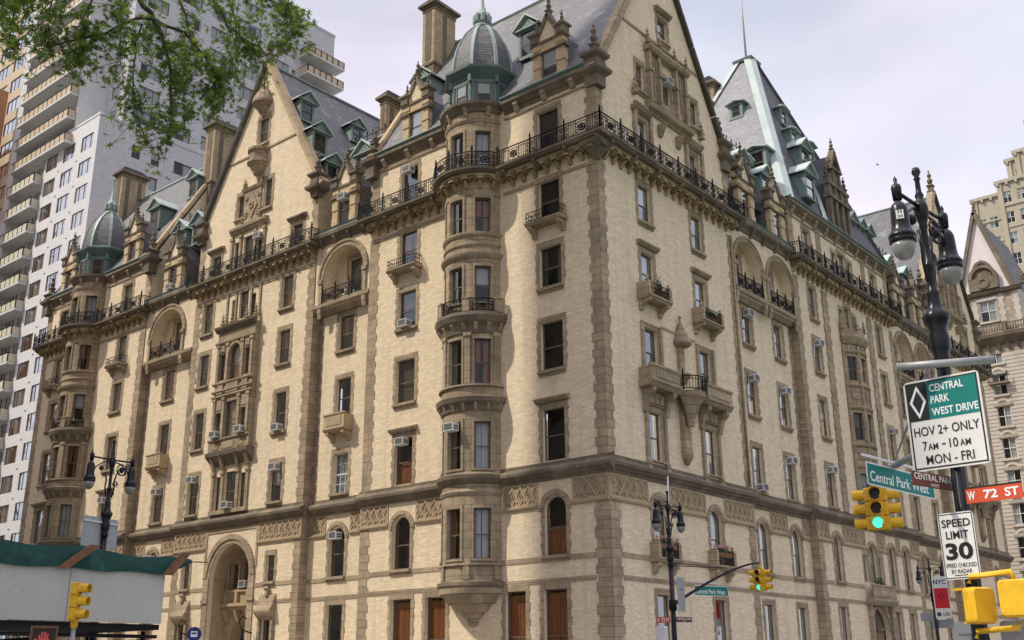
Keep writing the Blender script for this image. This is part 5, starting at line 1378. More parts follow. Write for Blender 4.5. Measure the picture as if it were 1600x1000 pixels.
# ---------------------------------------------------------------- windows
def backing(mb, o, kind, slots, n):
    """what one sees through the glass: (frac rectangles) of blinds, curtains, shutters"""
    a, b, c, d = o[:4]; ar = len(o) > 4 and o[4]
    def rect(f0, f1, g0, g1, m, off):
        if m not in slots: slots.append(m)
        mb.m = slots.index(m)
        x0, x1, z0, z1 = a + (b - a) * f0, a + (b - a) * f1, c + (d - c) * g0, c + (d - c) * g1
        us = mb._us(x0, x1)
        for p, q in zip(us, us[1:]): mb.face([(p, n - off, z0), (q, n - off, z0), (q, n - off, z1), (p, n - off, z1)])
    rect(-.08, 1.08, -.02, 1.02, 'brownroom' if kind in ('brownroom', 'lowred', 'redcurtain2', 'lowshutter') else 'dark', .34)
    r = random.random()
    if kind == 'shutter':
        rect(0, .49, 0, .96, 'shutter', .12); rect(.51, 1, 0, .96, 'shutter', .115)
        for f in (.06, .30, .56, .80):
            for g0, g1 in ((.05, .42), (.48, .90)): rect(f, f + .15, g0, g1, 'redcurtain', .10)
    elif kind == 'lowshutter':
        rect(0, .49, 0, .5, 'shutter', .12); rect(.51, 1, 0, .5, 'shutter', .115)
        for f in (.06, .30, .56, .80): rect(f, f + .15, .05, .4, 'redcurtain', .10)
    elif kind == 'curtain': rect(0, .42 + r * .1, 0, 1, 'curtain', .14); rect(.55, 1, 0, 1, 'curtain', .16)
    elif kind in ('sidecurtain', 'curtainside'): rect(0, .25 + r * .1, 0, 1, 'curtain' if kind == 'sidecurtain' else 'blind', .14); (rect(.82, 1, 0, 1, 'blind', .15) if kind == 'curtainside' else None)
    elif kind == 'redcurtain2': rect(.0, .35 + .1 * r, .0, 1, 'redcurtain', .14); rect(.62, 1, .48, 1, 'redcurtain', .15)
    elif kind == 'lowred': rect(0, 1, 0, .45 + .1 * r, 'redcurtain', .14)
    elif kind == 'redcurtain': rect(0, 1, .0, 1, 'redcurtain', .14)
    elif kind == 'blind': rect(0, 1, .0 if r < .5 else .5, 1, 'blind', .10)
    elif kind == 'half': rect(0, 1, .62 - .2 * r, 1, 'blind' if r < .5 else 'curtain', .10)
    elif kind == 'half2': rect(.0, .95, 0, .45, 'lowgreen', .12); rect(0, 1, .5, 1, 'blind', .14) if r < 0 else None
    elif kind == 'curtainhalf': rect(0, 1, .5, 1, 'curtain', .10); rect(0, .3, 0, .5, 'curtain', .11)
M['lowgreen'] = mat('yellow_green_curtain', (0.20, 0.15, 0.02), 0.9, var=0.5, scale=3, stretch=(3, 3, .2))
def frame_bars(mb, w):
    o = w['o']; a, b, c, d = o[:4]; ar = len(o) > 4 and o[4]; fw = w['fw']; n = w['n']; mb.m = 0
    zt = d - (b - a) / 2 if ar else d
    zm = c + (d - c) * (.48 if not ar else .46)
    for x0, x1 in ((a, a + fw), (b - fw, b)): mb.box(x0, x1, n, n + .07, c + .07, zt)
    mb.box(a, b, n, n + .09, c, c + .07)
    if ar: mb.ring((a + b) / 2, zt, (b - a) / 2 - fw, (b - a) / 2, n, n + .07, 0, pi, 10)
    else: mb.box(a + fw, b - fw, n, n + .07, d - fw, d)
    mb.box(a + fw, b - fw, n + .0, n + .06, zm - .035, zm + .035)
    if w['style'] == 'grid':
        for f in (1 / 3, 2 / 3):
            x = a + (b - a) * f; mb.box(x - .02, x + .02, n, n + .04, c, d)
        for f in (.24, .74): mb.box(a, b, n, n + .035, c + (d - c) * f - .02, c + (d - c) * f + .02)
def pane(mb, w):
    o = w['o']; a, b, c, d = o[:4]; ar = len(o) > 4 and o[4]; n = w['n'] + .02; zm = c + (d - c) * .48
    us = mb._us(a + .02, b - .02); tl = random.uniform(-.012, .012); t2 = random.uniform(-.012, .012)
    for lo, hi, dn, t in ((c + .02, zm, 0, tl), (zm, d - .01, .02, t2)):
        if ar and hi > zm:
            r = (b - a) / 2; zc = d - r; pts = [(a, lo)] + [(b, lo)] + [((a + b) / 2 + r * cos(pi * i / 10), zc + r * sin(pi * i / 10)) for i in range(11)]
            mb.face([(x, n + dn + t * (z - lo), z) for x, z in pts])
        else:
            for p, q in zip(us, us[1:]): mb.face([(p, n + dn, lo), (q, n + dn, lo), (q, n + dn + t, hi), (p, n + dn + t, hi)])
def wcentre(w):
    o = w['o']; u, z = (o[0] + o[1]) / 2, (o[2] + o[3]) / 2
    p = Vector(w['fr'](u, w['n'], z)); nn = (Vector(w['fr'](u, w['n'] + 1, z)) - p).normalized()
    return p, nn
def shown(w):
    p, nn = wcentre(w); v = CAMP - p; o = w['o']
    return (o[1] - o[0]) * (o[3] - o[2]) * max(0, nn.dot(v.normalized())) / v.length_squared
own = [w for w in WINS if w['parent'] is None]; own.sort(key=shown, reverse=True)
for i, w in enumerate(own[:96]):
    w['shape'] = 1
    mb = MB(w['fr']); slots = [w['col']]
    frame_bars(mb, w); backing(mb, w['o'], w['kind'], slots, w['n'])
    wo = mb.build('window', slots, HOUSE)
    g = MB(w['fr']); pane(g, w); g.build('pane', 'glass', wo)
slots = ['sash', 'glass']; rest = MB()
for w in own[96:]:
    rest.fr = w['fr']; frame_bars(rest, w); backing(rest, w['o'], w['kind'], slots, w['n']); rest.m = 1; pane(rest, w)
tag(rest.build('window', slots, HOUSE), kind='stuff')
for w in WINS:
    if w['parent'] is None: continue
    mb = MB(w['fr']); slots = [w['col'], 'glass']; frame_bars(mb, w)
    o = w['o']; k = w['kind']; bk = w.get('back', .1)
    def r_(f0, f1, g0, g1, m, off):
        if m not in slots: slots.append(m)
        mb.m = slots.index(m); a, b, c, d = o[:4]
        x0, x1, z0, z1 = a + (b - a) * f0, a + (b - a) * f1, c + (d - c) * g0, c + (d - c) * g1
        mb.face([(x0, w['n'] + off, z0), (x1, w['n'] + off, z0), (x1, w['n'] + off, z1), (x0, w['n'] + off, z1)])
    r_(0, 1, 0, 1, 'dark' if k != 'brownroom' else 'brownroom', .004)
    if k in ('half', 'curtain', 'curtainhalf'): r_(.05, .95, .45 if k != 'curtain' else .1, .96, 'curtain', .012)
    mb.m = 1; pane(mb, w)
    mb.build('window', slots, w['parent'])

# ---------------------------------------------------------------- air conditioners, each its own thing
acm = MB(); acm.box(-.34, .34, -.32, .18, .0, .46); 
acm.box(-.35, .35, -.345, -.32, .0, .04); acm.box(-.35, .35, -.345, -.32, .42, .46); acm.box(-.35, -.31, -.345, -.32, .04, .42); acm.box(.31, .35, -.345, -.32, .04, .42)
acg = MB()
acg.box(-.30, .30, -.335, -.322, .05, .41)
for s in (-1, 1):
    for z in (.10, .24): acg.box(*sorted((s * .341, s * .352)), -.24, .10, z, z + .09)
AC0 = empty('air_conditioner'); b_ = acm.build('case', 'acw', AC0); g_ = acg.build('grille', 'acg', AC0)
COLT = {'A': 'right of the near round bay', 'B': 'left of the near round bay', 'C': 'between the centre gable and near round bay', 'D': 'just right of the stone window bay', 'E': 'just left of the stone window bay',
        'F': 'in the far recess behind the street lamp', 'G': 'right of the far round bay', 'K': 'in the first recess column past the drainpipe', 'L': 'in the second recess column past the drainpipe', 'M': 'just before the stone oriel', 'O': 'just past the stone oriel'}
def floor_t(z):
    return 'arched' if z < 11 else 'lowest-row' if z < 16 else 'second-row' if z < 21 else 'third-row' if z < 25.5 else 'fourth-row' if z < 29.5 else 'balcony-level'
SPEC = {'entry': 'white air conditioner set in the screen above the entrance arch', 'gable': 'white air conditioner in the triple window below the gable shield', 'rgable': 'pale air conditioner in the framed window high on the park-side gable',
        'recess dormer': 'white air conditioner in the stone dormer beside the near pavilion', 'west recess dormer': 'small air conditioner in the stone dormer left of the centre gable', 'bay': 'white air conditioner in the front window of the near round bay'}
first = True; seen = {}
for fr, o, n, pos, where in ACS:
    a, b, c, d = o[:4]; u = (a + b) / 2
    dn = .16 if fr not in (LF, RF) else .12
    z = d - .52 - (.25 if len(o) > 4 and o[4] else 0) if pos == 'top' else c + .03
    p = Vector(fr(u, n + dn, z)); nn = Vector(fr(u, n + 1, z)) - Vector(fr(u, n, z))
    if first: t = AC0; first = False
    else: t = copy_tree(AC0)
    t.location = p; t.rotation_euler = (0, 0, atan2(nn.y, nn.x) + pi / 2)
    key = where[0]
    if key in SPEC: lab = SPEC[key]
    elif key == 'gbay':
        lab = 'air conditioner in the lowest triple window of the centre bay' if where[1] == 'F3' else ('white air conditioner in the right side window of the stone bay' if u < 32 else 'white air conditioner in the left side window of the stone bay')
    else: lab = '%s air conditioner in the %s window %s' % ('white' if pos == 'bot' else 'pale', floor_t(c), COLT[key])
    tag(t, lab, 'air conditioner', 'air conditioners in the windows of the apartment house')

# ---------------------------------------------------------------- planting on the shelves and balconies
def leafball(name, cx, cy, z, rx, ry, rz, k, m, size, parent, cone=False):
    mb = MB()
    for i in range(k):
        while True:
            x, y, q = random.uniform(-1, 1), random.uniform(-1, 1), random.uniform(-1, 1)
            if cone:
                if sqrt(x * x + y * y) < (1 - q) / 2: break
            elif x * x + y * y + q * q < 1: break
        p = Vector((cx + x * rx, cy + y * ry, z + q * rz)); a = Vector((random.gauss(0, 1), random.gauss(0, 1), random.gauss(0, 1))).normalized(); b = a.orthogonal().normalized()
        s = size * random.uniform(.6, 1.3); c_ = a.cross(b)
        mb.face([tuple(p - b * s), tuple(p + c_ * s * .5), tuple(p + b * s), tuple(p - c_ * s * .5)], raw=True)
    return mb.build(name, m, parent)
def planter(u, z, lab, flowers=True):
    t = empty('flower_box', RF(u, .36, z), label=lab, cat='planter', group='flower boxes on the park side')
    b = MB(); b.box(-.15, .15, -.75, .75, 0, .28); b.build('box', 'terracotta', t)
    leafball('foliage', 0, 0, .42, .2, .8, .22, 150, 'bushleaf', .07, t)
    if flowers: leafball('blossom', .05, 0, .58, .22, .8, .14, 110, 'petal', .07, t)
    return t
planter(I_, 7.75, 'red and white flowers in a window box behind the near twin lamp post')
planter(J_, 7.75, 'red and white flowers in a window box above the mast arm')
t = empty('potted_shrub', RF(I_ + .35, .5, 21.76), label='small pointed green shrub on the planter shelf nearest the corner', cat='shrub'); b = MB(); b.lathe(0, 0, [(.12, 0), (.2, .4), (.22, .42)], 10); b.build('pot', 'terracotta', t); leafball('foliage', 0, 0, 1.0, .3, .3, .65, 260, 'bushleaf', .07, t, cone=True)
t = empty('planting', RF(J_, .5, 21.76), label='low rounded greenery on the planter shelf above the wall niche', cat='plant'); b = MB(); b.box(-.15, .15, -.7, .7, 0, .3); b.build('box', 'terracotta', t); leafball('foliage', 0, 0, .5, .25, .75, .3, 260, 'bushleaf', .07, t)
t = empty('potted_shrub', RF(33.2, .35, 6.5), label='dark green bush on the balcony above the arched park-side door', cat='shrub'); b = MB(); b.box(-.13, .13, -.6, .6, 0, .35); b.build('box', 'terracotta', t); leafball('foliage', 0, 0, .9, .22, .8, .6, 320, 'bushleaf', .08, t)
# ================================================================ ground
g = MB(); g.face([(-1500, -1500, 0), (1500, -1500, 0), (1500, 1500, 0), (-1500, 1500, 0)], raw=True); tag(g.build('ground', 'asphalt'), kind='structure')
def slab(name, x0, x1, y0, y1, m='paving', h=.14):
    b = MB(); b.box(x0 + .2, x1 - .2, y0 + .2, y1 - .2, -.05, h); b.m = 1
    for q in ((x0, x1, y0, y0 + .2), (x0, x1, y1 - .2, y1), (x0, x0 + .2, y0 + .2, y1 - .2), (x1 - .2, x1, y0 + .2, y1 - .2)): b.box(*q, -.05, h + .006)
    return tag(b.build(name, [m, 'kerb']), kind='structure')
slab('pavement', -200, 8.6, -8.4, 67 + 4); slab('pavement', -200, 8.6, -300, -24.6); slab('pavement', 24.4, 33, -300, 300); slab('pavement', -200, 8.6, 85, 300)
b = MB(); b.box(33, 400, -300, 300, -.05, .12); tag(b.build('park_lawn', 'grass'), kind='structure')
b = MB()
for i in range(-12, 20):
    y = i * 9
    if not -30 < y < 0: b.box(16.4, 16.56, y, y + 3, .002, .004)
for i in range(9): b.box(8.9 + i * 1.7, 9.6 + i * 1.7, -9.6 - 2.6, -9.6, .002, .004); b.box(8.9 + i * 1.7, 9.6 + i * 1.7, -26.5, -23.9, .002, .004)
for i in range(9): b.box(5.2, 7.8, -23.6 + i * 1.7, -22.9 + i * 1.7, .002, .004)
tag(b.build('road_marking', 'roadpaint'), kind='structure')

# ================================================================ neighbouring buildings
M['wbrick'] = mat('white_glazed_brick', (0.63, 0.62, 0.625), 0.75, var=0.05, scale=1.5, pre=brick_pre(.5, .2, (.66, .65, .655), (.60, .59, .595), (.52, .51, .515), .02))
M['gbrick'] = mat('grey_white_brick', (0.50, 0.49, 0.50), 0.8, var=0.07, scale=1.5, pre=brick_pre(.5, .2, (.54, .525, .535), (.46, .455, .465), (.40, .39, .40), .02))
M['tanpanel'] = mat('tan_balcony_panel', (0.50, 0.40, 0.27), 0.7, var=0.08, scale=1)
M['palepanel'] = mat('pale_yellow_balcony_panel', (0.56, 0.52, 0.40), 0.7, var=0.08, scale=1)
M['concrete'] = mat('pale_concrete', (0.55, 0.55, 0.545), 0.85, var=0.12, scale=1.0)
M['orangebrick'] = mat('orange_brick', (0.42, 0.20, 0.095), 0.85, var=0.14, scale=1.5, pre=brick_pre(.45, .18, (.46, .22, .10), (.36, .17, .08), (.36, .25, .16), .02))
M['limestone'] = mat('buff_limestone', (0.38, 0.335, 0.255), 0.85, var=0.12, scale=.6)
M['pinkstone'] = mat('pale_pink_stone', (0.66, 0.60, 0.585), 0.85, var=0.06, scale=1.2)
M['bandstone'] = mat('pale_rusticated_stone', (0.50, 0.45, 0.385), 0.85, var=0.1, scale=1.2, col2=(.40, .345, .285), thr=(.48, .7))
class Building:
    def __init__(s, name, loc, **k): s.t = empty(name, loc, **k); s.o = Vector(loc); s.w = []
    def fr(s, f): return Fr(lambda u, n, z: tuple(Vector(f(u, n, z)) - s.o))
    def done(s, cap=90, frame='frame', extra=()):
        for w in s.w:
            p = Vector(w['fr'](0.5 * (w['o'][0] + w['o'][1]), 0, w['o'][2])) + s.o; v = CAMP - p; q = fwd.dot(-v)
            r = rgt.dot(-v) / max(q, .01) * 1663 + 800; h = 500 - up.dot(-v) / max(q, .01) * 1663
            w['s'] = (1 if (-40 < r < 1640 and -40 < h < 1040 and q > 0) else 0, (w['o'][1] - w['o'][0]) / v.length)
        s.w.sort(key=lambda w: w['s'], reverse=True); rest = MB(); rs = None
        for i, w in enumerate(s.w):
            mb = MB(w['fr']) if i < cap else rest
            mb.fr = w['fr']
            a, b, c, d = w['o'][:4]; n = w['n']
            mb.m = 0
            for q in ((a, b, c, c + .07), (a, b, d - .07, d), (a, a + .06, c, d), (b - .06, b, c, d)): mb.box(q[0], q[1], n, n + .05, q[2], q[3])
            for f in w['mull']: x = a + (b - a) * f; mb.box(x - .03, x + .03, n, n + .05, c, d)
            if w.get('rail'): z = c + (d - c) * w['rail']; mb.box(a, b, n, n + .05, z - .03, z + .03)
            mb.m = 2; mb.face([(a, n - .15, c), (b, n - .15, c), (b, n - .15, d), (a, n - .15, d)])
            cuts = [0] + list(w['mull']) + [1]
            for j in range(len(cuts) - 1):
                if random.random() < w.get('cur', .5):
                    x0, x1 = a + (b - a) * cuts[j], a + (b - a) * cuts[j + 1]; z0 = c + (d - c) * random.choice((0, 0, .5)); mb.m = 3
                    mb.face([(x0, n - .1, z0), (x1, n - .1, z0), (x1, n - .1, d), (x0, n - .1, d)])
            mb.m = 1; mb.face([(a, n + .01, c), (b, n + .01, c), (b, n + .01, d), (a, n + .01, d)])
            if i < cap: mb.build('window', [frame, 'glass', 'dark', 'curtain'], s.t)
        if len(s.w) > cap: tag(rest.build('window', [frame, 'glass', 'dark', 'curtain'], s.t), kind='stuff')
    def wins(s, fr, us, zs, w, h, mull=(.5,), rail=None, n=-.12, cur=.5):
        r = []
        for u in us:
            for z in zs:
                o = (u - w / 2, u + w / 2, z, z + h); r.append(o); s.w.append(dict(fr=fr, o=o, n=n, mull=mull, rail=rail, cur=cur))
        return r
rng = lambda a, b, st: [a + st * i for i in range(int((b - a) / st + .5))]
# white brick tower west of the house, with a lower wing in front
B1 = Building('white_apartment_tower', (-90, 10, 0), label='tall white brick apartment tower with stacked balconies and a lower wing', cat='building')
sf = B1.fr(lambda u, n, z: (-u, 10 - n, z)); ef = B1.fr(lambda u, n, z: (-77.6 + n, u, z))
PIT = 3.3
zs = rng(4.4, 63, PIT)
o1 = B1.wins(sf, (79.9, 84.1, 88.2), zs, 2.7, 1.95, (.28, .72), None, cur=.75)
w = MB(sf); w.panel(77.6, 90.2, 0, 64.4, 0, o1, depth=.2); w.box(77.5, 90.3, -.4, .06, 64.4, 64.7); w.build('wing_front', 'wbrick', B1.t)
e_zs = rng(4.4, 63, PIT)
o2 = B1.wins(ef, (21.5,), e_zs, 2.6, 1.7, (.5,), cur=.85) + B1.wins(ef, (15.0, 17.6), e_zs, 1.1, 1.7, ())
w = MB(ef); w.panel(10, 30, 0, 64.4, 0, o2, depth=.2); w.box(10.5, 30, -.4, .06, 64.4, 64.65); w.build('wing_side', 'gbrick', B1.t)
rf = MB(sf); rf.face([(77.6, 0, 64.3), (95, 0, 64.3), (95, -20, 64.3), (77.6, -20, 64.3)]); rf.build('wing_roof', 'concrete', B1.t)
w = MB(sf)
for z in e_zs:
    for u in (82.0, 86.2): w.box(u - .18, u + .18, 0, .02, z - .9, z - .75)
w.build('vent', 'acg', B1.t)
TH = 93.0
e2 = B1.fr(lambda u, n, z: (-79.0 + n, u, z))
zs2 = rng(66, 95, PIT)
o3 = B1.wins(e2, (16.6, 21.4, 26.0, 31.0, 36.0), zs2 , 3.0, 1.9, (.3, .7), cur=.85) + B1.wins(e2, (38.4,), zs2, .7, 1.5, ())
o3b = B1.wins(e2, (32.5, 37.0, 41.5), rng(4.4 + PIT * 8, 64, PIT), 3.0, 1.9, (.3, .7), cur=.85)
w = MB(e2); w.panel(13.5, 45.6, 0, TH, 0, o3 + o3b, depth=.2); w.box(13.4, 45.7, -.5, .08, TH, TH + .35); w.build('tower_side', 'gbrick', B1.t)
s2 = B1.fr(lambda u, n, z: (-u, 13.5 - n, z))
o4 = B1.wins(s2, (81.5,), zs2, 1.5, 1.7, ())
w = MB(s2); w.panel(79, 84, 60, TH, 0, o4, depth=.2); w.build('tower_front', 'gbrick', B1.t)
w = MB(sf); w.panel(90.2, 110, 0, TH + 4, -.9, [], depth=.2); w.panel(83.6, 90.2, 60, TH, -.9, []); w.box(83.5, 83.7, -4, -.0, 64.5, TH); w.box(97.6, 99.2, -.9, .4, 0, TH + 4); w.box(90.1, 90.3, -4, -.0, 0, TH + 4); w.build('tower_front', 'concrete', B1.t)
o5 = B1.wins(sf, (102.0, 106.5), rng(4.4, 92, PIT), 3.4, 1.9, (.33, .67), n=-.1)
w = MB(sf); w.panel(99.2, 110, 0, TH + 4, .02, o5, depth=.2); w.build('tan_front', 'tanpanel', B1.t)
B1.wins(sf, (86.5,), rng(66, 90, PIT), 2.4, 2.2, (.5,), n=-.88); B1.wins(sf, (92.3, 95.3), rng(4.4, 92, PIT), 1.8, 2.2, (.5,), n=-.88)
nb = 0
for i, z in enumerate(rng(3.4, 94, PIT)):
    pal = 'palepanel' if z < 62 else 'tanpanel'
    xa = 90.4 if z < 62 else 83.8; nj = 6 if z < 62 else 11
    b = MB(sf); b.box(xa, 97.5, -.9, 1.0, z - .28, z)
    bo = b.build('balcony', 'concrete', B1.t)
    p = MB(sf)
    for j in range(nj): x = xa + .1 + j * 1.16; p.box(x + .1, x + 1.08, .9, .95, z + .08, z + 1.02)
    p.box(xa + .02, xa + .07, -.6, .85, z + .08, z + 1.02)
    p.build('balcony_panel', pal, bo)
    r = MB(sf); r.box(xa, 97.5, .92, .99, z + 1.03, z + 1.1); r.box(xa, xa + .08, -.9, .92, z + 1.03, z + 1.1)
    for j in range(nj + 1): x = xa + .1 + j * 1.16; r.box(x - .06, x + .06, .9, .97, z, z + 1.03)
    r.build('railing', 'iron', bo)
for z in (77.3, 80.4, 83.5, 86.7):
    b = MB(e2); b.box(39.2, 46, 0, 2.2, z - .28, z)
    r = MB(e2); r.box(39.2, 46, 2.1, 2.18, z + 1.03, z + 1.1); r.box(39.2, 39.28, 0, 2.1, z + 1.03, z + 1.1)
    for j in range(7): x = 39.3 + j * 1.1; r.box(x - .07, x + .07, 2.09, 2.17, z, z + 1.03)
    bo = b.build('balcony', 'concrete', B1.t); p = MB(e2)
    for j in range(6): x = 39.3 + j * 1.1; p.box(x + .1, x + 1.0, 2.1, 2.15, z + .08, z + 1.02)
    p.box(39.22, 39.27, .2, 2.0, z + .08, z + 1.02); p.build('balcony_panel', 'tanpanel', bo); r.build('railing', 'iron', bo)
B1.done(90)
# orange brick building in front of it, far left
B2 = Building('orange_brick_building', (-112, 4, 0), label='orange brick building with large windows at the far left edge', cat='building')
f2 = B2.fr(lambda u, n, z: (-u, 2.5 - n, z)); e3 = B2.fr(lambda u, n, z: (-101.5 + n, u, z))
o = B2.wins(f2, (104.0, 108.5, 113), rng(46, 63, 4.2), 2.6, 2.6, (.5,)) + B2.wins(f2, (104.0, 108.5, 113), rng(4, 44, 4.2), 2.6, 2.6, (.5,))
w = MB(f2); w.panel(101.5, 130, 0, 76, 0, o, depth=.25); w.box(101.4, 130, -.5, .3, 76, 76.6); w.build('front_wall', 'orangebrick', B2.t)
w = MB(e3); w.panel(2.5, 9, 0, 76, 0, []); w.build('side_wall', 'orangebrick', B2.t); B2.done(40)

# banded stone house across 73rd Street with a pointed gable
B3 = Building('banded_stone_apartment_house', (-15, 90, 0), label='pale banded stone apartment house with pointed gable and balustraded cornice past the far corner', cat='building')
lf = B3.fr(lambda u, n, z: (-u, 85 - n, z)); le = B3.fr(lambda u, n, z: (n, u, z))
LZ = rng(2.0, 42, 3.75)
o = B3.wins(lf, (3.0, 8.5, 14), LZ[:10], 1.45, 2.4, (.5,), .5, cur=.7) + B3.wins(lf, (3.0,), (41.0,), 1.8, 2.6, (.5,), .5, cur=.9)
M['lbrick'] = mat('brown_grey_brick', (0.36, 0.30, 0.24), 0.85, var=0.2, scale=2.5, streak=.3, pre=brick_pre(.9, .45, (.40, .335, .27), (.30, .245, .195), (.24, .2, .16), .03))
w = MB(lf); w.panel(-.5, 30, 0, 36.9, 0, [q for q in o if q[2] < 36], depth=.3); w.build('banded_wall', 'bandstone', B3.t)
w = MB(lf); w.panel(-.5, 30, 36.9, 44.6, 0, [q for q in o if q[2] > 36], depth=.3); w.build('brick_wall', 'lbrick', B3.t)
t = MB(lf)
for x in (-.5, 1.2, 4.2, 6.6, 9): quoin(t, x, x + .5, 39.4, 44.2, 0, True, True, .06)
t.box(1.85, 4.15, 0, .12, 43.6, 44.0); t.box(1.85, 4.15, 0, .2, 40.75, 41.0); t.build('quoin', 'bandstone', B3.t)
oe = B3.wins(le, rng(88, 125, 4.6), LZ[:10], 1.45, 2.4, (.5,), .5)
w = MB(le); w.panel(85, 128, 0, 44.6, .5, oe, depth=.3); w.build('banded_wall', 'bandstone', B3.t)
t = MB(lf)
for i in range(98):
    z = .45 * i
    if z > 36.5: break
    segs = [(-.5, 2.2), (3.8, 7.7), (9.3, 13.2), (14.8, 30)]
    t.box(-.5, 2.25, 0, .05, z, z + .36); t.box(3.75, 7.75, 0, .05, z, z + .36); t.box(9.25, 30, 0, .05, z, z + .36)
for u in (3.0, 8.5, 14):
    for z in LZ[:10]:
        t.prof([(0, z + 2.4), (.2, z + 2.4), (.28, z + 2.75), (0, z + 2.8)], u - 1.0, u + 1.0); t.box(u - .95, u + .95, 0, .25, z - .25, z); t.ring(u, z + 2.3, .72, 1.0, 0, .16, .4, pi - .4, 8)
t.build('rustication', 'bandstone', B3.t)
t = MB(lf)
t.prof([(0, 38.0), (.2, 38.0), (.9, 38.8), (1.0, 39.2), (.9, 39.3), (0, 39.4)], -1.4, 30); t.box(-1.3, 30, .6, .75, 40.2, 40.35)
for i in range(40): t.lathe(-1.1 + i * .3, .68, [(.06, 39.4), (.1, 39.65), (.05, 39.95), (.08, 40.2)], 6)
for x in (-1.2, 1.3, 4.7): t.box(x - .2, x + .2, .5, .85, 39.35, 40.5)
t.prof([(0, 44.2), (.4, 44.3), (.6, 44.7), (0, 44.9)], -1.1, 30)
for i in range(16): t.prof([(0, 37.2), (.2, 37.2), (.6, 38.0), (0, 38.0)], -1 + i * 1.1, -.8 + i * 1.1)
t.build('cornice', 'dstone', B3.t)
gbl = MB(lf); gbl.prism([(.1, 44.9), (5.9, 44.9), (3.0, 55.0)], -1.2, -.05); gbl.build('gable', 'pinkstone', B3.t)
t = MB(lf); t.bar(-.1, 44.7, 3.0, 55.1, .4, -1.3, .3); t.bar(6.1, 44.7, 3.0, 55.1, .4, -1.3, .3); finial(t, 3.0, -.4, 55.0, .9); finial(t, -1.3, .1, 44.8, .9)
t.box(1.3, 4.7, 0, .5, 44.9, 46.4); t.ring(3.0, 46.4, 1.25, 1.65, -.05, .55, 0, pi, 14); t.ring(3.0, 47.6, .7, 1.05, -.05, .4, 0, pi, 12); t.box(2.0, 4.0, -.05, .25, 46.4, 47.7); t.ring(3.0, 45.8, .35, .75, .5, .62, seg=12); t.box(2.4, 3.6, .0, .3, 46.5, 47.4); finial(t, 3, .2, 48.1, .4)
t.build('gable_dressing', 'dstone', B3.t)
r = MB(lf); r.prism([(-.2, 44.9), (6.2, 44.9), (3.0, 54.8)], -14, -1.25); r.build('gable_roof', 'slate', B3.t)
bal = MB(lf); bal.box(1.9, 4.1, 0, .8, 33.2, 33.4); bal.build('balcony', 'dstone', B3.t); railing(lf, 1.95, 4.05, .7, 33.4, .9, parent=B3.t, panel=False)
B3.done(60, frame='wsash')
# buff stepped tower far up the avenue
B4 = Building('stepped_stone_tower', (-20, 150, 0), label='distant buff stone apartment tower with stepped setbacks behind the pointed gable', cat='building')
tf = B4.fr(lambda u, n, z: (-u, 150 - n, z))
w = MB(tf); tt = MB(tf)
for x0, x1, z1, dp in ((-4, 20.0, 84.5, 0), (-4, 15.2, 86.5, .6), (-3, 13.3, 91, -1), (-2, 11.6, 92, -.4), (-2, 9.0, 98, -2), (-1, 7.6, 103, -3)):
    oo = B4.wins(tf, [x for x in (13.6, 11.2, 8.6, 6.0, 3.0) if x0 + 1 < x < x1 - .7], [z for z in rng(6, 84, 4.0)] if dp == .6 else ([z1 - 4.6] if dp < 0 else []), 1.4, 2.2, (.5,), .5, n=dp - .12)
    if dp == 0: oo = B4.wins(tf, (18.6, 16.6), rng(6, 82, 4.0), 1.4, 2.2, (.5,), .5)
    w.panel(x0, x1, 0 if dp >= 0 else 84, z1, dp, oo, depth=.25)
    for u in (x0, x1): w.face([(u, dp, 0), (u, dp - 25, 0), (u, dp - 25, z1), (u, dp, z1)])
    tt.box(x0 - .3, x1 + .3, dp - 10, dp + .4, z1 - .6, z1); tt.box(x0 - .1, x1 + .1, dp, dp + .2, z1 - 5.2, z1 - 4.9); tt.box(x1 - .9, x1 - .1, dp, dp + .25, 60, z1); tt.box(x0 - .1, x1 + .1, dp, dp + .15, z1 - 9.4, z1 - 9.1)
    for q in range(int((x1 - x0) / 1.6)): tt.box(x1 - .5 - q * 1.6, x1 - .1 - q * 1.6, dp, dp + .5, z1 - 1.1, z1 - .6)
w.build('wall', 'limestone', B4.t); tt.build('parapet', 'limestone', B4.t)
fz_ = MB(tf); fz_.lathe(5.5, -6, [(.4, 103), (.5, 105), (.25, 106), (0, 108)], 8); fz_.build('urn', 'limestone', B4.t)
B4.done(40, frame='wsash')
# apartment houses on the south side of 72nd Street (off the picture; they throw the shade on both ends of the front)
for nm, x0, x1, h, lab in (('brick_apartment_tower', -33.6, -1, 112, 'tall tan apartment tower on the opposite corner with long rows of windows'), ('brick_apartment_block', -130, -89, 82, 'tan apartment block farther down the side street'), ('brick_apartment_block', -88.6, -34.2, 36, 'low tan apartment block between two taller ones on the side street')):
    B = Building(nm, ((x0 + x1) / 2, -50, 0), label=lab, cat='building')
    nf = B.fr(lambda u, n, z: (u, -34 + n, z))
    o = B.wins(nf, rng(x0 + 3, x1 - 1, 4.2), rng(4, h - 4, 6.8), 1.8, 2.0, (.5,), .5)
    w = MB(nf); w.panel(x0, x1, 0, h, 0, o, depth=.2)
    for u in (x0, x1): w.face([(u, 0, 0), (u, -28, 0), (u, -28, h), (u, 0, h)])
    w.face([(x0, -28, 0), (x1, -28, 0), (x1, -28, h), (x0, -28, h)]); w.face([(x0, 0, h), (x1, 0, h), (x1, -28, h), (x0, -28, h)]); w.box(x0 - .2, x1 + .2, 0, .3, h, h + .8)
    w.build('wall', 'limestone', B.t); B.done(0)
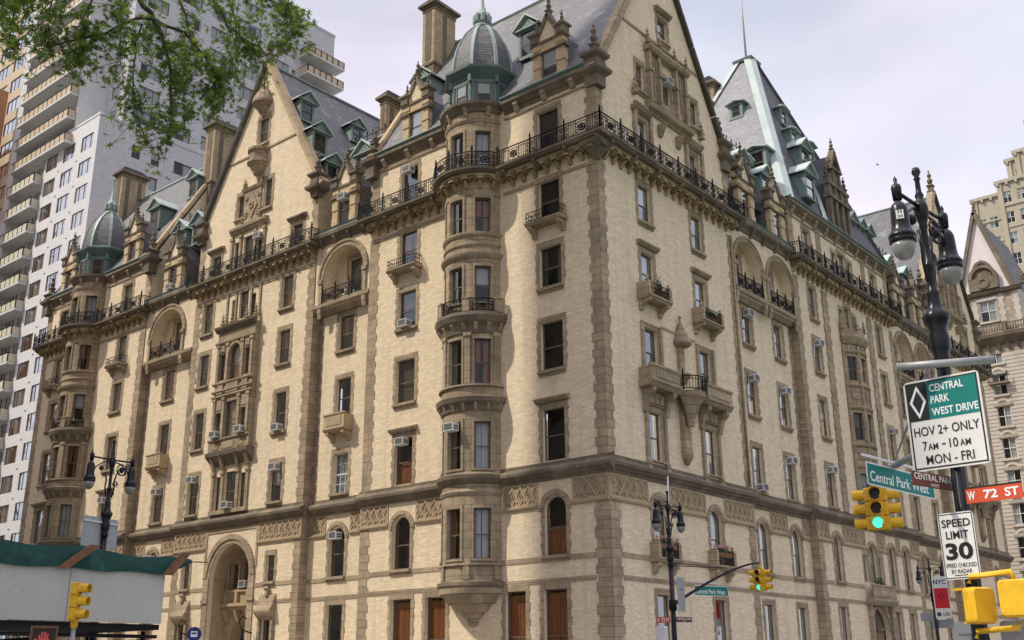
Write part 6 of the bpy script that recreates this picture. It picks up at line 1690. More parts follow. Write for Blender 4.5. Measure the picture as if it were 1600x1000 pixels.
# ================================================================ street furniture
def yawfr(c, yaw):
    """frame of a flat sign: u left to right as read, n towards the reader"""
    cs, sn = cos(yaw), sin(yaw)
    return Fr(lambda u, n, z: (u * cs + n * sn, u * sn - n * cs, z))
def lamp_post(loc, yaw, H=8.5):
    t = empty('twin_street_lamp', loc, yaw)
    p = MB(); k = H / 8.5
    p.lathe(0, 0, [(.34, .0), (.34, .25), (.26, .4), (.24, 1.2), (.3, 1.3), (.2, 1.45), (.13, 1.7), (.10, 2.0), (.085, 5.55 * k)], 16, smooth=True)
    p.lathe(0, 0, [(.085, 5.5 * k), (.12, 5.6 * k), (.10, 5.7 * k), (.13, 5.78 * k), (.14, 5.95 * k), (.11, 6.05 * k), (.17, 6.2 * k), (.19, 6.26 * k), (.13, 6.33 * k), (.10, 6.42 * k), (.085, 6.56 * k), (.10, 6.6 * k), (.062, 6.66 * k), (.056, 6.95 * k), (.08, 7.0 * k), (.08, 7.04 * k), (.05, 7.09 * k), (.046, 7.58 * k), (.062, 7.62 * k), (.055, 7.68 * k), (.075, 7.74 * k), (.10, 7.82 * k), (.10, 7.94 * k), (.07, 8.03 * k), (.045, 8.06 * k), (.065, 8.12 * k), (.04, 8.18 * k), (.033, 8.36 * k), (.052, 8.39 * k), (.03, 8.42 * k), (.065, 8.49 * k), (.05, 8.56 * k), (0, 8.58 * k)], 16)
    for i in range(8): a = i * pi / 4; p.tube([(.09 * cos(a), .09 * sin(a), 2.0), (.078 * cos(a), .078 * sin(a), 5.5 * k)], .014, 5)
    p.build('pole', 'blackpaint', t)
    a = MB(); az = 7.93 * k; L = .72
    for s in (-1, 1):
        a.tube([(0, 0, az), (s * L, 0, az + .02)], .027, 8)
        a.lathe(s * L, 0, [(.065, az - .1), (.075, az + .07), (.06, az + .12), (.02, az + .15), (.03, az + .2), (0, az + .27)], 8)
        def scroll(cx, cz, r0, turns, st, sg, rr=.022):
            pts = []
            for i in range(22):
                th = st + sg * turns * 2 * pi * i / 21; r = r0 * (1 - .75 * i / 21); pts.append((cx + s * r * cos(th), 0, cz + r * sin(th)))
            a.tube(pts, rr, 6)
        scroll(.36, az - .29, .2, 1.4, pi * .55, -1, .02); a.lathe(s * .36, 0, [(.0, az - .38), (.06, az - .34), (.075, az - .29), (.06, az - .24), (.0, az - .2)], 10)
        a.tube([(s * .1, 0, az - 1.15), (s * .16, 0, az - .85), (s * .14, 0, az - .65), (s * .2, 0, az - .4)], .026, 6)
        scroll(.18, az - .72, .1, 1.2, -pi * .4, 1, .014); scroll(.57, az - .14, .085, 1.2, pi * .6, -1, .013)
        a.tube([(s * .12, 0, az - .06), (s * .3, 0, az - .1), (s * .56, 0, az - .28), (s * .62, 0, az - .45)], .02, 6)
    a.build('cross_arm', 'blackpaint', t)
    for s in (-1, 1):
        b = MB(); b.lathe(s * L, 0, [(.04, az - .05), (.045, az - .13), (.085, az - .17), (.112, az - .23), (.12, az - .32), (.125, az - .48), (.138, az - .56), (.165, az - .61), (.185, az - .64), (.185, az - .67), (.172, az - .68), (.182, az - .70), (.18, az - .74), (.165, az - .76)], 20)
        h = b.build('lamp_head', 'blackpaint', t)
        gl = MB(); gl.lathe(s * L, 0, [(.162, az - .76), (.158, az - .82), (.135, az - .90), (.085, az - .97), (0, az - 1.0)], 20); gl.build('globe', 'frost', h)
    return t
M['frost'] = mat('frosted_glass_globe', (0.22, 0.22, 0.21), 0.25, spec=0.5)
L0 = lamp_post((26.32, -29.83, .14), radians(84), 8.4)
tag(L0, 'large black twin-arm street lamp at right carrying the lane and street signs', 'street lamp', 'black twin-arm street lamps')
def lamp_copy(loc, yaw, lab, sz=1.0):
    c = copy_tree(L0); c.location = loc; c.rotation_euler = (0, 0, yaw); c.scale = (1, 1, sz); tag(c, lab); return c
lamp_copy((-.6, -26.75, .14), radians(92), 'black twin-arm street lamp rising behind the green tarpaulin', 1.03)
lamp_copy((8.2, -7.78, .14), radians(80), 'black twin-arm street lamp near the house corner with a mast arm', .99)
lamp_copy((6.97, 24.65, .14), radians(35), 'farthest black twin-arm street lamp, carrying a red and white banner', .96)
pl = MB(yawfr(None, 0)); 
fr_ = yawfr(None, radians(20)); pl = MB(fr_); pl.box(-.05, .05, .128, .14, 7.42, 7.55); pl.m = 1
for z, s_ in ((7.525, '25'), (7.455, '20')): text_into(pl, s_, .07, .042, -.035, z, .142, .01)
plo = pl.build('number_plate', ['signwhite', 'signblack'], [h for h in L0.children if h.name.startswith('lamp_head')][0]); plo.location = (-.72, 0, .0); plo.rotation_euler = (0, 0, radians(-84) + 0)
plo.location = (-.72, 0, -.02)

def face_sign(name, c, yaw, w, h, lab, cat='sign', base='signwhite', th=.012, tilt=0.0, corner=.06):
    t = empty(name, c, 0, label=lab, cat=cat)
    fr = yawfr(c, radians(yaw))
    if tilt:
        f0 = fr; ct, st_ = cos(tilt), sin(tilt); fr = Fr(lambda u, n, z: f0(u * ct - z * st_, n, u * st_ + z * ct))
    mb = MB(fr); r = corner
    pts = []
    for cx, cz, a0 in ((w / 2 - r, h / 2 - r, 0), (-w / 2 + r, h / 2 - r, pi / 2), (-w / 2 + r, -h / 2 + r, pi), (w / 2 - r, -h / 2 + r, 1.5 * pi)):
        for i in range(5): pts.append((cx + r * cos(a0 + i * pi / 8), cz + r * sin(a0 + i * pi / 8)))
    mb.prism(pts, -th, 0); mb.build('plate', base, t)
    return t, fr
def layer(t, fr, name, mat_, fn):
    mb = MB(fr); fn(mb); return mb.build(name, mat_, t)
# carpool lane sign
t, fr = face_sign('lane_sign', (26.29, -29.95, 4.83), -4, 1.03, 1.24, 'big green and white carpool lane sign with a white diamond on the right lamp post')
layer(t, fr, 'black_border', 'signblack', lambda m: (m.box(-.49, .49, 0, .003, .575, .595), m.box(-.49, .49, 0, .003, -.595, -.575), m.box(-.49, -.47, 0, .003, -.575, .575), m.box(.47, .49, 0, .003, -.575, .575), m.box(-.47, -.195, 0, .0035, .06, .575)))
layer(t, fr, 'green_field', 'signgreen', lambda m: m.box(-.195, .47, 0, .004, .06, .575))
def dia(m):
    o = [(0, .23), (.115, 0), (0, -.23), (-.115, 0)]; i = [(0, .165), (.078, 0), (0, -.165), (-.078, 0)]
    for k in range(4): a, b, c_, d_ = o[k], o[(k + 1) % 4], i[(k + 1) % 4], i[k]; m.prism([(-.335 + x, .32 + z) for x, z in (a, b, c_, d_)], .0036, .006)
layer(t, fr, 'diamond', 'letter', dia)
def tx(lines, bold=.012):
    def f(m):
        for s_, w_, h_, u_, z_ in lines: text_into(m, s_, w_, h_, u_, z_, .006, bold)
    return f
layer(t, fr, 'lettering', 'letter', tx([('CENTRAL', .46, .105, -.16, .485), ('PARK', .255, .105, -.16, .325), ('WEST DRIVE', .62, .105, -.16, .155)], .02))
layer(t, fr, 'lettering', 'signblack', tx([('HOV 2+ ONLY', .88, .125, -.44, -.09), ('7', .06, .125, -.345, -.29), ('AM', .135, .09, -.275, -.306), ('-', .05, .018, -.085, -.29), ('10', .115, .125, .015, -.29), ('AM', .14, .09, .155, -.306), ('MON - FRI', .64, .125, -.32, -.48)], .008))
# speed limit
t, fr = face_sign('speed_limit_sign', (26.29, -30.1, 3.19), -8, .47, .84, 'white speed limit 30 sign on the right lamp post', corner=.04)
layer(t, fr, 'black_border', 'signblack', lambda m: (m.box(-.225, .225, 0, .003, .395, .405), m.box(-.225, .225, 0, .003, -.405, -.395), m.box(-.225, -.215, 0, .003, -.395, .395), m.box(.215, .225, 0, .003, -.395, .395)))
layer(t, fr, 'lettering', 'signblack', lambda m: (text_into(m, 'SPEED', .38, .10, -.19, .285, .006, .015), text_into(m, 'LIMIT', .30, .10, -.15, .135, .006, .015), text_into(m, '30', .36, .215, -.18, -.07, .006, .035), text_into(m, 'SPEED CHECKED', .40, .052, -.20, -.245, .006, .005), text_into(m, 'BY RADAR', .27, .05, -.135, -.32, .006, .005), m.box(-.1, .1, .003, .005, -.372, -.364)))
# street name blades on the same post
t, fr = face_sign('street_name_sign', (26.77, -29.97, 3.82), -7, .72, .19, 'red street name blade pointing right from the right lamp post', base='signred', corner=.012)
layer(t, fr, 'lettering', 'letter', lambda m: (text_into(m, 'W', .1, .115, -.34, 0, .004, .03), text_into(m, '72', .18, .115, -.13, 0, .004, .03), text_into(m, 'ST', .18, .115, .14, 0, .004, .03)))
layer(t, fr, 'dark_rim', 'signblack', lambda m: m.box(-.36, .36, -.014, .004, .094, .112))
t, fr = face_sign('street_name_sign', (26.10, -30.16, 4.03), 77, .95, .19, 'brown street name blade just under the carpool lane sign', base='signbrown', corner=.012)
layer(t, fr, 'lettering', 'letter', lambda m: (text_into(m, 'CENTRAL PARK', .86, .085, -.43, .035, .004, .012), text_into(m, 'WEST', .2, .04, -.08, -.06, .004, .006)))
# mast arm carrying the big green sign and the signal cluster
def mast_arm(base, tip, lab, m='greysteel', r=.075, guy=None, clamp=(0, 0)):
    t = empty('signal_mast_arm', base, label=lab, cat='mast arm'); b, e = Vector(base), Vector(tip); d = e - b
    a = MB(); pts = []
    for i in range(9):
        f = i / 8; pts.append((d.x * f, d.y * f, d.z * (1 - (1 - f) ** 1.35)))
    a.tube(pts, r, 10, r1=r * .62); a.build('arm', m, t)
    a = MB(); a.lathe(0, 0, [(.15, -.2), (.15, .2)], 12); a.build('clamp', m, t)
    if guy:
        for off in (0, .12):
            a = MB(); a.tube([(0, 0, guy + off), (d.x * .62, d.y * .62, d.z * .78 + .03)], .014, 5); a.build('guy_rod', m, t)
    return t
mast_arm((26.3, -29.8, 4.55), (21.8, -21.03, 5.66), 'grey steel mast arm reaching left from the right lamp post', guy=1.35)
mast_arm((8.2, -7.78, 4.1), (7.95, .05, 6.25), 'slender black mast arm on the lamp post near the house corner', 'iron', .06, guy=1.5)
def green_sign(c, yaw, w, h, lab, tilt=0):
    t, fr = face_sign('street_name_sign', c, yaw, w, h, lab, base='signwhite', tilt=tilt, corner=.02)
    layer(t, fr, 'green_field', 'signgreen', lambda m: m.box(-w / 2 + .03, w / 2 - .03, 0, .004, -h / 2 + .03, h / 2 - .03))
    layer(t, fr, 'lettering', 'letter', lambda m: text_into(m, 'Central Park West', w * .86, h * .46, -w * .46, -.035, .006, .015))
    layer(t, fr, 'hanger', 'acw', lambda m: (m.box(-w * .52, w * .3, -.06, -.03, h / 2 + .1, h / 2 + .15), m.box(-w * .3, -w * .28, -.05, -.02, h / 2 - .02, h / 2 + .1), m.box(w * .2, w * .22, -.05, -.02, h / 2 - .02, h / 2 + .1)))
    return t
green_sign((23.5, -24.1, 5.09), 80, 2.35, .43, 'large green street name sign hanging beside the near traffic signals', tilt=-.03)
green_sign((7.55, -3.6, 4.87), 74, 1.95, .42, 'smaller green street name sign on the far mast arm')
# traffic signals
M['green_on'] = mat('lit_green_lens', (0.1, 0.7, 0.55), 0.4, emit=(0.10, 0.80, 0.62), estr=.85)
def signal_head(parent, loc, yaw, lit=False):
    fr0 = yawfr(None, yaw); fr = Fr(lambda u, n, z: tuple(Vector(fr0(u, n, z)) + Vector(loc)))
    h = MB(fr)
    for i in range(3):
        z = -.47 + i * .315
        h.prism([(-.15, z + .02), (-.13, z), (.13, z), (.15, z + .02), (.15, z + .285), (.13, z + .305), (-.13, z + .305), (-.15, z + .285)], -.18, .0)
        h.box(-.165, -.15, -.12, -.06, z + .05, z + .09); h.box(.15, .165, -.12, -.06, z + .2, z + .24)
    ho = h.build('housing', 'yellow', parent)
    for i in range(3):
        z = -.47 + i * .315 + .152
        v = MB(); 
        def ringv(r0, n0, r1, n1, m0, m1):
            vs = []; seg = 16
            for r, n in ((r0, n0), (r1, n1)):
                for j in range(seg + 1):
                    a = m0 + (m1 - m0) * j / seg; vs.append(fr(r * cos(a), n, z + r * sin(a)))
            v.grid(vs, [(j, j + 1, j + seg + 2, j + seg + 1) for j in range(seg)], True)
        ringv(.128, .0, .125, .26, -.25 * pi, 1.25 * pi); ringv(.12, .26, .122, .0, -.25 * pi, 1.25 * pi); ringv(.125, .26, .12, .26, -.25 * pi, 1.25 * pi); ringv(.14, -.002, .12, .015, 0, 2 * pi)
        v.build('visor', 'yellow', ho)
        l = MB(); vs = [fr(.12 * cos(2 * pi * j / 16), .012, z + .12 * sin(2 * pi * j / 16)) for j in range(16)]; l.grid(vs, [tuple(range(16))]); l.build('lens', 'green_on' if (lit and i == 0) else 'lens_off', ho)
def cluster(loc, yaw, lab, yaws, lit=0):
    t = empty('traffic_signal', loc, label=lab, cat='traffic signal')
    for i, y in enumerate(yaws):
        a = radians(yaw + y); signal_head(t, (sin(a) * .24, -cos(a) * .24, 0), a, i == lit)
    b = MB(); b.box(-.09, .09, -.09, .09, -.44, .5); b.lathe(0, 0, [(.1, .5), (.06, .55), (.05, .75)], 8); b.build('bracket', 'yellow', t)
    return t
cluster((21.78, -21.04, 5.05), 18, 'cluster of yellow traffic signals under the large green street sign, green lit', (0, -90, 90))
cluster((7.95, .1, 5.5), 8, 'small far cluster of yellow traffic signals on the black mast arm, green lit', (0, -90, 90))
t = empty('traffic_signal', (4.4, -30.1, 3.47), label='yellow traffic signal seen side-on in front of the pale plywood panels', cat='traffic signal')
signal_head(t, (.1, 0, 0), radians(122)); b = MB(); b.lathe(0, 0, [(.06, -.66), (.09, -.6), (.09, -.5), (.12, -.47)], 10); b.build('socket', 'yellow', t); b = MB(); b.lathe(0, 0, [(.055, -3.33), (.055, -.66)], 12); b.build('post', 'greysteel', t)
# pedestrian signals at lower right
def ped(loc, yaw, lab, w=.46, h=.46, d=.26):
    t = empty('pedestrian_signal', loc, label=lab, cat='pedestrian signal', group='yellow pedestrian signals on the right lamp post'); fr = yawfr(None, radians(yaw)); m = MB(fr); r = .05
    pts = []
    for cx, cz, a0 in ((w / 2 - r, h / 2 - r, 0), (-w / 2 + r, h / 2 - r, pi / 2), (-w / 2 + r, -h / 2 + r, pi), (w / 2 - r, -h / 2 + r, 1.5 * pi)):
        for i in range(4): pts.append((cx + r * cos(a0 + i * pi / 6), cz + r * sin(a0 + i * pi / 6)))
    k = len(pts); vs = []
    for n, s in ((-d / 2, .9), (-d / 2 + .05, 1), (d / 2, 1)): vs += [fr(x * s, n, z * s) for x, z in pts]
    m.grid(vs, [tuple(range(k))] + [(i * k + j, i * k + (j + 1) % k, (i + 1) * k + (j + 1) % k, (i + 1) * k + j) for i in range(2) for j in range(k)] + [tuple(range(2 * k, 3 * k))])
    m.build('case', 'yellow', t)
    v = MB(fr); v.box(-w / 2, w / 2, d / 2, d / 2 + .03, -h / 2, -h / 2 + .03); v.box(-w / 2, w / 2, d / 2, d / 2 + .18, h / 2 - .03, h / 2); v.build('visor', 'yellow', t)
    s = MB(fr); s.box(-w / 2 + .03, w / 2 - .03, d / 2 - .01, d / 2 + .01, -h / 2 + .04, h / 2 - .04); s.build('screen', 'lens_off', t)
    return t
ped((26.46, -30.12, 2.44), 236, 'yellow pedestrian signal case seen from its side against the pole', w=.33, h=.44, d=.2); ped((26.98, -30.25, 2.5), 172, 'yellow pedestrian signal case seen from behind at the right edge', w=.46, h=.44)
t = empty('pipe_bracket', (26.3, -30.0, 2.1), label='yellow pipe brackets joining the two pedestrian signals', cat='bracket')
for z in (2.79, 2.13):
    b = MB(); b.tube([(.06, -.13, z - 2.18), (.08, -.13, z - 2.1), (.6, -.2, z - 2.07), (.62, -.2, z - 2.16 if z > 2.5 else z - 2.0)], .035, 8); b.build('bracket_arm', 'yellow', t)
b = MB(); b.tube([(25.82, -30.2, 5.62), (26.98, -29.78, 5.6)], .055, 12); tag(b.build('cross_pipe', 'greysteel'), 'grey-green pipe clamped across the right lamp post above the lane sign', 'pipe')
t, fr = face_sign('sign_back', (26.15, -29.66, 2.02), 182, .4, .5, 'grey back of a small sign low on the right lamp post', base='greysteel'); layer(t, fr, 'stiffener', 'greysteel', lambda m: m.box(-.15, .15, -.03, -.012, .1, .13))
t, fr = face_sign('sign_back', (26.72, -29.6, 2.02), 178, .44, .5, 'grey back of a sign under the rear pedestrian signal', base='greysteel'); layer(t, fr, 'stiffener', 'greysteel', lambda m: m.box(-.15, .15, -.03, -.012, .1, .13))
# left lamp sign back, far banner and sign backs
t, fr = face_sign('sign_back', (-.62, -26.9, 5.9), 287, 1.5, .95, 'large grey back of a sign behind the green tarpaulin', base='greysteel'); layer(t, fr, 'stiffener', 'acw', lambda m: m.box(-.74, .74, -.05, -.013, .3, .35))
t, fr = face_sign('street_banner', (7.6, 24.3, 5.85), 12, .92, 2.5, 'white street banner with a red panel on the farthest lamp post', cat='banner', corner=.01)
layer(t, fr, 'red_panel', 'bannerred', lambda m: m.box(-.4, .42, 0, .004, -.65, .55))
layer(t, fr, 'lettering', 'navy', lambda m: text_into(m, 'NYC', .74, .28, -.38, .92, .004, .03))
layer(t, fr, 'print', 'signblack', lambda m: (text_into(m, 'UBS', .4, .2, -.02, -1.0, .004, .01), m.ring(-.25, -1.0, .05, .13, 0, .004, seg=10), m.bar(-.34, -1.1, -.16, -.9, .03, 0, .005), m.bar(-.34, -.9, -.16, -1.1, .03, 0, .005), m.bar(.0, -.45, .02, .35, .02, .004, .006), m.ring(.0, .1, .14, .18, .004, .006, seg=10), m.bar(-.2, .1, .2, .12, .02, .004, .0065)))
t, fr = face_sign('sign_back', (6.5, 24.85, 4.75), 192, 1.0, .5, 'upper grey sign back on the farthest lamp post', base='greysteel'); t, fr = face_sign('sign_back', (7.3, 24.9, 4.3), 192, 1.3, .5, 'lower grey sign back on the farthest lamp post', base='greysteel')
# middle lamp fittings
t, fr = face_sign('street_name_sign', (8.5, -7.5, 3.56), 70, .75, .2, 'small brown street name blade on the middle lamp post', base='signbrown', corner=.01); layer(t, fr, 'lettering', 'letter', lambda m: (text_into(m, 'CENTRAL PARK', .66, .08, -.33, .03, .004, .01), text_into(m, 'WEST', .16, .035, -.08, -.06, .004, .006)))
t, fr = face_sign('street_name_sign', (7.85, -7.95, 3.56), -2, .62, .22, 'small red and white street name blade on the middle lamp post', base='signred', corner=.01); layer(t, fr, 'lettering', 'letter', lambda m: (text_into(m, 'W', .1, .13, -.28, 0, .004, .02), text_into(m, '72', .18, .13, -.1, 0, .004, .02), text_into(m, 'ST', .16, .13, .12, 0, .004, .02)))
t = empty('control_box', (7.85, -8.1, 2.95), label='white control box strapped to the middle lamp post', cat='box'); b = MB(); b.prism([(-.2, -.3), (.2, -.3), (.2, .32), (.15, .37), (-.15, .37), (-.2, .32)], -.12, .12); b.build('case', 'signwhite', t); b = MB(); b.box(-.16, .16, -.14, -.125, -.25, .28); b.build('door', 'acw', t)
t, fr = face_sign('sign_back', (8.42, -7.5, 4.5), 240, .32, 1.3, 'tall grey sign back beside the middle lamp post', base='greysteel'); layer(t, fr, 'stiffener', 'greysteel', lambda m: m.box(-.13, .13, -.04, -.013, .2, .24))
b = MB(); b.tube([(8.2, -7.78, 6.6), (8.24, -7.72, 9.1)], .03, 6); tag(b.build('antenna', 'acw'), 'thin white antenna rod beside the middle lamp post', 'antenna')
# left kerb: walk signal and bus stop disc
t = empty('pedestrian_signal', (6.77, -32.06, 2.50), label='dark walk signal showing a red hand under the plywood shed', cat='pedestrian signal'); fr = yawfr(None, radians(68)); b = MB(fr); b.box(-.28, .28, -.2, .0, -.35, .26); b.build('case', 'board', t)
b = MB(fr); b.box(-.24, .24, .0, .012, -.3, .21); b.build('screen', 'lens_off', t)
M['redhand'] = mat('lit_red_hand', (.35, .06, .05), .5, emit=(.9, .13, .10), estr=.10)
b = MB(fr)
b.prism([(-.09, -.2), (.07, -.2), (.11, -.02), (-.11, .0)], .013, .018)
for x, h in ((-.1, .06), (-.045, .12), (.015, .13), (.07, .09)): b.box(x - .02, x + .022, .013, .0175, -.02, h)
b.bar(-.09, -.12, -.19, -.02, .045, .013, .017); b.build('hand_symbol', 'redhand', t)
b = MB(); b.lathe(0, 0, [(.05, -2.48), (.05, -.35)], 10); b.build('post', 'greysteel', t)
t = empty('bus_stop_sign', (4.3, -26.5, 2.75), label='round blue bus stop disc beside the entrance arch', cat='bus stop sign'); fr = yawfr(None, radians(40)); b = MB(fr)
b.prism([(.2 * cos(i * pi / 12), .2 * sin(i * pi / 12)) for i in range(24)], -.02, 0); b.build('disc', 'navy', t)
b = MB(fr); b.box(-.09, .09, 0, .006, -.07, .08); b.m = 1; b.box(-.07, .07, .006, .008, .0, .05); b.build('bus_symbol', ['letter', 'navy'], t)
b = MB(fr); b.box(-.16, .16, -.02, 0, -.42, -.22); b.build('red_plate', 'bannerred', t); b = MB(); b.lathe(0, 0, [(.04, -2.6), (.04, -.2)], 8); b.build('post', 'greysteel', t)

# ================================================================ construction shed on the opposite corner
SX = 3.0
SH = empty('sidewalk_shed', (1.5, -33, .14), label='sidewalk shed of pale plywood panels on dark pipes', cat='sidewalk shed'); so = Vector(SH.location)
sfr = Fr(lambda u, n, z: (SX + n - so.x, u - so.y, z - so.z))
b = MB(sfr)
for a, c in ((-44, -38.1), (-38.08, -32.9), (-32.88, -29.62), (-29.60, -26.75)): b.box(a, c, -.06, 0, 3.06, 4.47)
b.build('plywood_panel', 'plywood', SH)
b = MB(sfr)
for u0_ in (-32.88, -29.60):
    for q in range(8):
        for z in (3.14, 3.76, 4.34): b.lathe(u0_ + .12 + q * .385, .004, [(.0, z - .014), (.014, z), (.0, z + .014)], 6)
b.build('bolt', 'acg', SH)
b = MB(sfr); b.box(-44, -26.75, -3.6, -.07, 2.9, 3.04); b.build('deck', 'iron', SH)
b = MB(sfr)
for z, n in ((2.72, -.25), (2.45, -.6)): b.tube([(-44, n, z), (-26.7, n, z)], .05, 8, raw=False)
for u in (-27.1, -30.2, -33.4, -36.6, -40):
    for n in (-.3, -3.3): b.tube([(u, n, .0), (u, n, 2.86)], .055, 8, raw=False)
    b.tube([(u, -3.3, 2.6), (u, -.2, 2.6)], .05, 8, raw=False)
b.build('pipe_frame', 'blackpaint', SH)
# tarpaulin slung along the top
ks = 48; rows = 7; vs = []; fs = []
def tarp_pt(f, g):
    y = -44 + (-25.95 + 44) * f; span = (-y - 26.2) / 3.1; sag = .16 * (1 - abs(((span % 1) * 2) - 1)) if y < -26.3 else 0
    t0 = 4.98 + .09 * max(0, -27 - y) / 3; top = t0 - sag * .9 if y < -27 else 4.98 - .05 * min(1, (y + 27) / 1.0)
    bot = 4.42 - .03 * sin(y * 3) if y < -26.75 else 4.42 + (4.80 - 4.42) * (y + 26.75) / .8
    z = bot + (top - bot) * g
    n = .07 + .02 * sin(g * pi) + .016 * sin(y * 4.3 + g * 3) + .012 * sin(y * 9 - g * 6) - .10 * g
    return sfr(y, n, z)
for i in range(ks + 1):
    for j in range(rows + 1): vs.append(tarp_pt(i / ks, j / rows))
for i in range(ks):
    for j in range(rows): a = i * (rows + 1) + j; fs.append((a, a + 1, a + rows + 2, a + rows + 1))
def shift(vs, dx): return [(x - dx, y, z) for x, y, z in vs]
T = empty('tarpaulin', tuple(so), label='green tarpaulin slung over the top of the plywood shed', cat='tarpaulin')
b = MB(); b.grid(vs, fs, True); back = [(x - .03, y, z) for x, y, z in vs]; b.grid(back, fs, True); b.build('sheet', 'tarp', T)
for i_, (y, dy) in enumerate(((-30.1, .85), (-26.95, .55), (-33.3, .85))):
    q = Fr(lambda u, n, z: sfr(u, n, z)); b = MB(q); b.prism([(y, 4.40), (y + .32, 4.40), (y + .32 + dy, 5.06), (y + dy, 5.06)], .17, .21); o = b.build('wooden_batten', 'board', T)
b = MB(sfr); b.tube([(-26.3, .0, 4.82), (-25.3, -.1, 4.88)], .02, 6, raw=False); b.build('pole_end', 'board', T)
# a bird over the roofs
t = empty('bird', (-8.8, 70.2, 58.0), label='tiny dark bird gliding in the sky above the roofs', cat='bird')
b = MB(); b.lathe(0, 0, [(0, -.1), (.09, -.05), (.1, .05), (0, .14)], 8); b.tube([(-.25, 0, 0), (.3, 0, .02)], .08, 6, r1=.03); b.grid([(-.1, 0, .03), (.12, 0, .03), (.05, .75, .12), (-.1, .7, .1)], [(0, 1, 2, 3)]); b.grid([(-.1, 0, .03), (.12, 0, .03), (.05, -.75, .1), (-.1, -.7, .08)], [(0, 1, 2, 3)]); b.build('body', 'iron', t); t.scale = (.55, .55, .55)

# ================================================================ the oak over the pavement, its hanging branches in the picture
TO = Vector((19.381, -38.149, 0)); TL = Vector((.48188, .87624, 0)); TN = Vector((.87624, -.48188, 0))
OAK = empty('oak_tree', (16.6, -44.6, .12), label='green pin oak whose leafy branches hang into the upper left corner', cat='tree'); oo_ = Vector(OAK.location)
def tpt(a, z, d=0.0): return TO + TL * a + TN * d + Vector((0, 0, z)) - oo_
tr = MB()
tr.tube([(0, 0, -.15), (.05, .02, 1), (.0, .1, 3), (.1, .2, 5.5), (.05, .5, 8.5), (.0, .9, 11.5), (.2, 1.4, 15)], .34, 12, r1=.1)
for a in range(7): th = a * 1.3; tr.tube([(0, .4, 7.5 + a), (2.0 * cos(th), .4 + 2.0 * sin(th), 9.2 + a), (4.2 * cos(th), .4 + 4.2 * sin(th), 10.4 + a * .95)], .11, 7, r1=.02) if a not in (1,) else None
tr.tube([(0, .6, 9.0), tuple(tpt(-1.2, 10.9, .3)), tuple(tpt(-.45, 10.75))], .12, 8, r1=.06)
tr.build('trunk', 'bark', OAK)
br = MB(); TW = []
def limb(pts, r0, r1, d0=0, d1=0, tw=1.0):
    P = []
    for i, (a, z) in enumerate(pts): P.append(tpt(a, z, d0 + (d1 - d0) * i / max(1, len(pts) - 1)))
    Q = [P[0]]
    for p, q in zip(P, P[1:]):
        for k in range(1, 4): Q.append(p.lerp(q, k / 3) + Vector((random.gauss(0, .012), random.gauss(0, .012), random.gauss(0, .012))))
    br.tube([tuple(q) for q in Q], r0, 6, r1=r1); TW.append((Q, tw))
limb([(-.45, 10.75), (-.26, 10.45), (-.08, 10.09), (.08, 9.93), (.24, 9.58), (.36, 9.13), (.43, 8.48), (.42, 8.15)], .05, .008, 0, .1, 2)
limb([(.08, 9.93), (-.19, 9.8), (-.51, 9.43), (-.87, 9.22), (-1.2, 8.95)], .024, .006, 0, .4, 2)
limb([(-.06, 9.82), (-.12, 9.59), (-.09, 9.12), (-.03, 8.67), (.15, 8.15)], .014, .004, 0, -.2)
limb([(.08, 9.93), (.49, 9.88), (.75, 9.7), (.94, 9.44), (1.0, 9.0)], .022, .006, 0, -.4, 2)
limb([(.3, 10.9), (.8, 10.11), (.99, 9.85), (1.35, 9.6), (1.52, 9.45)], .022, .005, .5, .2)
limb([(.3, 11.0), (.77, 10.5), (1.29, 10.43), (1.83, 10.24)], .02, .004, .2, .4)
limb([(-.45, 10.75), (-.8, 10.5), (-1.2, 10.1), (-1.6, 9.7), (-2.0, 9.3)], .03, .006, -.3, .5)
limb([(-.9, 10.7), (-1.3, 10.3), (-1.5, 9.6), (-1.5, 8.95), (-1.42, 8.7)], .02, .005, .8, .6)
limb([(-.5, 10.6), (-.6, 10.0), (-.75, 9.5), (-.7, 9.1), (-.66, 8.85)], .016, .004, .4, .5)
limb([(.2, 10.9), (.5, 10.4), (.6, 9.95), (.55, 9.4), (.62, 8.7)], .016, .004, -.4, -.6)
limb([(.9, 10.9), (1.15, 10.3), (1.2, 9.9), (1.05, 9.4), (1.0, 9.0)], .016, .004, -.2, -.5)
limb([(-.2, 10.8), (-.3, 10.3), (-.35, 9.9), (-.3, 9.4), (-.25, 8.95)], .014, .004, .6, .5)
limb([(-1.0, 10.9), (-1.5, 10.4), (-1.75, 9.9), (-1.7, 9.2)], .018, .004, .2, .3)
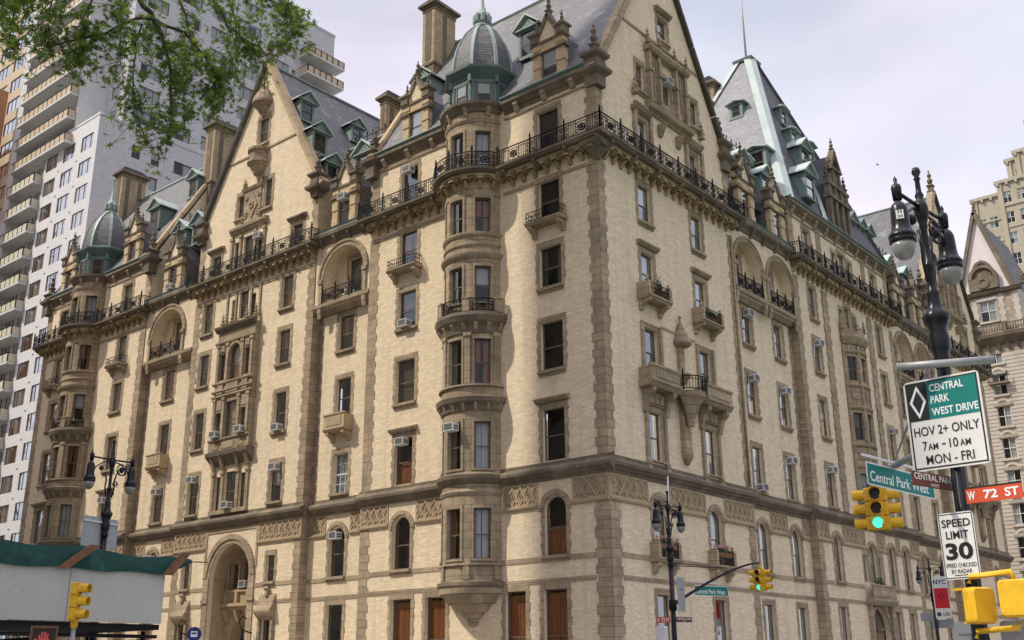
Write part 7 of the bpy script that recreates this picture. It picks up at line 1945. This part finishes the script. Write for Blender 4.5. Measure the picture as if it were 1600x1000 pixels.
limb([(-.7, 10.8), (-1.05, 10.2), (-1.15, 9.6), (-1.1, 9.1)], .016, .004, .5, .2)
limb([(-1.2, 10.8), (-1.9, 10.2), (-2.1, 9.7)], .016, .004, .0, -.2)
limb([(1.3, 10.9), (1.55, 10.6), (1.75, 10.3), (1.85, 9.9), (1.7, 9.6)], .014, .004, .3, .5)
lf_ = MB(); LEAF = [(0, -.6), (.05, -.22), (.36, -.40), (.09, -.1), (.56, -.02), (.10, .09), (.38, .44), (.06, .22), (0, .68), (-.06, .22), (-.38, .44), (-.10, .09), (-.56, -.02), (-.09, -.1), (-.36, -.40), (-.05, -.22)]
def leaf(p, s):
    a = Vector((random.gauss(0, .6), random.gauss(0, .6), 1.0)).normalized(); b = a.orthogonal().normalized(); th = random.uniform(0, 2 * pi)
    e1 = b * cos(th) + a.cross(b) * sin(th); e2 = a.cross(e1); dr = Vector((0, 0, -.35))
    lf_.face([tuple(p + (e1 * x + e2 * y + dr * (y * .6 + abs(x) * .4)) * s) for x, y in LEAF], raw=True)
for Q, tw in TW:
    L = len(Q)
    for i in range(2 if tw < 2 else int(L * .45), L):
        for k in range(4 if i > L * .5 else 2):
            d = Vector((random.gauss(0, 1), random.gauss(0, 1), random.gauss(-.25, .8))).normalized() * random.uniform(.15, .55)
            p0 = Q[i].lerp(Q[i - 1], random.random()); p1 = p0 + d * .55 + Vector((0, 0, .02)); p2 = p0 + d + Vector((0, 0, -.10))
            br.tube([tuple(p0), tuple(p1), tuple(p2)], .005, 4, r1=.002)
            for m in range(10):
                f = random.random(); p = p0.lerp(p1, f * 2) if f < .5 else p1.lerp(p2, f * 2 - 1)
                leaf(p + Vector((random.gauss(0, .055), random.gauss(0, .055), random.gauss(-.02, .055))), random.uniform(.07, .13))
for i in range(2600):      # the rest of the crown, above and behind the frame
    th = random.uniform(0, 2 * pi); r = 4.6 * sqrt(random.random()); z = random.uniform(11.6, 17.5)
    leaf(Vector((r * cos(th), .5 + r * sin(th), z - .12 * r)), random.uniform(.2, .34))
br.build('branch', 'bark', OAK); lf_.build('crown', 'leaf', OAK)
